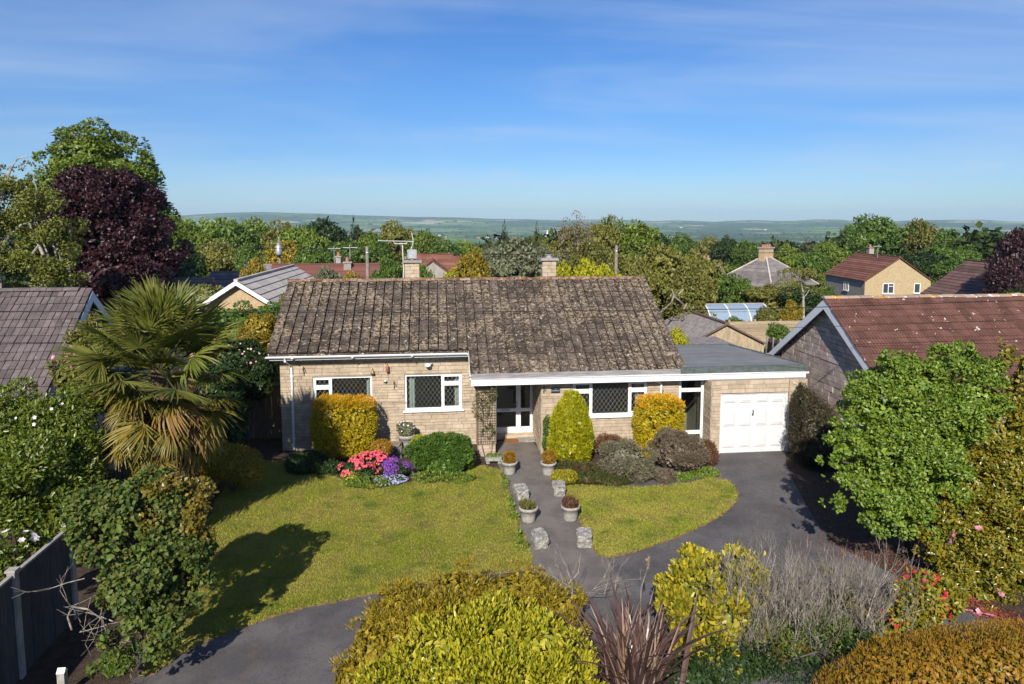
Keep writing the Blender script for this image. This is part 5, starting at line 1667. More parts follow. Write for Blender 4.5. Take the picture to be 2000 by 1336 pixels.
# cotoneaster by the garage: long dark arching sprays
cl_ = [LP(1590, 850, 46, 70, 19.9, .75), LP(1575, 800, 30, 40, 20.2, .5), LP(1600, 885, 45, 40, 19.6, .7), LP(1565, 770, 12, 22, 20.3, .3)]
t = plant('cotoneaster', 'dark brown-green cotoneaster arching beside the garage door', 'shrub', cl_, 14000, .07, .022, MT['l_cotoneaster'], 80, out=.8, up=.5, rand=.5, core=.84, shell=.2, base=(cl_[0][0], 19.9, 0))
mb = MB(); rnd = random.Random(80)
P, N = crown_points(cl_, 420, np.random.default_rng(81), 0, 0, .2)
for p, n in zip(P, N):
    d = Vector(n) * .7 + Vector((rnd.gauss(0, .3), rnd.gauss(0, .3), .6)); p = Vector(p) - Vector(n) * .15
    mb.tube([p, p + d * .18, p + d * .36 + Vector((0, 0, -.03))], [.008, .006, .003], 3, False)
o = mb.build('twig', M('dark_twig', (.085, .055, .04), (.06, .05, .03), 9, rough=.9), t, world=True, kind='stuff')

# green tree and camellia on the right
TX, TY = 10.6, 14.1
gl_ = [LP(1655, 880, 45, 32, 13.8), LP(1700, 800, 62, 40, 14.3), LP(1780, 750, 70, 40, 14.5), LP(1870, 712, 62, 32, 14.5), LP(1730, 870, 70, 34, 13.7), LP(1690, 950, 62, 30, 13.4), LP(1770, 985, 62, 34, 13.1), LP(1830, 820, 75, 50, 13.9),
       LP(1650, 835, 34, 22, 14.2), LP(1910, 780, 60, 50, 13.9), LP(1740, 705, 40, 18, 14.6), LP(1640, 985, 30, 16, 13.2), LP(1800, 905, 70, 40, 13.4), LP(1720, 1000, 50, 26, 13.0), LP(1690, 755, 50, 26, 14.5), LP(1740, 1010, 55, 30, 13.2), LP(1800, 1010, 40, 34, 13.3), LP(1660, 940, 46, 26, 13.6), LP(1840, 940, 60, 50, 13.6), LP(1630, 900, 26, 14, 13.8), LP(1780, 860, 80, 60, 14.0), LP(1730, 930, 70, 50, 13.7), LP(1810, 1040, 40, 30, 13.2)]
t = plant('green_tree', 'bushy fresh green tree in tiers beside the driveway', 'tree', gl_, 52000, .085, .048, MT['l_bright'], 90, base=(TX, TY, 0), stem=.0, sub=15, subr=.40, shell=.45, leafn=220, core=.58)
mb = MB(); rnd = random.Random(5)
mb.tube([(TX, TY, -.1), (TX + .05, TY, .9), (TX - .1, TY, 1.8)], [.13, .11, .09], 8)
for l in gl_: mb.tube([(TX - .1, TY, .7 + rnd.random()), Vector((TX - .1, TY, 1.6)).lerp(Vector(l[:3]), .55) + Vector((0, 0, .15)), l[:3]], [.06, .04, .015], 5)
mb.build('trunk', MT['bark'], t, world=True)
kl = [LP(1935, 850, 75, 75, 13.9), LP(1995, 780, 60, 70, 14.2), LP(1890, 950, 75, 60, 13.6), LP(1970, 960, 80, 70, 13.2), LP(1935, 1050, 85, 60, 13.0), LP(1870, 1070, 50, 45, 13.2), LP(1985, 1120, 70, 70, 12.6), LP(1930, 1130, 60, 45, 12.8), LP(2060, 900, 80, 120, 13.4), LP(2060, 1080, 70, 100, 12.6), LP(1965, 690, 16, 34, 14.0, .18), LP(2000, 720, 20, 40, 14.0, .2), LP(1885, 1015, 60, 40, 13.3), LP(1860, 990, 30, 40, 13.6), LP(1842, 1010, 50, 50, 13.0), LP(1828, 1075, 38, 45, 12.8), LP(1900, 1150, 60, 40, 12.4), LP(1850, 1110, 40, 30, 12.8), LP(1990, 1190, 60, 30, 12.0), LP(1860, 1130, 50, 40, 12.6), LP(1930, 1195, 50, 26, 12.0)]
cb = (11.9, 13.2, 0)
t = plant('camellia_tree', 'large camellia with yellow-green glossy leaves on the right edge', 'camellia', kl, 54000, .09, .042, MT['l_camellia'], 92, base=cb, stem=.0, sub=14, subr=.38, shell=.45, leafn=260, core=.58)
mb = MB()
mb.tube([cb, (12.2, 13.4, 1.0)], [.12, .1], 8)
for l in kl: mb.tube([(12.2, 13.4, .5), Vector((12.2, 13.4, 1.2)).lerp(Vector(l[:3]), .6), l[:3]], [.05, .03, .012], 5)
mb.build('trunk', MT['bark'], t, world=True)
flowers(t, 'flower', [LP(1905, 1055, 40, 30, 12.3, .25), LP(1945, 1172, 20, 16, 12.0, .2)], 16, .07, MT['f_pink'], 93, petals=7)
# fallen petals on the drive
r = np.random.default_rng(94)
A = np.array([tuple(G(1840 + 160 * q, 1148 + 82 * q)) for q in r.random(900)])
A[:, :2] += r.normal(0, .16, (900, 2)) * [1.3, .8]
A = np.concatenate([A, np.array([tuple(G(1600 + 250 * q, 1060 + 60 * q)) for q in r.random(350)]) + np.column_stack([r.normal(0, .35, (350, 2)), np.zeros(350)])])
A[:, 2] = .018 + .012 * r.random(len(A))
V, F = leaf_geo(A, unit(rdir(len(A), r) * [1, 1, .1]), unit(rdir(len(A), r) * .3 + [0, 0, 1]), .06 * r.uniform(.6, 1.4, len(A)), .04)
o = link('fallen_petals', npmesh('fallen_petals', V, F), MT['f_fallen']); tag(o, 'red and brown petals fallen along the drive under the camellia', kind='stuff')
pk = [tuple(G(1880 + 60 * q, 1195 + 12 * q)) for q in r.random(14)]
V, F = leaf_geo(np.array(pk) + [0, 0, .03], unit(rdir(14, r) * [1, 1, .1]), np.tile([[0, 0, 1.]], (14, 1)), .11, .09)
o = link('fallen_blooms', npmesh('fallen_blooms', V, F), MT['f_pink']); tag(o, 'pink blooms fallen on the drive under the camellia', kind='stuff')
B_ = np.array([tuple(G(1530 + 200 * q, 915 + 165 * q)) for q in r.random(2600)]); B_[:, :2] += r.normal(0, .5, (2600, 2)) + [.5, 0]
B_[:, 2] = .016 + .012 * r.random(len(B_))
V, F = leaf_geo(B_, unit(rdir(len(B_), r) * [1, 1, .1]), unit(rdir(len(B_), r) * .4 + [0, 0, 1]), .05 * r.uniform(.5, 1.3, len(B_)), .025)
o = link('leaf_litter', npmesh('leaf_litter', V, F), LM('litter_leaf', [(.10, .06, .04), (.16, .10, .06), (.07, .045, .03)])); o['kind'] = 'stuff'

# left side: rhododendron, ivy bush, palm
rl = [LP(30, 860, 90, 70, 15.6), LP(120, 820, 80, 60, 16.2), LP(60, 940, 110, 80, 14.6), LP(150, 900, 60, 70, 15.6), LP(-30, 1000, 90, 90, 13.6), LP(60, 1010, 80, 60, 13.9), LP(10, 800, 60, 45, 16.4), LP(150, 980, 50, 60, 14.8), LP(70, 1060, 60, 40, 13.6), LP(180, 950, 40, 50, 15.4), LP(-20, 1100, 60, 60, 12.8)]
rl = [(min(l[0], -7.25 - l[3] * .75 if l[1] < 13.5 else l[0]), *l[1:]) for l in rl]
t = plant('rhododendron', 'big green rhododendron with a few pale blooms behind the panel fence', 'rhododendron', rl, 36000, .11, .042, MT['l_rhodo'], 100, stem=.05, sub=12, subr=.42, shell=.35, core=.6, leafn=260, base=(-8.6, 14.8, 0))
q = Yp(40, 1062, 12.4)
flowers(t, 'flower', [(q.x - .15, 12.5, q.z, .35, .35, .16)], 26, .075, MT['f_white'], 101, petals=6)
flowers(t, 'flower', [LP(110, 800, 80, 50, 15.6)], 14, .045, MT['f_white'], 102)
rl2 = [LP(160, 690, 40, 40, 18.0), LP(130, 735, 36, 34, 17.6), LP(185, 650, 32, 36, 18.4), LP(170, 740, 50, 50, 17.8), LP(205, 700, 40, 50, 18.2), LP(215, 770, 40, 50, 17.6)]
t = plant('rhododendron', 'rhododendron with pink blooms between the left roof and the palm', 'rhododendron', rl2, 8000, .11, .04, MT['l_olive'], 103, sub=10, core=.7)
flowers(t, 'flower', [LP(125, 715, 16, 40, 17.3, .3)], 9, .06, MT['f_pink'], 104, petals=6)
il = [LP(270, 1010, 100, 60, 12.0), LP(310, 1070, 90, 60, 11.8), LP(215, 1050, 60, 60, 11.7), LP(340, 1150, 66, 55, 11.6), LP(280, 1140, 70, 60, 11.4), LP(330, 1210, 60, 50, 11.4), LP(250, 1270, 60, 40, 10.9), LP(220, 1310, 50, 30, 10.6), LP(390, 1140, 24, 30, 11.6), LP(190, 1000, 40, 40, 12.0), LP(300, 1240, 60, 40, 11.2)]
t = plant('ivy_bush', 'tangled ivy-covered bush with bare brown stems beside the fence', 'bush', il, 20000, .085, .065, MT['l_ivy'], 105, sub=9, subr=.45, shell=.4, stem=.03, leafn=280, base=(-5.0, 11.5, 0), up=.0)
foliage(t, 'golden_leaves', [LP(340, 985, 60, 45, 11.9), LP(375, 1030, 34, 45, 11.8)], 1800, .085, .06, MT['l_ivy_gold'], 106, sub=10, subr=.45)
mb = MB(); rnd = random.Random(9)
for k in range(22):
    q = Yp(rnd.uniform(150, 300), rnd.uniform(1120, 1330), 11.7)
    twigs(mb, q, (rnd.gauss(0, 1), rnd.gauss(-.3, .4), rnd.gauss(.2, .6)), .5, .012, 2, rnd, 2, .6, 4)
mb.tube([Yp(172, 1190, 11.6), Yp(140, 1185, 11.6), Yp(132, 1205, 11.5), Yp(140, 1230, 11.5)], .014, 5)
mb.tube([Yp(172, 1190, 11.6), Yp(200, 1210, 11.6), Yp(212, 1250, 11.6)], .014, 5)
mb.build('twig', MT['twig'], t, world=True, kind='stuff')
g = grass('rough_grass', [tuple(G(*p).to_2d()) for p in ((210, 1330), (300, 1285), (290, 1260), (200, 1300))], 2500, .16, 107, MT['l_bright'], .02, .02)

# palm
PT = Yp(312, 720, 16.2); PB = Vector((PT.x - .35, 16.2, 0))
palm = thing('fan_palm', 'tall fan palm with green top fronds and orange hanging lower fronds', 'palm', PB)
ax = PT - PB
mb = MB(); rnd = random.Random(4)
pts, rsx = [], []
for k in range(15):
    u = k / 14
    pts.append(PB + ax * u + Vector((.12 * math.sin(u * 3), 0, 0)))
    rsx.append(.20 + .02 * (k % 2))
mb.tube(pts, rsx, 10)
for k in range(420):                              # old leaf bases and fibre
    u = rnd.random(); a = rnd.uniform(0, 2 * PI)
    q = PB + ax * u + Vector((.12 * math.sin(u * 3), 0, 0)); d = Vector((math.cos(a), math.sin(a), .9)).normalized()
    mb.tube([q + d * .16, q + d * .27 + Vector((0, 0, .04))], [.03, .008], 4)
mb.build('trunk', MT['fibre'], palm, world=True)


def frond_mesh(seed, mat, nl, R, span, droop, pet):
    """A fan leaf: stalk along +y then leaflets spread about its end; z up."""
    r = random.Random(seed)
    mb = MB()
    mb.tube([(0, 0, 0), (0, pet * .5, .02), (0, pet, 0)], [.018, .013, .010], 5)
    for k in range(nl):
        t = (k / (nl - 1) - .5) * span + r.gauss(0, .02)
        L = R * (1 - .18 * abs(t) / (span / 2)) * r.uniform(.88, 1.08)
        d = Vector((math.sin(t), math.cos(t), .18 * math.cos(t)))
        s = Vector((math.cos(t), -math.sin(t), 0))
        o = Vector((0, pet, 0))
        w = .025
        dr = droop * r.uniform(.5, 1.4)
        p = [o + d * (L * f) + Vector((0, 0, -dr * f ** 2.2 * L)) for f in (0.02, .4, .75, 1.0)]
        b = len(mb.v)
        for q, ww in zip(p, (.008, w, w * .75, .003)):
            mb.v += [tuple(q - s * ww), tuple(q + Vector((0, 0, -ww * .5))), tuple(q + s * ww)]
        for m in range(3):
            for c in range(2): mb.f.append((b + m * 3 + c, b + m * 3 + c + 1, b + m * 3 + 3 + c + 1, b + m * 3 + 3 + c))
    me = mb.mesh('frond')
    me.materials.append(mat)
    return me


FM = {'g': [frond_mesh(k, MT['l_palm'], 46, .76, 3.6, .16 + .08 * k, 1.0) for k in range(4)], 'm': [frond_mesh(10 + k, MT['l_palm_mid'], 36, .66, 3.5, .45 + .14 * k, .82) for k in range(4)], 'o': [frond_mesh(20 + k, MT['l_palm_old'], 32, .56, 3.3, .8 + .15 * k, .5) for k in range(4)]}
rnd = random.Random(12)
NFR = 165
for k in range(NFR):
    u = k / (NFR - 1)
    kind = 'g' if u < .40 else ('m' if u < .70 else 'o')
    if kind == 'm' and rnd.random() < .25: kind = 'o'
    az = k * 2.39996 + rnd.gauss(0, .2)
    if u < .30: el, h = 84 - 62 * (u / .30), 1.0 - .05 * u
    elif u < .68: el, h = 16 - 64 * ((u - .30) / .38), .99 - .30 * ((u - .30) / .38)
    else: el, h = -26 - 36 * ((u - .68) / .32), .72 - .50 * ((u - .68) / .32)
    el = math.radians(el + rnd.gauss(0, 15))
    org = PB + ax * h + Vector((.12 * math.sin(h * 3), 0, 0))
    d = Vector((math.cos(az) * math.cos(el), math.sin(az) * math.cos(el), math.sin(el)))
    s = d.cross(Vector((0, 0, 1))).normalized()
    n = s.cross(d)
    m = Matrix(((s.x, d.x, n.x, 0), (s.y, d.y, n.y, 0), (s.z, d.z, n.z, 0), (0, 0, 0, 1)))
    sc_ = rnd.uniform(.72, 1.15) * (1.10 if u < .68 else .82)
    o = bpy.data.objects.new('frond', FM[kind][k % 4]); COL.objects.link(o); o.parent = palm
    o.matrix_local = Matrix.Translation(org - PB) @ m @ Matrix.Rotation(rnd.gauss(0, .25), 4, 'Y') @ Matrix.Scale(sc_, 4)
    if kind == 'o': o['label'] = 'orange-yellow hanging frond'

# planting at the passage between palm and bungalow
t = plant('flowering_hedge', 'mixed tall hedge with cream and pink blooms left of the bungalow', 'hedge', [LP(470, 720, 50, 50, 23.9), LP(520, 720, 34, 34, 24.2), LP(440, 690, 40, 40, 24.0), LP(505, 750, 42, 40, 23.8), LP(455, 775, 40, 50, 23.6)], 9000, .10, .045, MT['l_dark'], 110, sub=10, core=.75)
flowers(t, 'flower', [LP(500, 688, 36, 20, 23.4, .4), LP(462, 675, 20, 20, 23.4, .3)], 22, .04, MT['f_cream'], 111)
flowers(t, 'flower', [LP(480, 705, 40, 20, 23.2, .4)], 14, .045, MT['f_pink'], 112)
plant('gold_hedge', 'yellow-green bushy conifer at the left corner of the bungalow roof', 'conifer', [LP(505, 645, 36, 32, 26.0), LP(490, 675, 34, 30, 25.6), LP(528, 680, 22, 34, 25.8), LP(500, 720, 40, 50, 25.9)], 9000, .09, .03, MT['l_juniper'], 113, core=.85, sub=10, up=.4)
plant('garden_hedge', 'dark green hedge below the tan gable left of the bungalow', 'hedge', [LP(450, 625, 55, 26, 29.0), LP(520, 618, 40, 26, 29.2), LP(420, 660, 50, 40, 28.4), LP(480, 680, 60, 60, 28.8)], 9000, .12, .05, MT['l_green'], 114, core=.85, sub=10)
plant('pale_shrub', 'pale yellow-green rounded shrub behind the palm crown', 'shrub', [LP(410, 580, 30, 26, 37.0), LP(380, 590, 30, 24, 36.5), LP(395, 620, 50, 40, 36.5)], 6500, .14, .06, LM('leaf_pale_gold', [(.11, .13, .03), (.17, .18, .05), (.22, .22, .08)]), 115, core=.85, sub=10)
plant('dark_evergreen', 'tall dark evergreen shrub between the palm and the passage', 'shrub', [LP(430, 760, 45, 60, 21.8), LP(410, 830, 50, 60, 21.2), LP(455, 840, 34, 50, 21.6)], 8000, .10, .04, MT['l_dark'], 116, core=.8, sub=10)

# foreground island bed
def near_plant(name, label, cat, lobes, n, L, W_, mat, seed, **k):
    return plant(name, label, cat, lobes, n, L, W_, mat, seed, **k)


jl = [LP(800, 1190, 95, 55, 11.6, .8), LP(900, 1160, 90, 48, 11.9, .7), LP(1010, 1150, 80, 45, 12.0, .6), LP(1090, 1190, 66, 50, 11.8, .6), LP(740, 1260, 70, 60, 11.1, .7), LP(690, 1320, 55, 40, 10.7, .6), LP(860, 1260, 130, 90, 11.0, .8), LP(1050, 1260, 100, 80, 11.2, .7), LP(960, 1230, 110, 70, 11.4, .7), LP(900, 1390, 250, 120, 11.0, .8), LP(1130, 1170, 26, 24, 12.0, .25)]
near_plant('golden_juniper', 'bronze-gold feathery juniper spreading in the foreground bed', 'juniper', jl, 44000, .075, .018, MT['l_juniper'], 120, base=(-.4, 11.4, 0), out=.9, up=.5, rand=.6, sub=30, subr=.26, shell=.35, core=.74, stem=.04)
yl = [LP(960, 1270, 140, 75, 10.3, .9), LP(880, 1300, 110, 80, 10.0, .8), LP(1060, 1300, 95, 90, 10.0, .7), LP(800, 1345, 110, 60, 9.7, .7), LP(960, 1380, 220, 110, 9.6, .9), LP(1000, 1230, 70, 50, 10.6, .5), LP(740, 1350, 60, 45, 9.8, .5)]
near_plant('golden_euonymus', 'bright yellow-green leafy shrub nearest the camera, left of the purple flax', 'shrub', yl, 16000, .085, .035, MT['l_yellow'], 121, base=(-.15, 10.0, 0), out=.8, up=.9, rand=.5, sub=22, subr=.3, shell=.4, hexa=True, core=.7, stem=.04, leafn=300)
pl_ = [LP(1355, 1130, 60, 46, 11.4, .5), LP(1440, 1125, 55, 50, 11.6, .5), LP(1330, 1200, 55, 55, 11.1, .5), LP(1420, 1210, 70, 60, 11.2, .5), LP(1380, 1280, 80, 60, 10.9, .5), LP(1455, 1160, 40, 50, 11.4, .4)]
near_plant('golden_laurel', 'golden yellow shrub with broad leaves right of the purple flax', 'shrub', pl_, 6500, .105, .05, MT['l_yellow2'], 122, base=(2.75, 11.2, 0), out=.8, up=.7, rand=.55, sub=16, subr=.34, shell=.4, hexa=True, core=.58, stem=.04, leafn=240)
near_plant('low_evergreen', 'dark green low evergreen under the bare grey shrub', 'shrub', [LP(1420, 1300, 110, 50, 10.6, .6), LP(1560, 1310, 110, 40, 10.6, .6), LP(1340, 1330, 70, 45, 10.2, .5), LP(1680, 1260, 60, 40, 10.8, .4), LP(1450, 1400, 200, 90, 10.4, .6)], 12000, .055, .026, MT['l_dark'], 123, sub=14, core=.8)
bs = thing('bare_shrub', 'bare grey twiggy shrub with a few yellow leaves in the foreground', 'shrub', (4.25, 11.2, 0))
mb = MB(); rnd = random.Random(77)
for k in range(210):
    px, py = rnd.uniform(1430, 1740), rnd.uniform(1215, 1330)
    p = Yp(px, py, rnd.uniform(10.8, 11.5))
    twigs(mb, p, ((px - 1590) / 260 + rnd.gauss(0, .25), rnd.gauss(0, .35), 1.1), rnd.uniform(.50, .72), .013, 3, rnd, 3, .42, 3, .3)
mb.build('twig', MT['twig'], bs, world=True, kind='stuff')
mb = MB()
for k in range(16):
    p = Yp(rnd.uniform(1470, 1720), rnd.uniform(1230, 1300), 11.2)
    mb.tube([(4.25 + rnd.gauss(0, .15), 11.2 + rnd.gauss(0, .1), 0), ((p.x + 4.25) / 2 + rnd.gauss(0, .1), 11.2, p.z * .5), p], [.035, .025, .014], 5)
mb.build('stem', MT['bark'], bs, world=True)
foliage(bs, 'fine_tips', [LP(1590, 1190, 135, 90, 11.2, .5), LP(1500, 1250, 80, 60, 11.1, .5), LP(1690, 1230, 70, 60, 11.2, .4)], 2200, .10, .006, MT['l_mauve'], 131, sub=18, subr=.4, shell=.7, up=.9, out=.5)
foliage(bs, 'dark_leaves', [LP(1590, 1235, 120, 70, 11.3, .4)], 6000, .06, .03, MT['l_dark'], 133, sub=14, subr=.4, shell=.8)
foliage(bs, 'olive_leaves', [LP(1560, 1260, 130, 60, 11.0, .5), LP(1680, 1250, 80, 50, 11.1, .4), LP(1480, 1230, 50, 60, 11.1, .4)], 3600, .06, .03, MT['l_ivy'], 132, sub=14, subr=.4, shell=.6)
foliage(bs, 'yellow_leaves', [LP(1650, 1190, 30, 40, 11.2, .3), LP(1500, 1270, 60, 40, 11.0, .4), LP(1690, 1240, 30, 30, 11.2, .3), LP(1620, 1120, 20, 20, 11.3, .2), LP(1590, 1290, 60, 30, 10.9, .3)], 3000, .08, .042, MT['l_ivy_gold'], 124, sub=8)
rc = [LP(1800, 1178, 54, 60, 11.0, .45), LP(1772, 1225, 56, 44, 10.9, .4), LP(1825, 1215, 32, 45, 10.9, .3), LP(1800, 1320, 90, 70, 10.8, .45), LP(1800, 1135, 16, 24, 11.1, .2)]
t = near_plant('red_camellia', 'glossy green camellia with red flowers at the edge of the drive', 'camellia', rc, 8000, .10, .05, MT['l_camellia'], 125, base=(6.2, 10.9, 0), sub=12, subr=.42, stem=.03, leafn=140, core=.7)
flowers(t, 'flower', rc[:3], 150, .05, MT['f_red'], 126, petals=6)
q = Yp(1647, 1293, 10.4)
flowers(bs, 'red_flower', [(q.x, 10.4, q.z, .03, .03, .03)], 4, .07, MT['f_red'], 127, petals=6)
oh = LP(1960, 1450, 410, 216, 9.3, .9, 2.9)
near_plant('rust_hedge', 'clipped rusty orange-brown conifer hedge top in the bottom right corner', 'hedge', [oh], 50000, .058, .012, MT['l_heath'], 128, out=.6, up=.9, rand=.45, shell=.05, core=.94, stem=.05, base=(oh[0], 9.3, 0))

# purple New Zealand flax: each blade its own part
PX = Yp(1235, 1330, 10.0).x
fl = thing('flax_clump', 'purple-bronze sword-leaved flax clump between the two yellow shrubs', 'flax', (PX, 10.0, 0))


def blade_mesh(seed, L, w, bend, mat):
    r = random.Random(seed)
    mb = MB()
    n = 6
    for k in range(n + 1):
        f = k / n
        y = bend * f ** 2 * L
        z = L * f * (1 - .28 * bend * f)
        ww = w * min(1, .55 + f * 2) * (1 - f ** 3) + .003
        tw = .5 * f * r.uniform(-1, 1)
        mb.v += [(-ww * math.cos(tw), y + ww * math.sin(tw), z), (0, y + ww * .35, z), (ww * math.cos(tw), y - ww * math.sin(tw), z)]
    for k in range(n):
        for c in range(2): mb.f.append((k * 3 + c, k * 3 + c + 1, k * 3 + 3 + c + 1, k * 3 + 3 + c))
    me = mb.mesh('blade')
    me.materials.append(mat)
    return me


bm_ = [blade_mesh(k, 1.75, .042, (.12, .26, .42, .6)[k % 4], MT['l_phormium']) for k in range(8)]
bd_ = [blade_mesh(30 + k, 1.6, .018, (.1, .35, .6)[k % 3], MT['l_phormium_dry']) for k in range(6)]
rnd = random.Random(21)
for k in range(210):
    dry = k % 3 == 0
    o = bpy.data.objects.new('blade', (bd_[k % 6] if dry else bm_[k % 8])); COL.objects.link(o); o.parent = fl
    az = rnd.uniform(0, 2 * PI); tilt = abs(rnd.gauss(.21, .18))
    o.matrix_local = Matrix.Translation((rnd.gauss(0, .2), rnd.gauss(0, .14), 0)) @ Matrix.Rotation(az, 4, 'Z') @ Matrix.Rotation(-tilt, 4, 'X') @ Matrix.Rotation(rnd.uniform(-.5, .5), 4, 'Z') @ Matrix.Scale(rnd.uniform(.62, 1.08), 4)
    if dry: o['label'] = 'thin dry buff blade'
mb = MB()
s0 = Vector((PX + .1, 10.0, .3)); s1 = Yp(1252, 1150, 10.15); s2 = Yp(1270, 1092, 10.3)
mb.tube([s0, s0.lerp(s1, .6), s1, s2], [.014, .012, .009, .006], 5)
mb.build('flower_stalk', MT['twig'], fl, world=True)
foliage(fl, 'seed_pods', [(s2.x - .03, s2.y, s2.z - .05, .05, .05, .14)], 60, .05, .02, MT['l_phormium_dry'], 130)
# dead branching twigs over the juniper
dt = thing('dead_branch', 'bleached bare branches poking up behind the juniper over the path end', 'branch', tuple(Yp(1110, 1180, 12.2)))
mb = MB(); rnd = random.Random(31)
for k, (a, b) in enumerate((((1120, 1150), (1085, 1060)), ((1120, 1150), (1050, 1100)), ((1130, 1155), (1230, 1150)), ((1150, 1160), (1205, 1100)), ((1110, 1140), (1135, 1075)), ((1180, 1160), (1190, 1095)), ((1160, 1150), (1260, 1130)), ((1200, 1160), (1215, 1100)), ((1100, 1140), (1070, 1075)))):
    p, q = Yp(*a, 12.2), Yp(*b, 12.35)
    m = p.lerp(q, .5) + Vector((rnd.gauss(0, .05), 0, rnd.gauss(0, .04)))
    mb.tube([p, m, q], [.007, .005, .002], 4)
    for _ in range(4): twigs(mb, p.lerp(q, rnd.uniform(.3, .9)), (q - p).normalized() + Vector((rnd.gauss(0, .6), rnd.gauss(0, .3), .3)), .16, .004, 1, rnd, 2, .5, 3)
mb.build('twig', MT['twig'], dt, world=True)
MB().tube([Yp(1115, 1185, 12.2) - Vector((0, 0, .3)), Yp(1118, 1150, 12.2)], [.02, .012], 5).build('stem', MT['bark_pale'], dt, world=True)
# ------------------------------------------------------------------ background houses
def house(name, label, px, py_ridge, y, L, Wd, eave, ridge, roofm, wallm, rz=0.0, gablem=None, wins=(), over=.25, rows=9, chim=(), z0=None, cat='house', barge=None):
    """Gabled house. Ridge along local x; pixel px,py_ridge marks the middle of the ridge at depth y."""
    c = Yp(px, py_ridge, y)
    base = c.z - ridge
    t = thing(name, label, cat, (c.x, y, base), rz)
    hx, hy = L / 2, Wd / 2
    mb = MB()
    mb.box(-hx + .12, hx - .12, -hy, hy, -3, eave - .05)
    mb.build('wall', wallm, t)
    sl = (ridge - eave) / hy
    for sx in (-1, 1):
        x = sx * (hx - .12)
        g = MB(); g.prism([(x, -hy, -3), (x, hy, -3), (x, hy, eave - .05), (x, 0, ridge - .14), (x, -hy, eave - .05)], (sx * .12, 0, 0))
        g.build('gable', gablem or wallm, t)
    ex, ey = hx + over, hy + over
    mb = MB()
    for s in (-1, 1):                              # each course of tiles steps over the one below
        for k in range(rows):
            y0, y1 = ey * (1 - k / rows), ey * (1 - (k + 1) / rows)
            zz0, zz1 = ridge - sl * y0 + .055, ridge - sl * y1 + .01
            a, b, cc, d = (-ex, s * y0, zz0), (ex, s * y0, zz0), (ex, s * y1, zz1), (-ex, s * y1, zz1)
            mb.quad(*((a, b, cc, d) if s < 0 else (b, a, d, cc)))
            mb.quad((-ex, s * y0, zz0 - .05), (ex, s * y0, zz0 - .05), (ex, s * y0, zz0), (-ex, s * y0, zz0))
    for sx in (-1, 1): mb.prism([(sx * ex, -ey, ridge - sl * ey - .08), (sx * ex, 0, ridge - .08), (sx * ex, 0, ridge), (sx * ex, -ey, ridge - sl * ey)], (-sx * .05, 0, 0)); mb.prism([(sx * ex, ey, ridge - sl * ey - .08), (sx * ex, 0, ridge - .08), (sx * ex, 0, ridge), (sx * ex, ey, ridge - sl * ey)], (-sx * .05, 0, 0))
    mb.box(-ex, ex, -.1, .1, ridge - .02, ridge + .07)
    rf = mb.build('roof', roofm, t)
    if barge:
        for sx in (-1, 1):
            for s in (-1, 1): MB().prism([(sx * (ex + .01), s * ey, ridge - sl * ey - .22), (sx * (ex + .01), 0, ridge - .22), (sx * (ex + .01), 0, ridge - .0), (sx * (ex + .01), s * ey, ridge - sl * ey - .0)], (sx * .03, 0, 0)).build('bargeboard', barge, t)
    for (face, u, z, w, h, n) in wins:             # face: 'f' front(-y), 'r' +x gable, 'l' -x gable
        m = {'f': Matrix.Translation((u, -hy, z)), 'r': Matrix.Translation((hx, u, z)) @ Matrix.Rotation(PI / 2, 4, 'Z'), 'l': Matrix.Translation((-hx, u, z)) @ Matrix.Rotation(-PI / 2, 4, 'Z')}[face]
        fr = MB(); f = .07
        for a, b, cc, d in ((-w / 2, -w / 2 + f, 0, h), (w / 2 - f, w / 2, 0, h), (-w / 2 + f, w / 2 - f, 0, f), (-w / 2 + f, w / 2 - f, h - f, h)): fr.box(a, b, -.06, .02, cc, d, m)
        for k in range(1, n): fr.box(-w / 2 + w * k / n - f * .5, -w / 2 + w * k / n + f * .5, -.055, .02, f, h - f, m)
        if n == 2: fr.box(f * .5, w / 2 - f, -.055, .02, h * .68, h * .68 + f * .8, m)
        wf = fr.build('window', MT['white'], t)
        MB().box(-w / 2 + f, w / 2 - f, -.03, -.015, f, h - f, m).build('pane', MT['far_glass'], wf)
        MB().box(-w / 2 - .06, w / 2 + .06, -.14, -.062, -.07, -.002, m).build('sill', MT['white'], wf)
    for (u, v, w, h, n, mt) in chim:
        zb = ridge - sl * abs(v) - .3
        cm = MB().box(u - w / 2, u + w / 2, v - .28, v + .28, zb, ridge + h).build('chimney', mt, rf)
        MB().box(u - w / 2 - .06, u + w / 2 + .06, v - .34, v + .34, ridge + h + .002, ridge + h + .1).build('cap', MT['concrete'], t)
        for k in range(n): MB().lathe([(.13, 0), (.10, .3), (.12, .34)], 8, (u + (k - (n - 1) / 2) * .38, v, ridge + h + .1)).build('chimney_pot', MT['terracotta'], t)
    return t


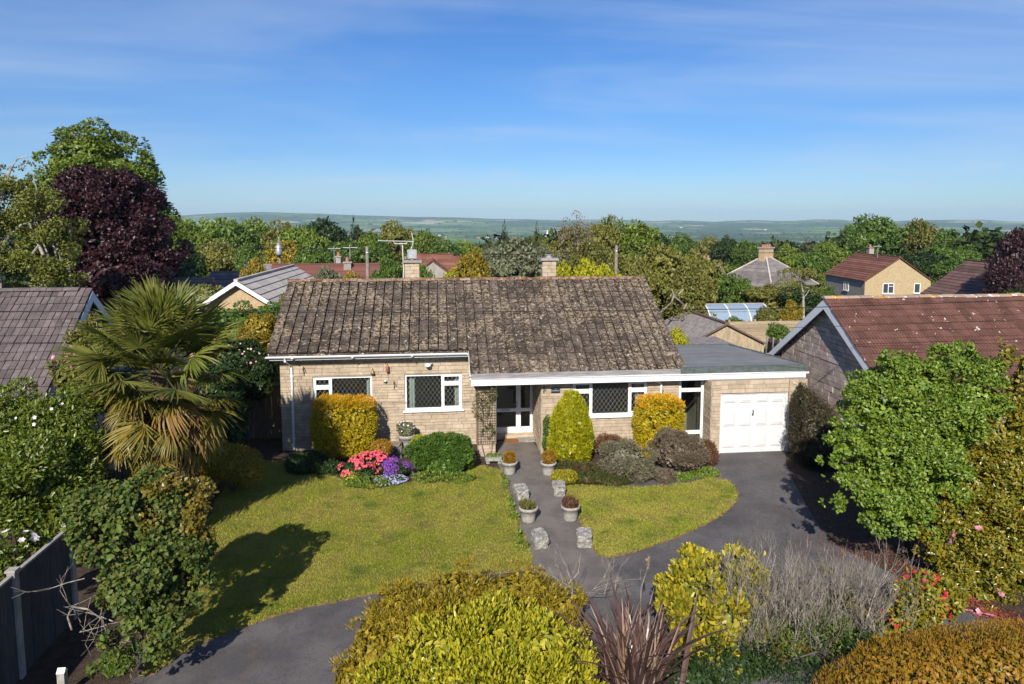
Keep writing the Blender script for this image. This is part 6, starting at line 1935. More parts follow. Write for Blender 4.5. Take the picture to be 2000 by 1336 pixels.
house('tan_bungalow', 'bungalow with tan brick gable and pale grey tiled roof left of the main house', 525, 531, 39.0, 10.5, 7.4, 2.45, 4.85, MT['far_grey'], MT['tan_brick'], PI / 2 - .04, over=.3, rows=11, barge=MT['white_paint'])
house('white_bungalow', 'small white-walled bungalow with grey roof and orange chimney behind the tan gable', 474, 531, 56, 4.2, 5.4, 2.4, 3.9, MT['far_slate'], MT['render_white'], .05, rows=6, chim=((.9, .0, .75, .55, 2, MT['orange_brick']),), barge=None, wins=(('f', -1.1, 1.2, .6, .9, 1),))
house('grey_house', 'grey-roofed house with a dormer strip behind the tan gable', 536, 517, 62, 4.6, 5, 2.4, 4.2, MT['far_slate'], MT['render_white'], .0, rows=6, wins=(('f', -1.2, 1.5, .8, .6, 1),))
house('red_roof_house', 'long low house with red tiled roof and small chimney at its right end', 607, 516, 58, 5.6, 6.4, 2.3, 4.5, MT['far_scarlet'], MT['render_grey'], 0, rows=10, chim=((2.2, .3, .4, .55, 1, MT['render_grey']),))
house('red_gable_house', 'house with red roof and brown gable behind the bungalow ridge', 690, 516, 50, 3.2, 5.2, 2.2, 4.0, MT['far_scarlet'], MT['render_grey'], .1, rows=8, chim=((-.4, -.3, .5, .1, 1, MT['render_grey']),))
house('dormer_house', 'red-brown roofed house with small grey gable right of the left chimney', 842, 496, 74, 4.2, 6.0, 2.2, 4.6, MT['far_red'], MT['render_grey'], 0, rows=9)
house('dormer_wing', 'small grey gabled wing in front of the red-brown roof', 845, 507, 70.5, 3.0, 3.4, 1.7, 3.0, MT['far_red'], MT['render_grey'], PI / 2, rows=5, over=.15)
house('brown_roof_house', 'brown-roofed house half hidden by the golden bush', 893, 501, 78, 3.0, 5, 2.4, 4.2, MT['far_red'], MT['render_grey'], 0, rows=7)
house('yellow_gable_house', 'two-storey yellow brick house with red-brown roof and white windows', 1712, 498, 76, 9.6, 7.3, 5.0, 7.5, MT['far_red'], MT['render_grey'], -PI / 2 - .11, gablem=MT['yellow_brick'], rows=13, over=.22,
      wins=(('r', -1.05, 3.45, 1.25, 1.15, 2), ('r', 2.15, 3.5, .7, 1.1, 1), ('f', .6, 3.4, 1.2, 1.0, 3)), chim=((-2.0, .25, .75, .75, 1, MT['render_grey']),))
house('dark_roof_house', 'house with dark red-brown roof beside the copper tree on the right', 1962, 515, 50, 8.5, 8.4, 3.2, 6.3, MT['far_dark'], MT['tan_brick'], -PI / 2 - .11, rows=15)
house('hidden_house', 'house whose chimney shows above the olive trees', 1378, 514, 74, 3, 5, 2.4, 4.2, MT['far_slate'], MT['render_grey'], 0, rows=6, chim=((-.1, 0, .9, .45, 3, MT['tan_brick']),))
house('left_shed', 'dark roofed shed in the shade of the copper beech', 352, 545, 40, 3, 3, 2.0, 2.9, MT['far_slate'], MT['fence_brown'], .1, rows=6, cat='shed')
# hipped house
c = Yp(1496, 499, 70)
t = thing('hipped_house', 'house with grey pyramid roof and broad pale chimney', 'house', (c.x, 70, c.z - 5.6), .45)
MB().box(-3.4, 3.4, -3.4, 3.4, -2, 2.75).build('wall', MT['tan_brick'], t)
mb = MB(); n = 9
for k in range(n):
    for q in range(4):
        R0 = Matrix.Rotation(q * PI / 2, 4, 'Z')
        a, b = 3.8 * (1 - k / n), 3.8 * (1 - (k + 1) / n)
        z0_, z1_ = 2.6 + 3.0 * k / n + .05, 2.6 + 3.0 * (k + 1) / n
        mb.quad(R0 @ Vector((-a, -a, z0_)), R0 @ Vector((a, -a, z0_)), R0 @ Vector((b, -b, z1_)), R0 @ Vector((-b, -b, z1_)))
        mb.quad(R0 @ Vector((-a, -a, z0_ - .05)), R0 @ Vector((a, -a, z0_ - .05)), R0 @ Vector((a, -a, z0_)), R0 @ Vector((-a, -a, z0_)))
rf = mb.build('roof', MT['far_slate'], t)
for q in range(4):
    R0 = Matrix.Rotation(q * PI / 2, 4, 'Z')
    MB().tube([R0 @ Vector((-3.8, -3.8, 2.66)), R0 @ Vector((0, 0, 5.68))], .09, 6).build('hip_ridge', MT['far_grey'], rf)
ch = MB().box(-.75, .75, -.35, .35, 4.6, 6.35).build('chimney', MT['tan_brick'], rf)
MB().box(-.85, .85, -.45, .45, 6.352, 6.5).build('cap', MT['concrete'], t)
for k in range(4): MB().lathe([(.13, 0), (.11, .28)], 8, (-.55 + .36 * k, 0, 6.5)).build('chimney_pot', MT['terracotta'], t)

# sheds behind the garage
def shed(name, label, apex, y, half, drop, length, roofm, wallm):
    a = Yp(*apex, y)
    t = thing(name, label, 'shed', (a.x, y, 0), .02)
    z = a.z
    mb = MB(); mb.prism([(-half, 0, -.5), (half, 0, -.5), (half, 0, z - drop), (0, 0, z - .03), (-half, 0, z - drop)], (0, .15, 0)); mb.box(-half, -half + .15, .15, length, -.5, z - drop); mb.box(half - .15, half, .15, length, -.5, z - drop)
    mb.build('wall', wallm, t)
    mb = MB()
    n = 44
    for s in (-1, 1):
        for k in range(n):                         # corrugated sheet
            y0, y1 = -.12 + (length + .2) * k / n, -.12 + (length + .2) * (k + 1) / n
            h0, h1 = .03 * (k % 2), .03 * ((k + 1) % 2)
            e = half + .12
            p = [(0, y0, z + h0), (s * e, y0, z - drop * e / half + h0), (s * e, y1, z - drop * e / half + h1), (0, y1, z + h1)]
            mb.quad(*(p if s < 0 else p[::-1]))
    mb.build('roof', roofm, t)
    MB().box(-.12, .12, -.14, length + .1, z - .0, z + .07).build('ridge_cap', MT['far_dark'], t)
    for s in (-1, 1): MB().prism([(0, -.16, z - .05), (s * (half + .12), -.16, z - .05 - drop * (half + .12) / half), (s * (half + .12), -.16, z + .04 - drop * (half + .12) / half), (0, -.16, z + .05)], (0, .03, 0)).build('bargeboard', MT['fence_brown'], t)
    return t


shed('gabled_shed', 'concrete shed with stained tan gable and grey corrugated roof behind the garage', (1418, 632), 33.5, 2.1, 1.05, 5.5, MT['corrugated'], MT['gable_conc'])
t = thing('lean_to', 'dark corrugated lean-to roof with white gutter between garage and neighbour', 'lean-to', (11.5, 29.5, 0))
mb = MB()
zl, zh = Yp(1450, 690, 28).z, Yp(1420, 658, 32).z
for k in range(40):
    x0, x1 = -2.9 + 5.0 * k / 40, -2.9 + 5.0 * (k + 1) / 40
    h0, h1 = .03 * (k % 2), .03 * ((k + 1) % 2)
    mb.quad((x0, -1.5, zl + h0), (x1, -1.5, zl + h1), (x1, 2.6, zh + h1), (x0, 2.6, zh + h0))
mb.build('roof', MT['corrugated'], t)
MB().tube([(-.6, -1.56, zl - .03), (2.2, -1.56, zl - .03)], .055, 8).build('gutter', MT['white'], t)
MB().box(-2.8, 2.05, -1.46, -1.42, zl - .24, zl - .1).build('fascia', MT['white'], t)
MB().box(-2.8, 2.0, -1.3, 2.4, -.2, zl - .3).build('wall', MT['gable_conc'], t)
# curved greenhouse
a, b = Yp(1374, 594, 43), Yp(1488, 594, 43)
t = thing('curved_greenhouse', 'curved polycarbonate greenhouse with white ribs in the garden behind', 'greenhouse', (a.x, 43, a.z - 2.2), -.02)
wd, hh = b.x - a.x, 2.2
arc = [(-1.7 * math.sin(u) + 0.0, hh * math.cos(u)) for u in np.linspace(.05, PI / 2, 9)]
for k in range(3):
    mb = MB()
    x0, x1 = wd * k / 3 + .03, wd * (k + 1) / 3 - .03
    for (y0, z0_), (y1, z1_) in zip(arc, arc[1:]): mb.quad((x0, y0, z0_), (x0, y1, z1_), (x1, y1, z1_), (x1, y0, z0_))
    mb.build('panel', MT['poly'], t)
for k in range(4): MB().tube([(wd * k / 3, y, z) for y, z in arc], .035, 6).build('rib', MT['white'], t)
MB().box(0, wd, arc[3][0] - .02, arc[3][0] + .02, arc[3][1] + .01, arc[3][1] + .05).build('rail', MT['metal'], t)
MB().box(0, wd, -.02, .06, -.5, hh + .04).build('back_wall', MT['render_grey'], t)
for x in (0.0, wd - .03):
    mb = MB(); mb.add([(x, y, z) for y, z in arc] + [(x, 0, 0)], [tuple(range(10))]); mb.build('end_panel', MT['poly'], t)
pz = Yp(1371, 590, 41)
t = thing('garden_post', 'pale wooden post at the left end of the curved greenhouse', 'post', (pz.x, 41, pz.z - 2.2)); MB().box(-.06, .06, -.06, .06, -.5, 2.25).build('shaft', MT['pole'], t); MB().box(-.075, .075, -.075, .075, 2.252, 2.29).build('cap', MT['pole'], t)
# board fence below it
a, b = Yp(1425, 628, 37), Yp(1575, 626, 37)
t = thing('board_fence', 'tan horizontal board fence below the curved greenhouse', 'fence', (a.x, 37, a.z - 1.7))
for k in range(8): MB().box(0, b.x - a.x, -.012, .012, .1 + .2 * k, .29 + .2 * k).build('board', MT['fence_tan'], t)
for k in range(4): MB().box((b.x - a.x) * k / 3 - .05, (b.x - a.x) * k / 3 + .05, .015, .11, -.5, 1.8).build('post', MT['fence_tan'], t)
a, b = Yp(1500, 660, 32), Yp(1540, 668, 27)
t = thing('panel_fence', 'short dark board fence between the tan shed and the right-hand house', 'fence', (a.x, 32, 0))
for k in range(14):
    f0 = k / 14; q = Vector((b.x - a.x, -5, 0)) * f0
    MB().box(q.x - .015, q.x + .015, q.y - .34, q.y, -.1, a.z - (a.z - b.z) * f0).build('board', MT['fence_brown'], t)
for k in range(4): 
    q = Vector((b.x - a.x, -5, 0)) * (k / 3)
    MB().box(q.x - .06, q.x + .0, q.y - .05, q.y + .05, -.1, a.z + .08 - (a.z - b.z) * k / 3).build('post', MT['fence_cap'], t)

# ------------------------------------------------------------------ poles and wires
def pole(px, top, y, label, trans=False):
    p = Yp(px, top, y); z0_ = float(ground_z(p.x, y))
    t = thing('utility_pole', label, 'pole', (p.x, y, z0_), group='timber poles behind the houses')
    h = p.z - z0_
    MB().tube([(0, 0, -.3), (0, 0, h)], [.15, .10], 8).build('shaft', MT['pole'], t)
    if trans:
        MB().lathe([(.28, h - 1.7), (.3, h - 1.6), (.3, h - .9), (.2, h - .8), (.06, h - .5)], 10, (.0, -.3, 0)).build('transformer', MT['metal'], t, True)
    else:
        MB().lathe([(.115, h - .45), (.12, h - .44), (.12, h - .36), (.11, h - .35)], 10).build('pole_band', MT['metal'], t, True)
    return p


P1 = pole(545, 462, 66, 'far timber pole carrying a round transformer above the grey roofs', True)
P2 = pole(717, 481, 44, 'bare timber pole left of the television aerial')
P3 = pole(1204, 479, 46, 'bare timber pole right of the right chimney')
for k, (px, top, bot, y, lb) in enumerate(((684, 478, 515, 50, 'thin aerial mast on the red gable house'), (653, 481, 510, 58, 'thin aerial mast at the end of the red roof'), (1714, 478, 500, 75, 'thin aerial mast on the yellow brick house'))):
    p, q = Yp(px, top, y), Yp(px, bot, y)
    t = thing('aerial_mast', lb, 'aerial', (q.x, y, q.z - .5), group='aerial masts on far houses')
    MB().tube([(0, 0, 0), (0, 0, p.z - q.z + .5)], .03, 6).build('mast', MT['metal'], t)
    MB().tube([(-.5, 0, p.z - q.z + .3), (.5, .1, p.z - q.z + .3)], .02, 5).build('boom', MT['alu'], t)


def wire(name, label, pts, r, sag=0.0):
    mb = MB()
    out = []
    for a, b in zip(pts, pts[1:]):
        for k in range(12):
            f = k / 12
            p = a.lerp(b, f); p.z -= sag * 4 * f * (1 - f); out.append(p)
    out.append(pts[-1])
    mb.tube(out, r, 5)
    o = mb.build(name, MT['wire'])
    tag(o, label, 'cable', 'overhead cables')


wire('cable', 'dark telephone cable crossing in front of the bungalow roof', [Yp(-300, 606, 17.5), Yp(300, 610, 17.5), Yp(900, 609.5, 17.5), Yp(1500, 603, 17.5), Yp(2300, 577, 17.5)], .011)
wire('cable', 'thin cable running from the far left trees to the pole by the aerial', [Yp(-200, 445, 44), Yp(400, 478, 44), P2 - Vector((0, 0, .2))], .02, .1)
wire('cable', 'thin cable between the two bare poles above the bungalow ridge', [P2 - Vector((0, 0, .2)), Yp(960, 497, 45), P3 - Vector((0, 0, .2))], .02, .1)
wire('cable', 'thin cable from the right pole towards the hipped house', [P3 - Vector((0, 0, .2)), Yp(1480, 494, 46), Yp(1750, 480, 46), Yp(2300, 440, 46)], .02, .1)
wire('cable', 'faint cable over the right-hand roof below the main cable', [Yp(1540, 640, 19), Yp(1800, 632, 18), Yp(2300, 612, 17)], .007)

# ------------------------------------------------------------------ big trees at the left
def big_tree(name, label, lobes, n, L, W_, mat, seed, base, trunk=.3, tm=None, **k):
    k.setdefault('sub', 14); k.setdefault('subr', .34); k.setdefault('shell', .4)
    t = thing(name, label, 'tree', base)
    foliage(t, 'crown', lobes, n, L, W_, mat, seed, **k)
    mb = MB(); r = random.Random(seed)
    b = Vector(base); top = Vector(lobes[0][:3])
    m = b.lerp(Vector((b.x * .3 + top.x * .7, b.y * .3 + top.y * .7, top.z)), .5)
    mb.tube([b - Vector((0, 0, .3)), m, top], [trunk, trunk * .75, trunk * .3], 8)
    for l in lobes[1:]:
        e = Vector(l[:3]); s = b.lerp(m, r.uniform(.6, 1))
        mb.tube([s, s.lerp(e, .5) + Vector((0, 0, .4)), e], [trunk * .4, trunk * .25, trunk * .08], 6)
    mb.build('trunk', tm or MT['bark'], t, world=True)
    return t


cbl = [LP(215, 450, 105, 110, 37), LP(190, 380, 85, 50, 37), LP(255, 385, 62, 55, 37), LP(290, 470, 65, 70, 37), LP(160, 440, 65, 70, 37), LP(300, 540, 60, 55, 36), LP(220, 540, 80, 60, 36), LP(120, 390, 30, 40, 37), LP(240, 610, 110, 60, 36.5), LP(160, 520, 60, 60, 36)]
big_tree('copper_beech', 'large dark purple copper beech behind the left-hand house', cbl, 54000, .16, .11, MT['l_copper'], 140, (Yp(220, 450, 37).x, 37, 0), .35, core=.66)
syl = [LP(175, 300, 60, 55, 46), LP(130, 330, 55, 50, 46), LP(225, 330, 60, 45, 46), LP(190, 370, 90, 60, 46), LP(258, 350, 50, 55, 46), LP(150, 285, 45, 35, 46), LP(210, 300, 50, 45, 46), LP(190, 270, 32, 26, 46), LP(100, 380, 50, 60, 46), LP(190, 480, 130, 100, 47)]
big_tree('sycamore', 'tall fresh green tree rising behind the copper beech', syl, 42000, .20, .145, MT['l_oak'], 141, (Yp(185, 400, 46).x, 46, -.5), .4, core=.62)


def conifer(name, label, px, top, bot, half, y, mat, seed, n=5000, L=.35, W_=.12):
    p = Yp(px, top, y); q = Yp(px, bot, y); s = scl(y, px, top)
    h = p.z - q.z
    lobes = []
    for k in range(9):
        f = k / 8
        lobes.append((p.x, y, q.z + h * f * .96, half * s * (1 - f * .93), half * s * (1 - f * .93), h * .11))
    g = float(ground_z(p.x, y))
    t = thing(name, label, 'tree', (p.x, y, g), group='conifers')
    foliage(t, 'crown', lobes, n, L, W_, mat, seed, out=1.0, rand=.35, up=-.25, shell=.5)
    MB().tube([(p.x, y, g), (p.x, y, p.z)], [.25, .03], 6).build('trunk', MT['bark'], t, world=True)


MT['l_spruce_far'] = LM('needle_dark', [(.014, .028, .014), (.025, .042, .02), (.035, .055, .026)])
MT['l_spruce_blue'] = LM('needle_blue_green', [(.035, .055, .03), (.06, .085, .045), (.09, .11, .06)])
conifer('tall_conifer', 'blue-green conifer at the right shoulder of the copper beech', 284, 286, 600, 104, 50, MT['l_spruce_blue'], 142, 16000)
conifer('tall_conifer', 'dark conifer behind the left shoulder of the green sycamore', 108, 266, 520, 50, 52, MT['l_spruce_far'], 143, 6000)
bil = [LP(40, 400, 60, 45, 28), LP(100, 430, 55, 55, 28.5), LP(10, 480, 60, 70, 28), LP(90, 500, 60, 50, 28), LP(50, 550, 70, 55, 27.5), LP(120, 540, 40, 45, 28), LP(30, 340, 28, 18, 28), LP(60, 330, 22, 14, 28), LP(130, 460, 26, 40, 28.5), LP(-40, 420, 60, 90, 28)]
t = big_tree('silver_birch', 'airy yellow-green silver birch with white limbs on the left edge', bil, 34000, .10, .065, LM('leaf_birch', [(.09, .12, .018), (.16, .175, .025), (.23, .21, .04)]), 144, (-13.2, 28, 0), .12, MT['bark_pale'], subr=.4, shell=.6)
mb = MB()
for pp in (((-20, 560), (10, 470), (40, 440), (62, 433)), ((20, 520), (60, 500), (75, 480)), ((-10, 420), (20, 330), (35, 310), (55, 305)), ((0, 600), (2, 500))): mb.tube([Yp(*q, 27.6) for q in pp], [.07, .05, .035, .015][:len(pp)], 5)
mb.build('limb', MT['bark_pale'], t, world=True)

# ------------------------------------------------------------------ middle-distance trees, one mesh per kind and variant shared by its copies
UNIT = {}


def unit_tree(kind, v):
    if (kind, v) in UNIT: return UNIT[(kind, v)]
    r = np.random.default_rng(500 + 17 * v + len(kind) * 3)
    if kind in ('spruce', 'dark_spruce'):
        lobes = [(0, 0, .12 + .86 * k / 8, (1 - .92 * k / 8), (1 - .92 * k / 8), .09) for k in range(9)]
        me = foliage_mesh('crown', lobes, 2600, .16, .06, 600 + v, out=1, rand=.35, up=-.2, shell=.5)
    else:
        H = 2.2
        lobes = [(0, 0, 1.30, .66, .66, .70)]
        for k in range(11):
            a = 2 * PI * k / 11 + r.uniform(0, .5)
            rad = r.uniform(.45, .68); z = r.uniform(.75, 1.75)
            s = r.uniform(.28, .42)
            lobes.append((rad * math.cos(a), rad * math.sin(a), z, s, s, s * .8))
        lobes.append((r.uniform(-.2, .2), r.uniform(-.2, .2), 1.85, .42, .42, .33))
        lobes.append((0, 0, .5, .62, .62, .5))
        n, L = (7800, .086) if kind != 'bare' else (1700, .06)
        me = foliage_mesh('crown', lobes, n, L, L * .62, 600 + v, sub=9, subr=.46, shell=.55, core=.62 if kind != 'bare' else 0, fold=.1)
        me.transform(Matrix.Diagonal((1, 1, 1 / H, 1)))
    UNIT[(kind, v)] = me
    return me


TRUNK = None
KM = {'oak': 'l_oak', 'green': 'l_green', 'dark': 'l_dark', 'olive': 'l_olive', 'sage': 'l_sage', 'bare': 'l_mauve', 'gold': 'l_juniper', 'spruce': 'l_spruce_blue', 'dark_spruce': 'l_spruce_far', 'copper': 'l_copper', 'lime': 'l_lime'}
KV = {}


def mid_tree(px, top, half, y, kind, label, group='trees and bushes behind the houses', name=None, bottom=None):
    global TRUNK
    p = Yp(px, top, y); s = scl(y, px, top)
    g = float(ground_z(p.x, y)) if bottom is None else Yp(px, bottom, y).z
    h = p.z - g
    hw = max(half * s, .2 * h) if kind in ('spruce', 'dark_spruce') else max(half * s, (.40 if y > 70 else .26) * h if h > 3 else .42 * h)
    v = KV.get(kind, 0); KV[kind] = v + 1
    key = (kind, v % 2)
    if key not in UNIT:
        unit_tree(*key).materials.append(MT[KM[kind]])
    nm = name or {'spruce': 'conifer_tree', 'dark_spruce': 'conifer_tree', 'copper': 'copper_tree', 'bare': 'thin_tree'}.get(kind, 'leafy_tree')
    t = thing(nm, label, 'tree' if h > 3 else 'bush', (p.x, y, g), (v * 2.1) % 6.28, group)
    o = bpy.data.objects.new('crown', UNIT[key]); COL.objects.link(o); o.parent = t; o['kind'] = 'stuff'
    o.scale = (hw, hw * .92, h)
    if TRUNK is None:
        mb = MB(); mb.tube([(0, 0, -.05), (.01, 0, .35), (-.02, .01, .8)], [.07, .05, .015], 6)
        rnd = random.Random(3)
        for k in range(7):
            a = k * .9; mb.tube([(0, 0, .2 + .05 * k), (.25 * math.cos(a), .25 * math.sin(a), .4 + .04 * k), (.55 * math.cos(a), .55 * math.sin(a), .6 + .03 * k)], [.03, .018, .006], 5)
        TRUNK = mb.mesh('trunk'); TRUNK.materials.append(MT['bark'])
    o = bpy.data.objects.new('trunk', TRUNK); COL.objects.link(o); o.parent = t
    o.scale = (hw, hw, h)
    return t


for a in ((362, 428, 40, 100, 'oak', 'rounded green tree just right of the copper beech in the far tree line'), (410, 426, 36, 104, 'oak', 'green tree second from the copper beech in the far tree line'), (452, 429, 34, 102, 'green', 'mid green tree left of the transformer pole in the far tree line'),
          (500, 428, 38, 106, 'oak', 'green tree crown behind the transformer pole'), (556, 434, 36, 100, 'olive', 'olive brown tree right of the transformer pole'), (632, 426, 40, 98, 'dark', 'dark round tree with the tallest crown above the red roof'),
          (592, 440, 30, 92, 'oak', 'green tree between the olive tree and the dark round tree'), (360, 480, 60, 72, 'dark', 'dark tree in the shadow of the copper beech'), (430, 470, 62, 74, 'olive', 'broad olive brown tree above the white bungalow'), (486, 478, 44, 70, 'green', 'green tree behind the orange chimney'),
          (560, 470, 42, 76, 'gold', 'yellow-flecked tree beside the transformer pole'), (610, 478, 40, 74, 'green', 'green tree behind the long red roof'), (640, 485, 36, 80, 'dark', 'dark tree behind the right end of the red roof'), (690, 440, 20, 96, 'dark_spruce', 'dark pointed conifer right of the dark round tree'),
          (665, 470, 34, 88, 'green', 'green tree in front of the dark pointed conifer'), (735, 470, 40, 84, 'green', 'green tree behind the bare pole by the aerial'), (772, 433, 36, 128, 'olive', 'domed olive tree standing above the others beyond the aerial'), (715, 455, 36, 104, 'oak', 'fresh green tree left of the domed olive tree'),
          (760, 505, 46, 52, 'green', 'bushy tree directly behind the left chimney'), (830, 450, 36, 118, 'oak', 'green tree above the dormer house'), (870, 468, 36, 108, 'green', 'green tree right of the dormer house'), (905, 470, 30, 112, 'oak', 'green tree at the left of the far field'),
          (826, 516, 10, 44, 'green', 'dark ivy-like bush just right of the left chimney'), (888, 522, 18, 46, 'lime', 'yellow-green bush left of the golden bush on the ridge line'), (922, 486, 46, 43, 'gold', 'rounded golden olive bush above the middle of the ridge'), (1010, 464, 78, 52, 'sage', 'wide pale grey-green tree left of the right chimney'),
          (960, 478, 40, 56, 'sage', 'pale grey-green tree behind the golden bush'), (985, 441, 14, 150, 'spruce', 'small brownish pointed conifer on the skyline above the pale tree'), (1048, 444, 14, 160, 'spruce', 'small pointed conifer left of the white spire'), (1060, 480, 40, 60, 'sage', 'pale tree behind the right chimney'),
          (1125, 411, 46, 64, 'bare', 'thin twiggy tree, tallest on the skyline right of the right chimney'), (1110, 440, 46, 66, 'olive', 'brownish tree behind the thin twiggy tree'), (1180, 424, 42, 68, 'olive', 'olive tree right of the thin twiggy tree'), (1222, 430, 34, 72, 'oak', 'fresh green tree left of the open valley view'),
          (1150, 470, 60, 58, 'olive', 'low olive tree behind the right pole'), (1262, 442, 24, 90, 'dark', 'dark tree at the left end of the valley view'), (1095, 512, 30, 37, 'lime', 'bright yellow-green bush right of the right chimney'), (1145, 505, 34, 36.5, 'lime', 'tallest bright yellow-green bush on the ridge line'), (1185, 518, 34, 36, 'lime', 'bright yellow-green bush left of the right pole'),
          (1290, 480, 90, 42, 'olive', 'big olive tree with forked pale branches behind the roof end'), (1250, 500, 50, 40, 'olive', 'olive tree at the right end of the ridge'), (1365, 490, 56, 46, 'olive', 'olive tree above the curved greenhouse'), (1345, 515, 60, 39, 'olive', 'olive bush behind the gabled shed'),
          (1400, 520, 46, 50, 'green', 'green tree left of the hipped house'), (1440, 545, 46, 52, 'green', 'green bush in front of the hipped house'), (1500, 555, 56, 50, 'olive', 'dark hedge bush behind the curved greenhouse'), (1560, 552, 50, 48, 'dark', 'dark hedge bush left of the yellow brick house'),
          (1615, 560, 30, 50, 'green', 'green bush at the corner of the yellow brick house'), (1420, 462, 26, 120, 'dark', 'dark tree left of the hipped house chimney'), (1455, 470, 36, 116, 'green', 'green tree behind the hipped house'), (1540, 478, 40, 112, 'oak', 'green tree right of the hipped house'),
          (1590, 490, 40, 92, 'green', 'green tree left of the yellow brick house'), (1620, 470, 36, 104, 'oak', 'green tree just left of the big oaks'), (1720, 421, 70, 112, 'green', 'largest dark oak behind the yellow brick house'), (1672, 440, 40, 110, 'green', 'left shoulder oak behind the chimney of the yellow brick house'),
          (1790, 430, 34, 108, 'olive', 'olive tree with a pale limb right of the largest oak'), (1845, 450, 46, 106, 'green', 'green oak right of the olive tree'), (1800, 490, 60, 96, 'dark', 'dark tree above the yellow gable'), (1880, 480, 46, 98, 'green', 'green tree above the dark red-brown roof'), (1925, 468, 40, 120, 'oak', 'fresh green tree beyond the dark red-brown roof'),
          (1860, 505, 50, 84, 'green', 'green tree between the yellow gable and the dark roof'), (1330, 456, 40, 150, 'green', 'green tree at the front of the valley view'), (1385, 462, 34, 146, 'olive', 'olive tree in the valley view'), (1290, 470, 40, 110, 'olive', 'olive brown tree below the valley view')):
    mid_tree(*a)
for k, a in enumerate(((1995, 440, 52, 45, 'copper', 'dark purple tree on the right edge above the red-brown roofs'), (1960, 505, 34, 44, 'copper', 'lower purple tree in front of the dark red-brown roof'))): mid_tree(*a)
mid_tree(1545, 585, 26, 38, 'gold', 'small orange-green bush above the tan board fence', name='garden_bush'); mid_tree(1500, 600, 40, 40, 'olive', 'low bush in front of the curved greenhouse end', name='garden_bush'); mid_tree(1525, 632, 26, 34, 'green', 'green bush in front of the tan board fence', name='garden_bush')
mid_tree(1440, 620, 40, 40.5, 'green', 'low hedge along the foot of the curved greenhouse', name='garden_bush'); mid_tree(1322, 640, 16, 27, 'lime', 'small bright green bush beside the roof end', name='garden_bush')
mid_tree(690, 530, 26, 40, 'gold', 'yellowish bush in front of the red gable house', name='garden_bush'); mid_tree(640, 520, 36, 44, 'sage', 'white-flecked shrub below the red roof', name='garden_bush'); mid_tree(740, 525, 30, 40, 'green', 'green bush left of the left chimney', name='garden_bush'); mid_tree(500, 505, 20, 54, 'gold', 'golden bush right of the orange chimney', name='garden_bush')
mid_tree(560, 570, 24, 33, 'olive', 'thin twiggy bush at the left end of the bungalow ridge', name='garden_bush')
mid_tree(1985, 560, 40, 40, 'dark', 'dark bush behind the right-hand roof', name='garden_bush')
# slim tree with bare trunk, and the forked limbs at the roof end
b = Yp(1572, 615, 42); tp_ = Yp(1560, 530, 42)
t = thing('slim_tree', 'slim tree with bare pale trunk and thin orange-green crown left of the right-hand roof', 'tree', (b.x, 42, b.z - 1))
foliage(t, 'crown', [LP(1555, 545, 38, 22, 42), LP(1535, 560, 24, 18, 42), LP(1590, 555, 28, 20, 42), LP(1560, 570, 34, 16, 42)], 4200, .10, .06, MT['l_olive'], 150, sub=10)
MB().tube([b - Vector((0, 0, 1.5)), b.lerp(tp_, .5) + Vector((.1, 0, 0)), tp_], [.09, .07, .03], 6).build('trunk', MT['bark_pale'], t, world=True)
MB().tube([b.lerp(tp_, .35), b.lerp(tp_, .5) + Vector((.5, 0, .2))], [.04, .015], 5).build('limb', MT['bark_pale'], t, world=True)
t = thing('dead_tree', 'bare forked pale limbs leaning out beside the right end of the roof', 'tree', tuple(Yp(1290, 615, 36)))
mb = MB()
for pp in (((1285, 615), (1310, 592), (1318, 578), (1322, 570)), ((1318, 580), (1330, 590), (1337, 596)), ((1312, 590), (1316, 575), (1312, 565)), ((1335, 605), (1342, 592)), ((1325, 575), (1335, 565))): mb.tube([Yp(*q, 36) for q in pp], [.05, .038, .028, .014][:len(pp)], 6)
mb.build('limb', MT['twig'], t, world=True)
MB().tube([Yp(1285, 615, 36) - Vector((.3, 0, 2.5)), Yp(1285, 615, 36)], [.09, .055], 7).build('trunk', MT['twig'], t, world=True)

# ------------------------------------------------------------------ far woods, village, spire
r = np.random.default_rng(900)
N0 = 5000
R = np.exp(r.uniform(math.log(130), math.log(5600), N0))
th = r.uniform(-.80, .80, N0) + YAW
x, y = R * np.sin(th), R * np.cos(th)
px = CX + F_PX * np.tan(th - YAW)
dens = np.sin(x * .011 + 1.3) + np.sin(y * .008 + x * .004) + np.sin((x - y) * .006 + 2) * .8 + np.sin(x * .0031 - 1) * .7
keep = (dens > -.5) & ~((px > 865) & (px < 950) & (R > 900) & (R < 2300)) & ~((px > 1240) & (px < 1640) & (R < 190))
edge = r.random(N0) < .15
keep |= edge & (R > 350)
keep &= ~((R < 330) & (px > 780) & (px < 960)) & (y > 40)
x, y, R = x[keep], y[keep], R[keep]
zg = ground_z(x, y)
hgt = r.uniform(5, 10, len(x))
rad = hgt * r.uniform(.38, .6, len(x))
Vs, Fs, b = [], [], 0
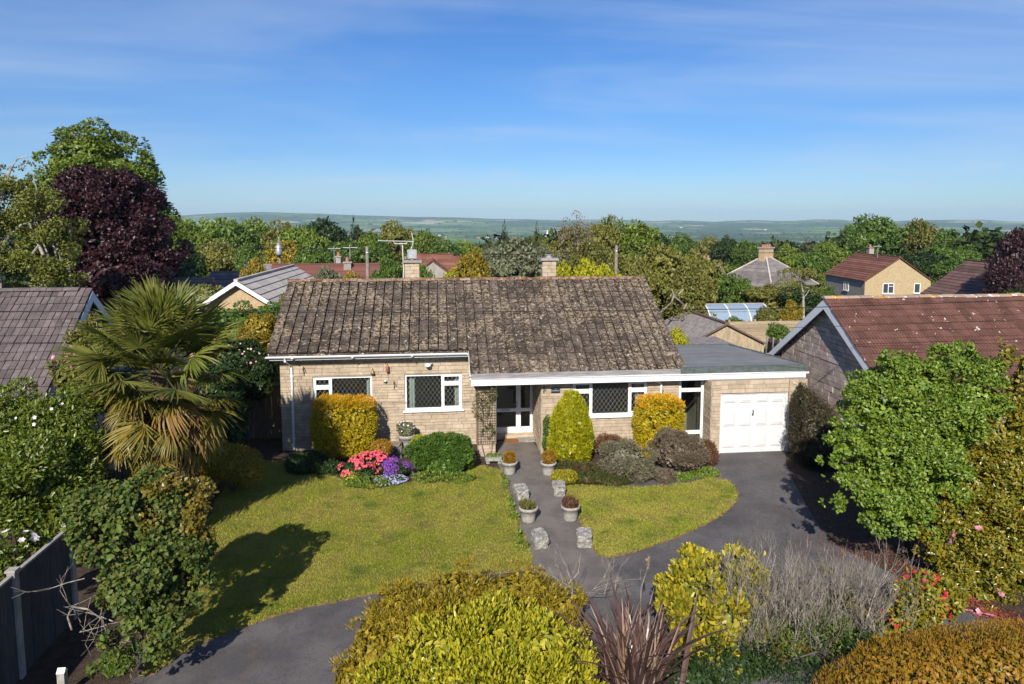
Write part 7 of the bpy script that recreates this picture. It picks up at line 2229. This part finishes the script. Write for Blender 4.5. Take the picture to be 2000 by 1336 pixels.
for lo, hi, m in ((0, 300, 190), (300, 800, 70), (800, 1800, 32), (1800, 6000, 16)):
    k = np.where((R >= lo) & (R < hi))[0]
    if not len(k): continue
    i = np.repeat(k, m)
    d = rdir(len(i), r); d[:, 2] = np.abs(d[:, 2]) * 1.1 - .35; d = unit(d)
    lump = 1 + .22 * np.sin(d[:, 0] * 5 + i) * np.sin(d[:, 1] * 5 + i * 1.7) + .1 * r.normal(size=len(i))
    P = np.column_stack([x[i], y[i], zg[i] + hgt[i] * .52]) + d * np.column_stack([rad[i], rad[i], hgt[i] * .48]) * lump[:, None]
    D, Q = leaf_frames(P, d, r, .5, .9, .1)
    L = rad[i] * (4.2 / math.sqrt(m)) * r.uniform(.6, 1.3, len(i))
    V, F = leaf_geo(P, D, Q, L, L * .8)
    Vs.append(V); Fs.append(F + b); b += len(V)
t_ = NT('far_woodland')
col = t_.ramp(t_.rand(), [(.022, .042, .012), (.045, .075, .018), (.065, .09, .022)])
col = t_.mix(t_.rng(t_.noise(.012, 3), .42, .6), col, t_.ramp(t_.rand(), [(.05, .055, .018), (.085, .085, .025)]))
MT['far_wood'] = t_.finish(col, .9, .1, trans=.15)
o = link('woodland', npmesh('woodland', np.concatenate(Vs), np.concatenate(Fs)), MT['far_wood']); o['kind'] = 'stuff'; o['label'] = 'hazy woods and hedgerows down in the valley'


def far_house(px, py, y, w, wallm, roofm, label):
    y = 300.0
    while y < 6000 and Yp(px, py, y).z > float(ground_z(Yp(px, py, y).x, y)) + 6.5: y += 20
    p = Yp(px, py, y); g = float(ground_z(p.x, y))
    zb = min(g, p.z - 6)
    t = thing('village_house', label, 'house', (p.x, y, zb), random.uniform(-.5, .5), 'far village houses')
    h = p.z - zb
    MB().box(-w / 2, w / 2, -4, 4, 0, h - 3).build('wall', wallm, t)
    MB().prism([(-w / 2 - .3, -4.4, h - 3), (-w / 2 - .3, 4.4, h - 3), (-w / 2 - .3, 0, h)], (w + .6, 0, 0)).build('roof', roofm, t)


for a in ((858, 458, 900, 10, 'render_white', 'far_slate', 'white far house left of the green valley field'), (872, 460, 940, 8, 'tan_brick', 'far_red', 'small red-roofed far house beside the white far house'), (934, 462, 860, 12, 'tan_brick', 'far_red', 'far house with brown roof at the right of the valley field'), (952, 461, 900, 10, 'render_white', 'far_slate', 'white-walled far house in the middle of the village row'), (968, 463, 880, 10, 'tan_brick', 'far_slate', 'grey-roofed far house at the right of the village row'),
          (1330, 443, 2400, 16, 'render_white', 'far_slate', 'long pale far building in the valley view'), (1495, 447, 2300, 14, 'render_white', 'far_slate', 'pale far building above the hipped house'), (1890, 462, 1500, 14, 'render_white', 'far_slate', 'pale far building right of the oaks'), (1915, 465, 1450, 12, 'tan_brick', 'far_red', 'small far building at the right end of the valley')):
    far_house(a[0], a[1], a[2], a[3], MT[a[4]], MT[a[5]], a[6])
p = Yp(1069, 449, 600); g = float(ground_z(p.x, 600))
t = thing('church_spire', 'thin white church spire on the skyline left of the twiggy tree', 'church', (p.x, 600, g))
h = p.z - g
MB().box(-1.6, 1.6, -1.6, 1.6, 0, h - 5).build('tower', MT['render_white'], t)
MB().lathe([(1.3, h - 5), (.05, h)], 8).build('spire', MT['render_white'], t)

# ------------------------------------------------------------------ air between here and the hills
t_ = NT('haze_air')
pv = t_.n('ShaderNodeVolumePrincipled')
pv.inputs['Color'].default_value = (0.60, 0.82, 1.0, 1)
pv.inputs['Density'].default_value = 0.000105
pv.inputs['Anisotropy'].default_value = 0.0
t_.l(pv.outputs[0], t_.out.inputs['Volume'])
mb = MB().box(-8900, 8900, -8900, 8900, -230, 130)
hz = mb.build('haze', t_.m)
hz['kind'] = 'stuff'
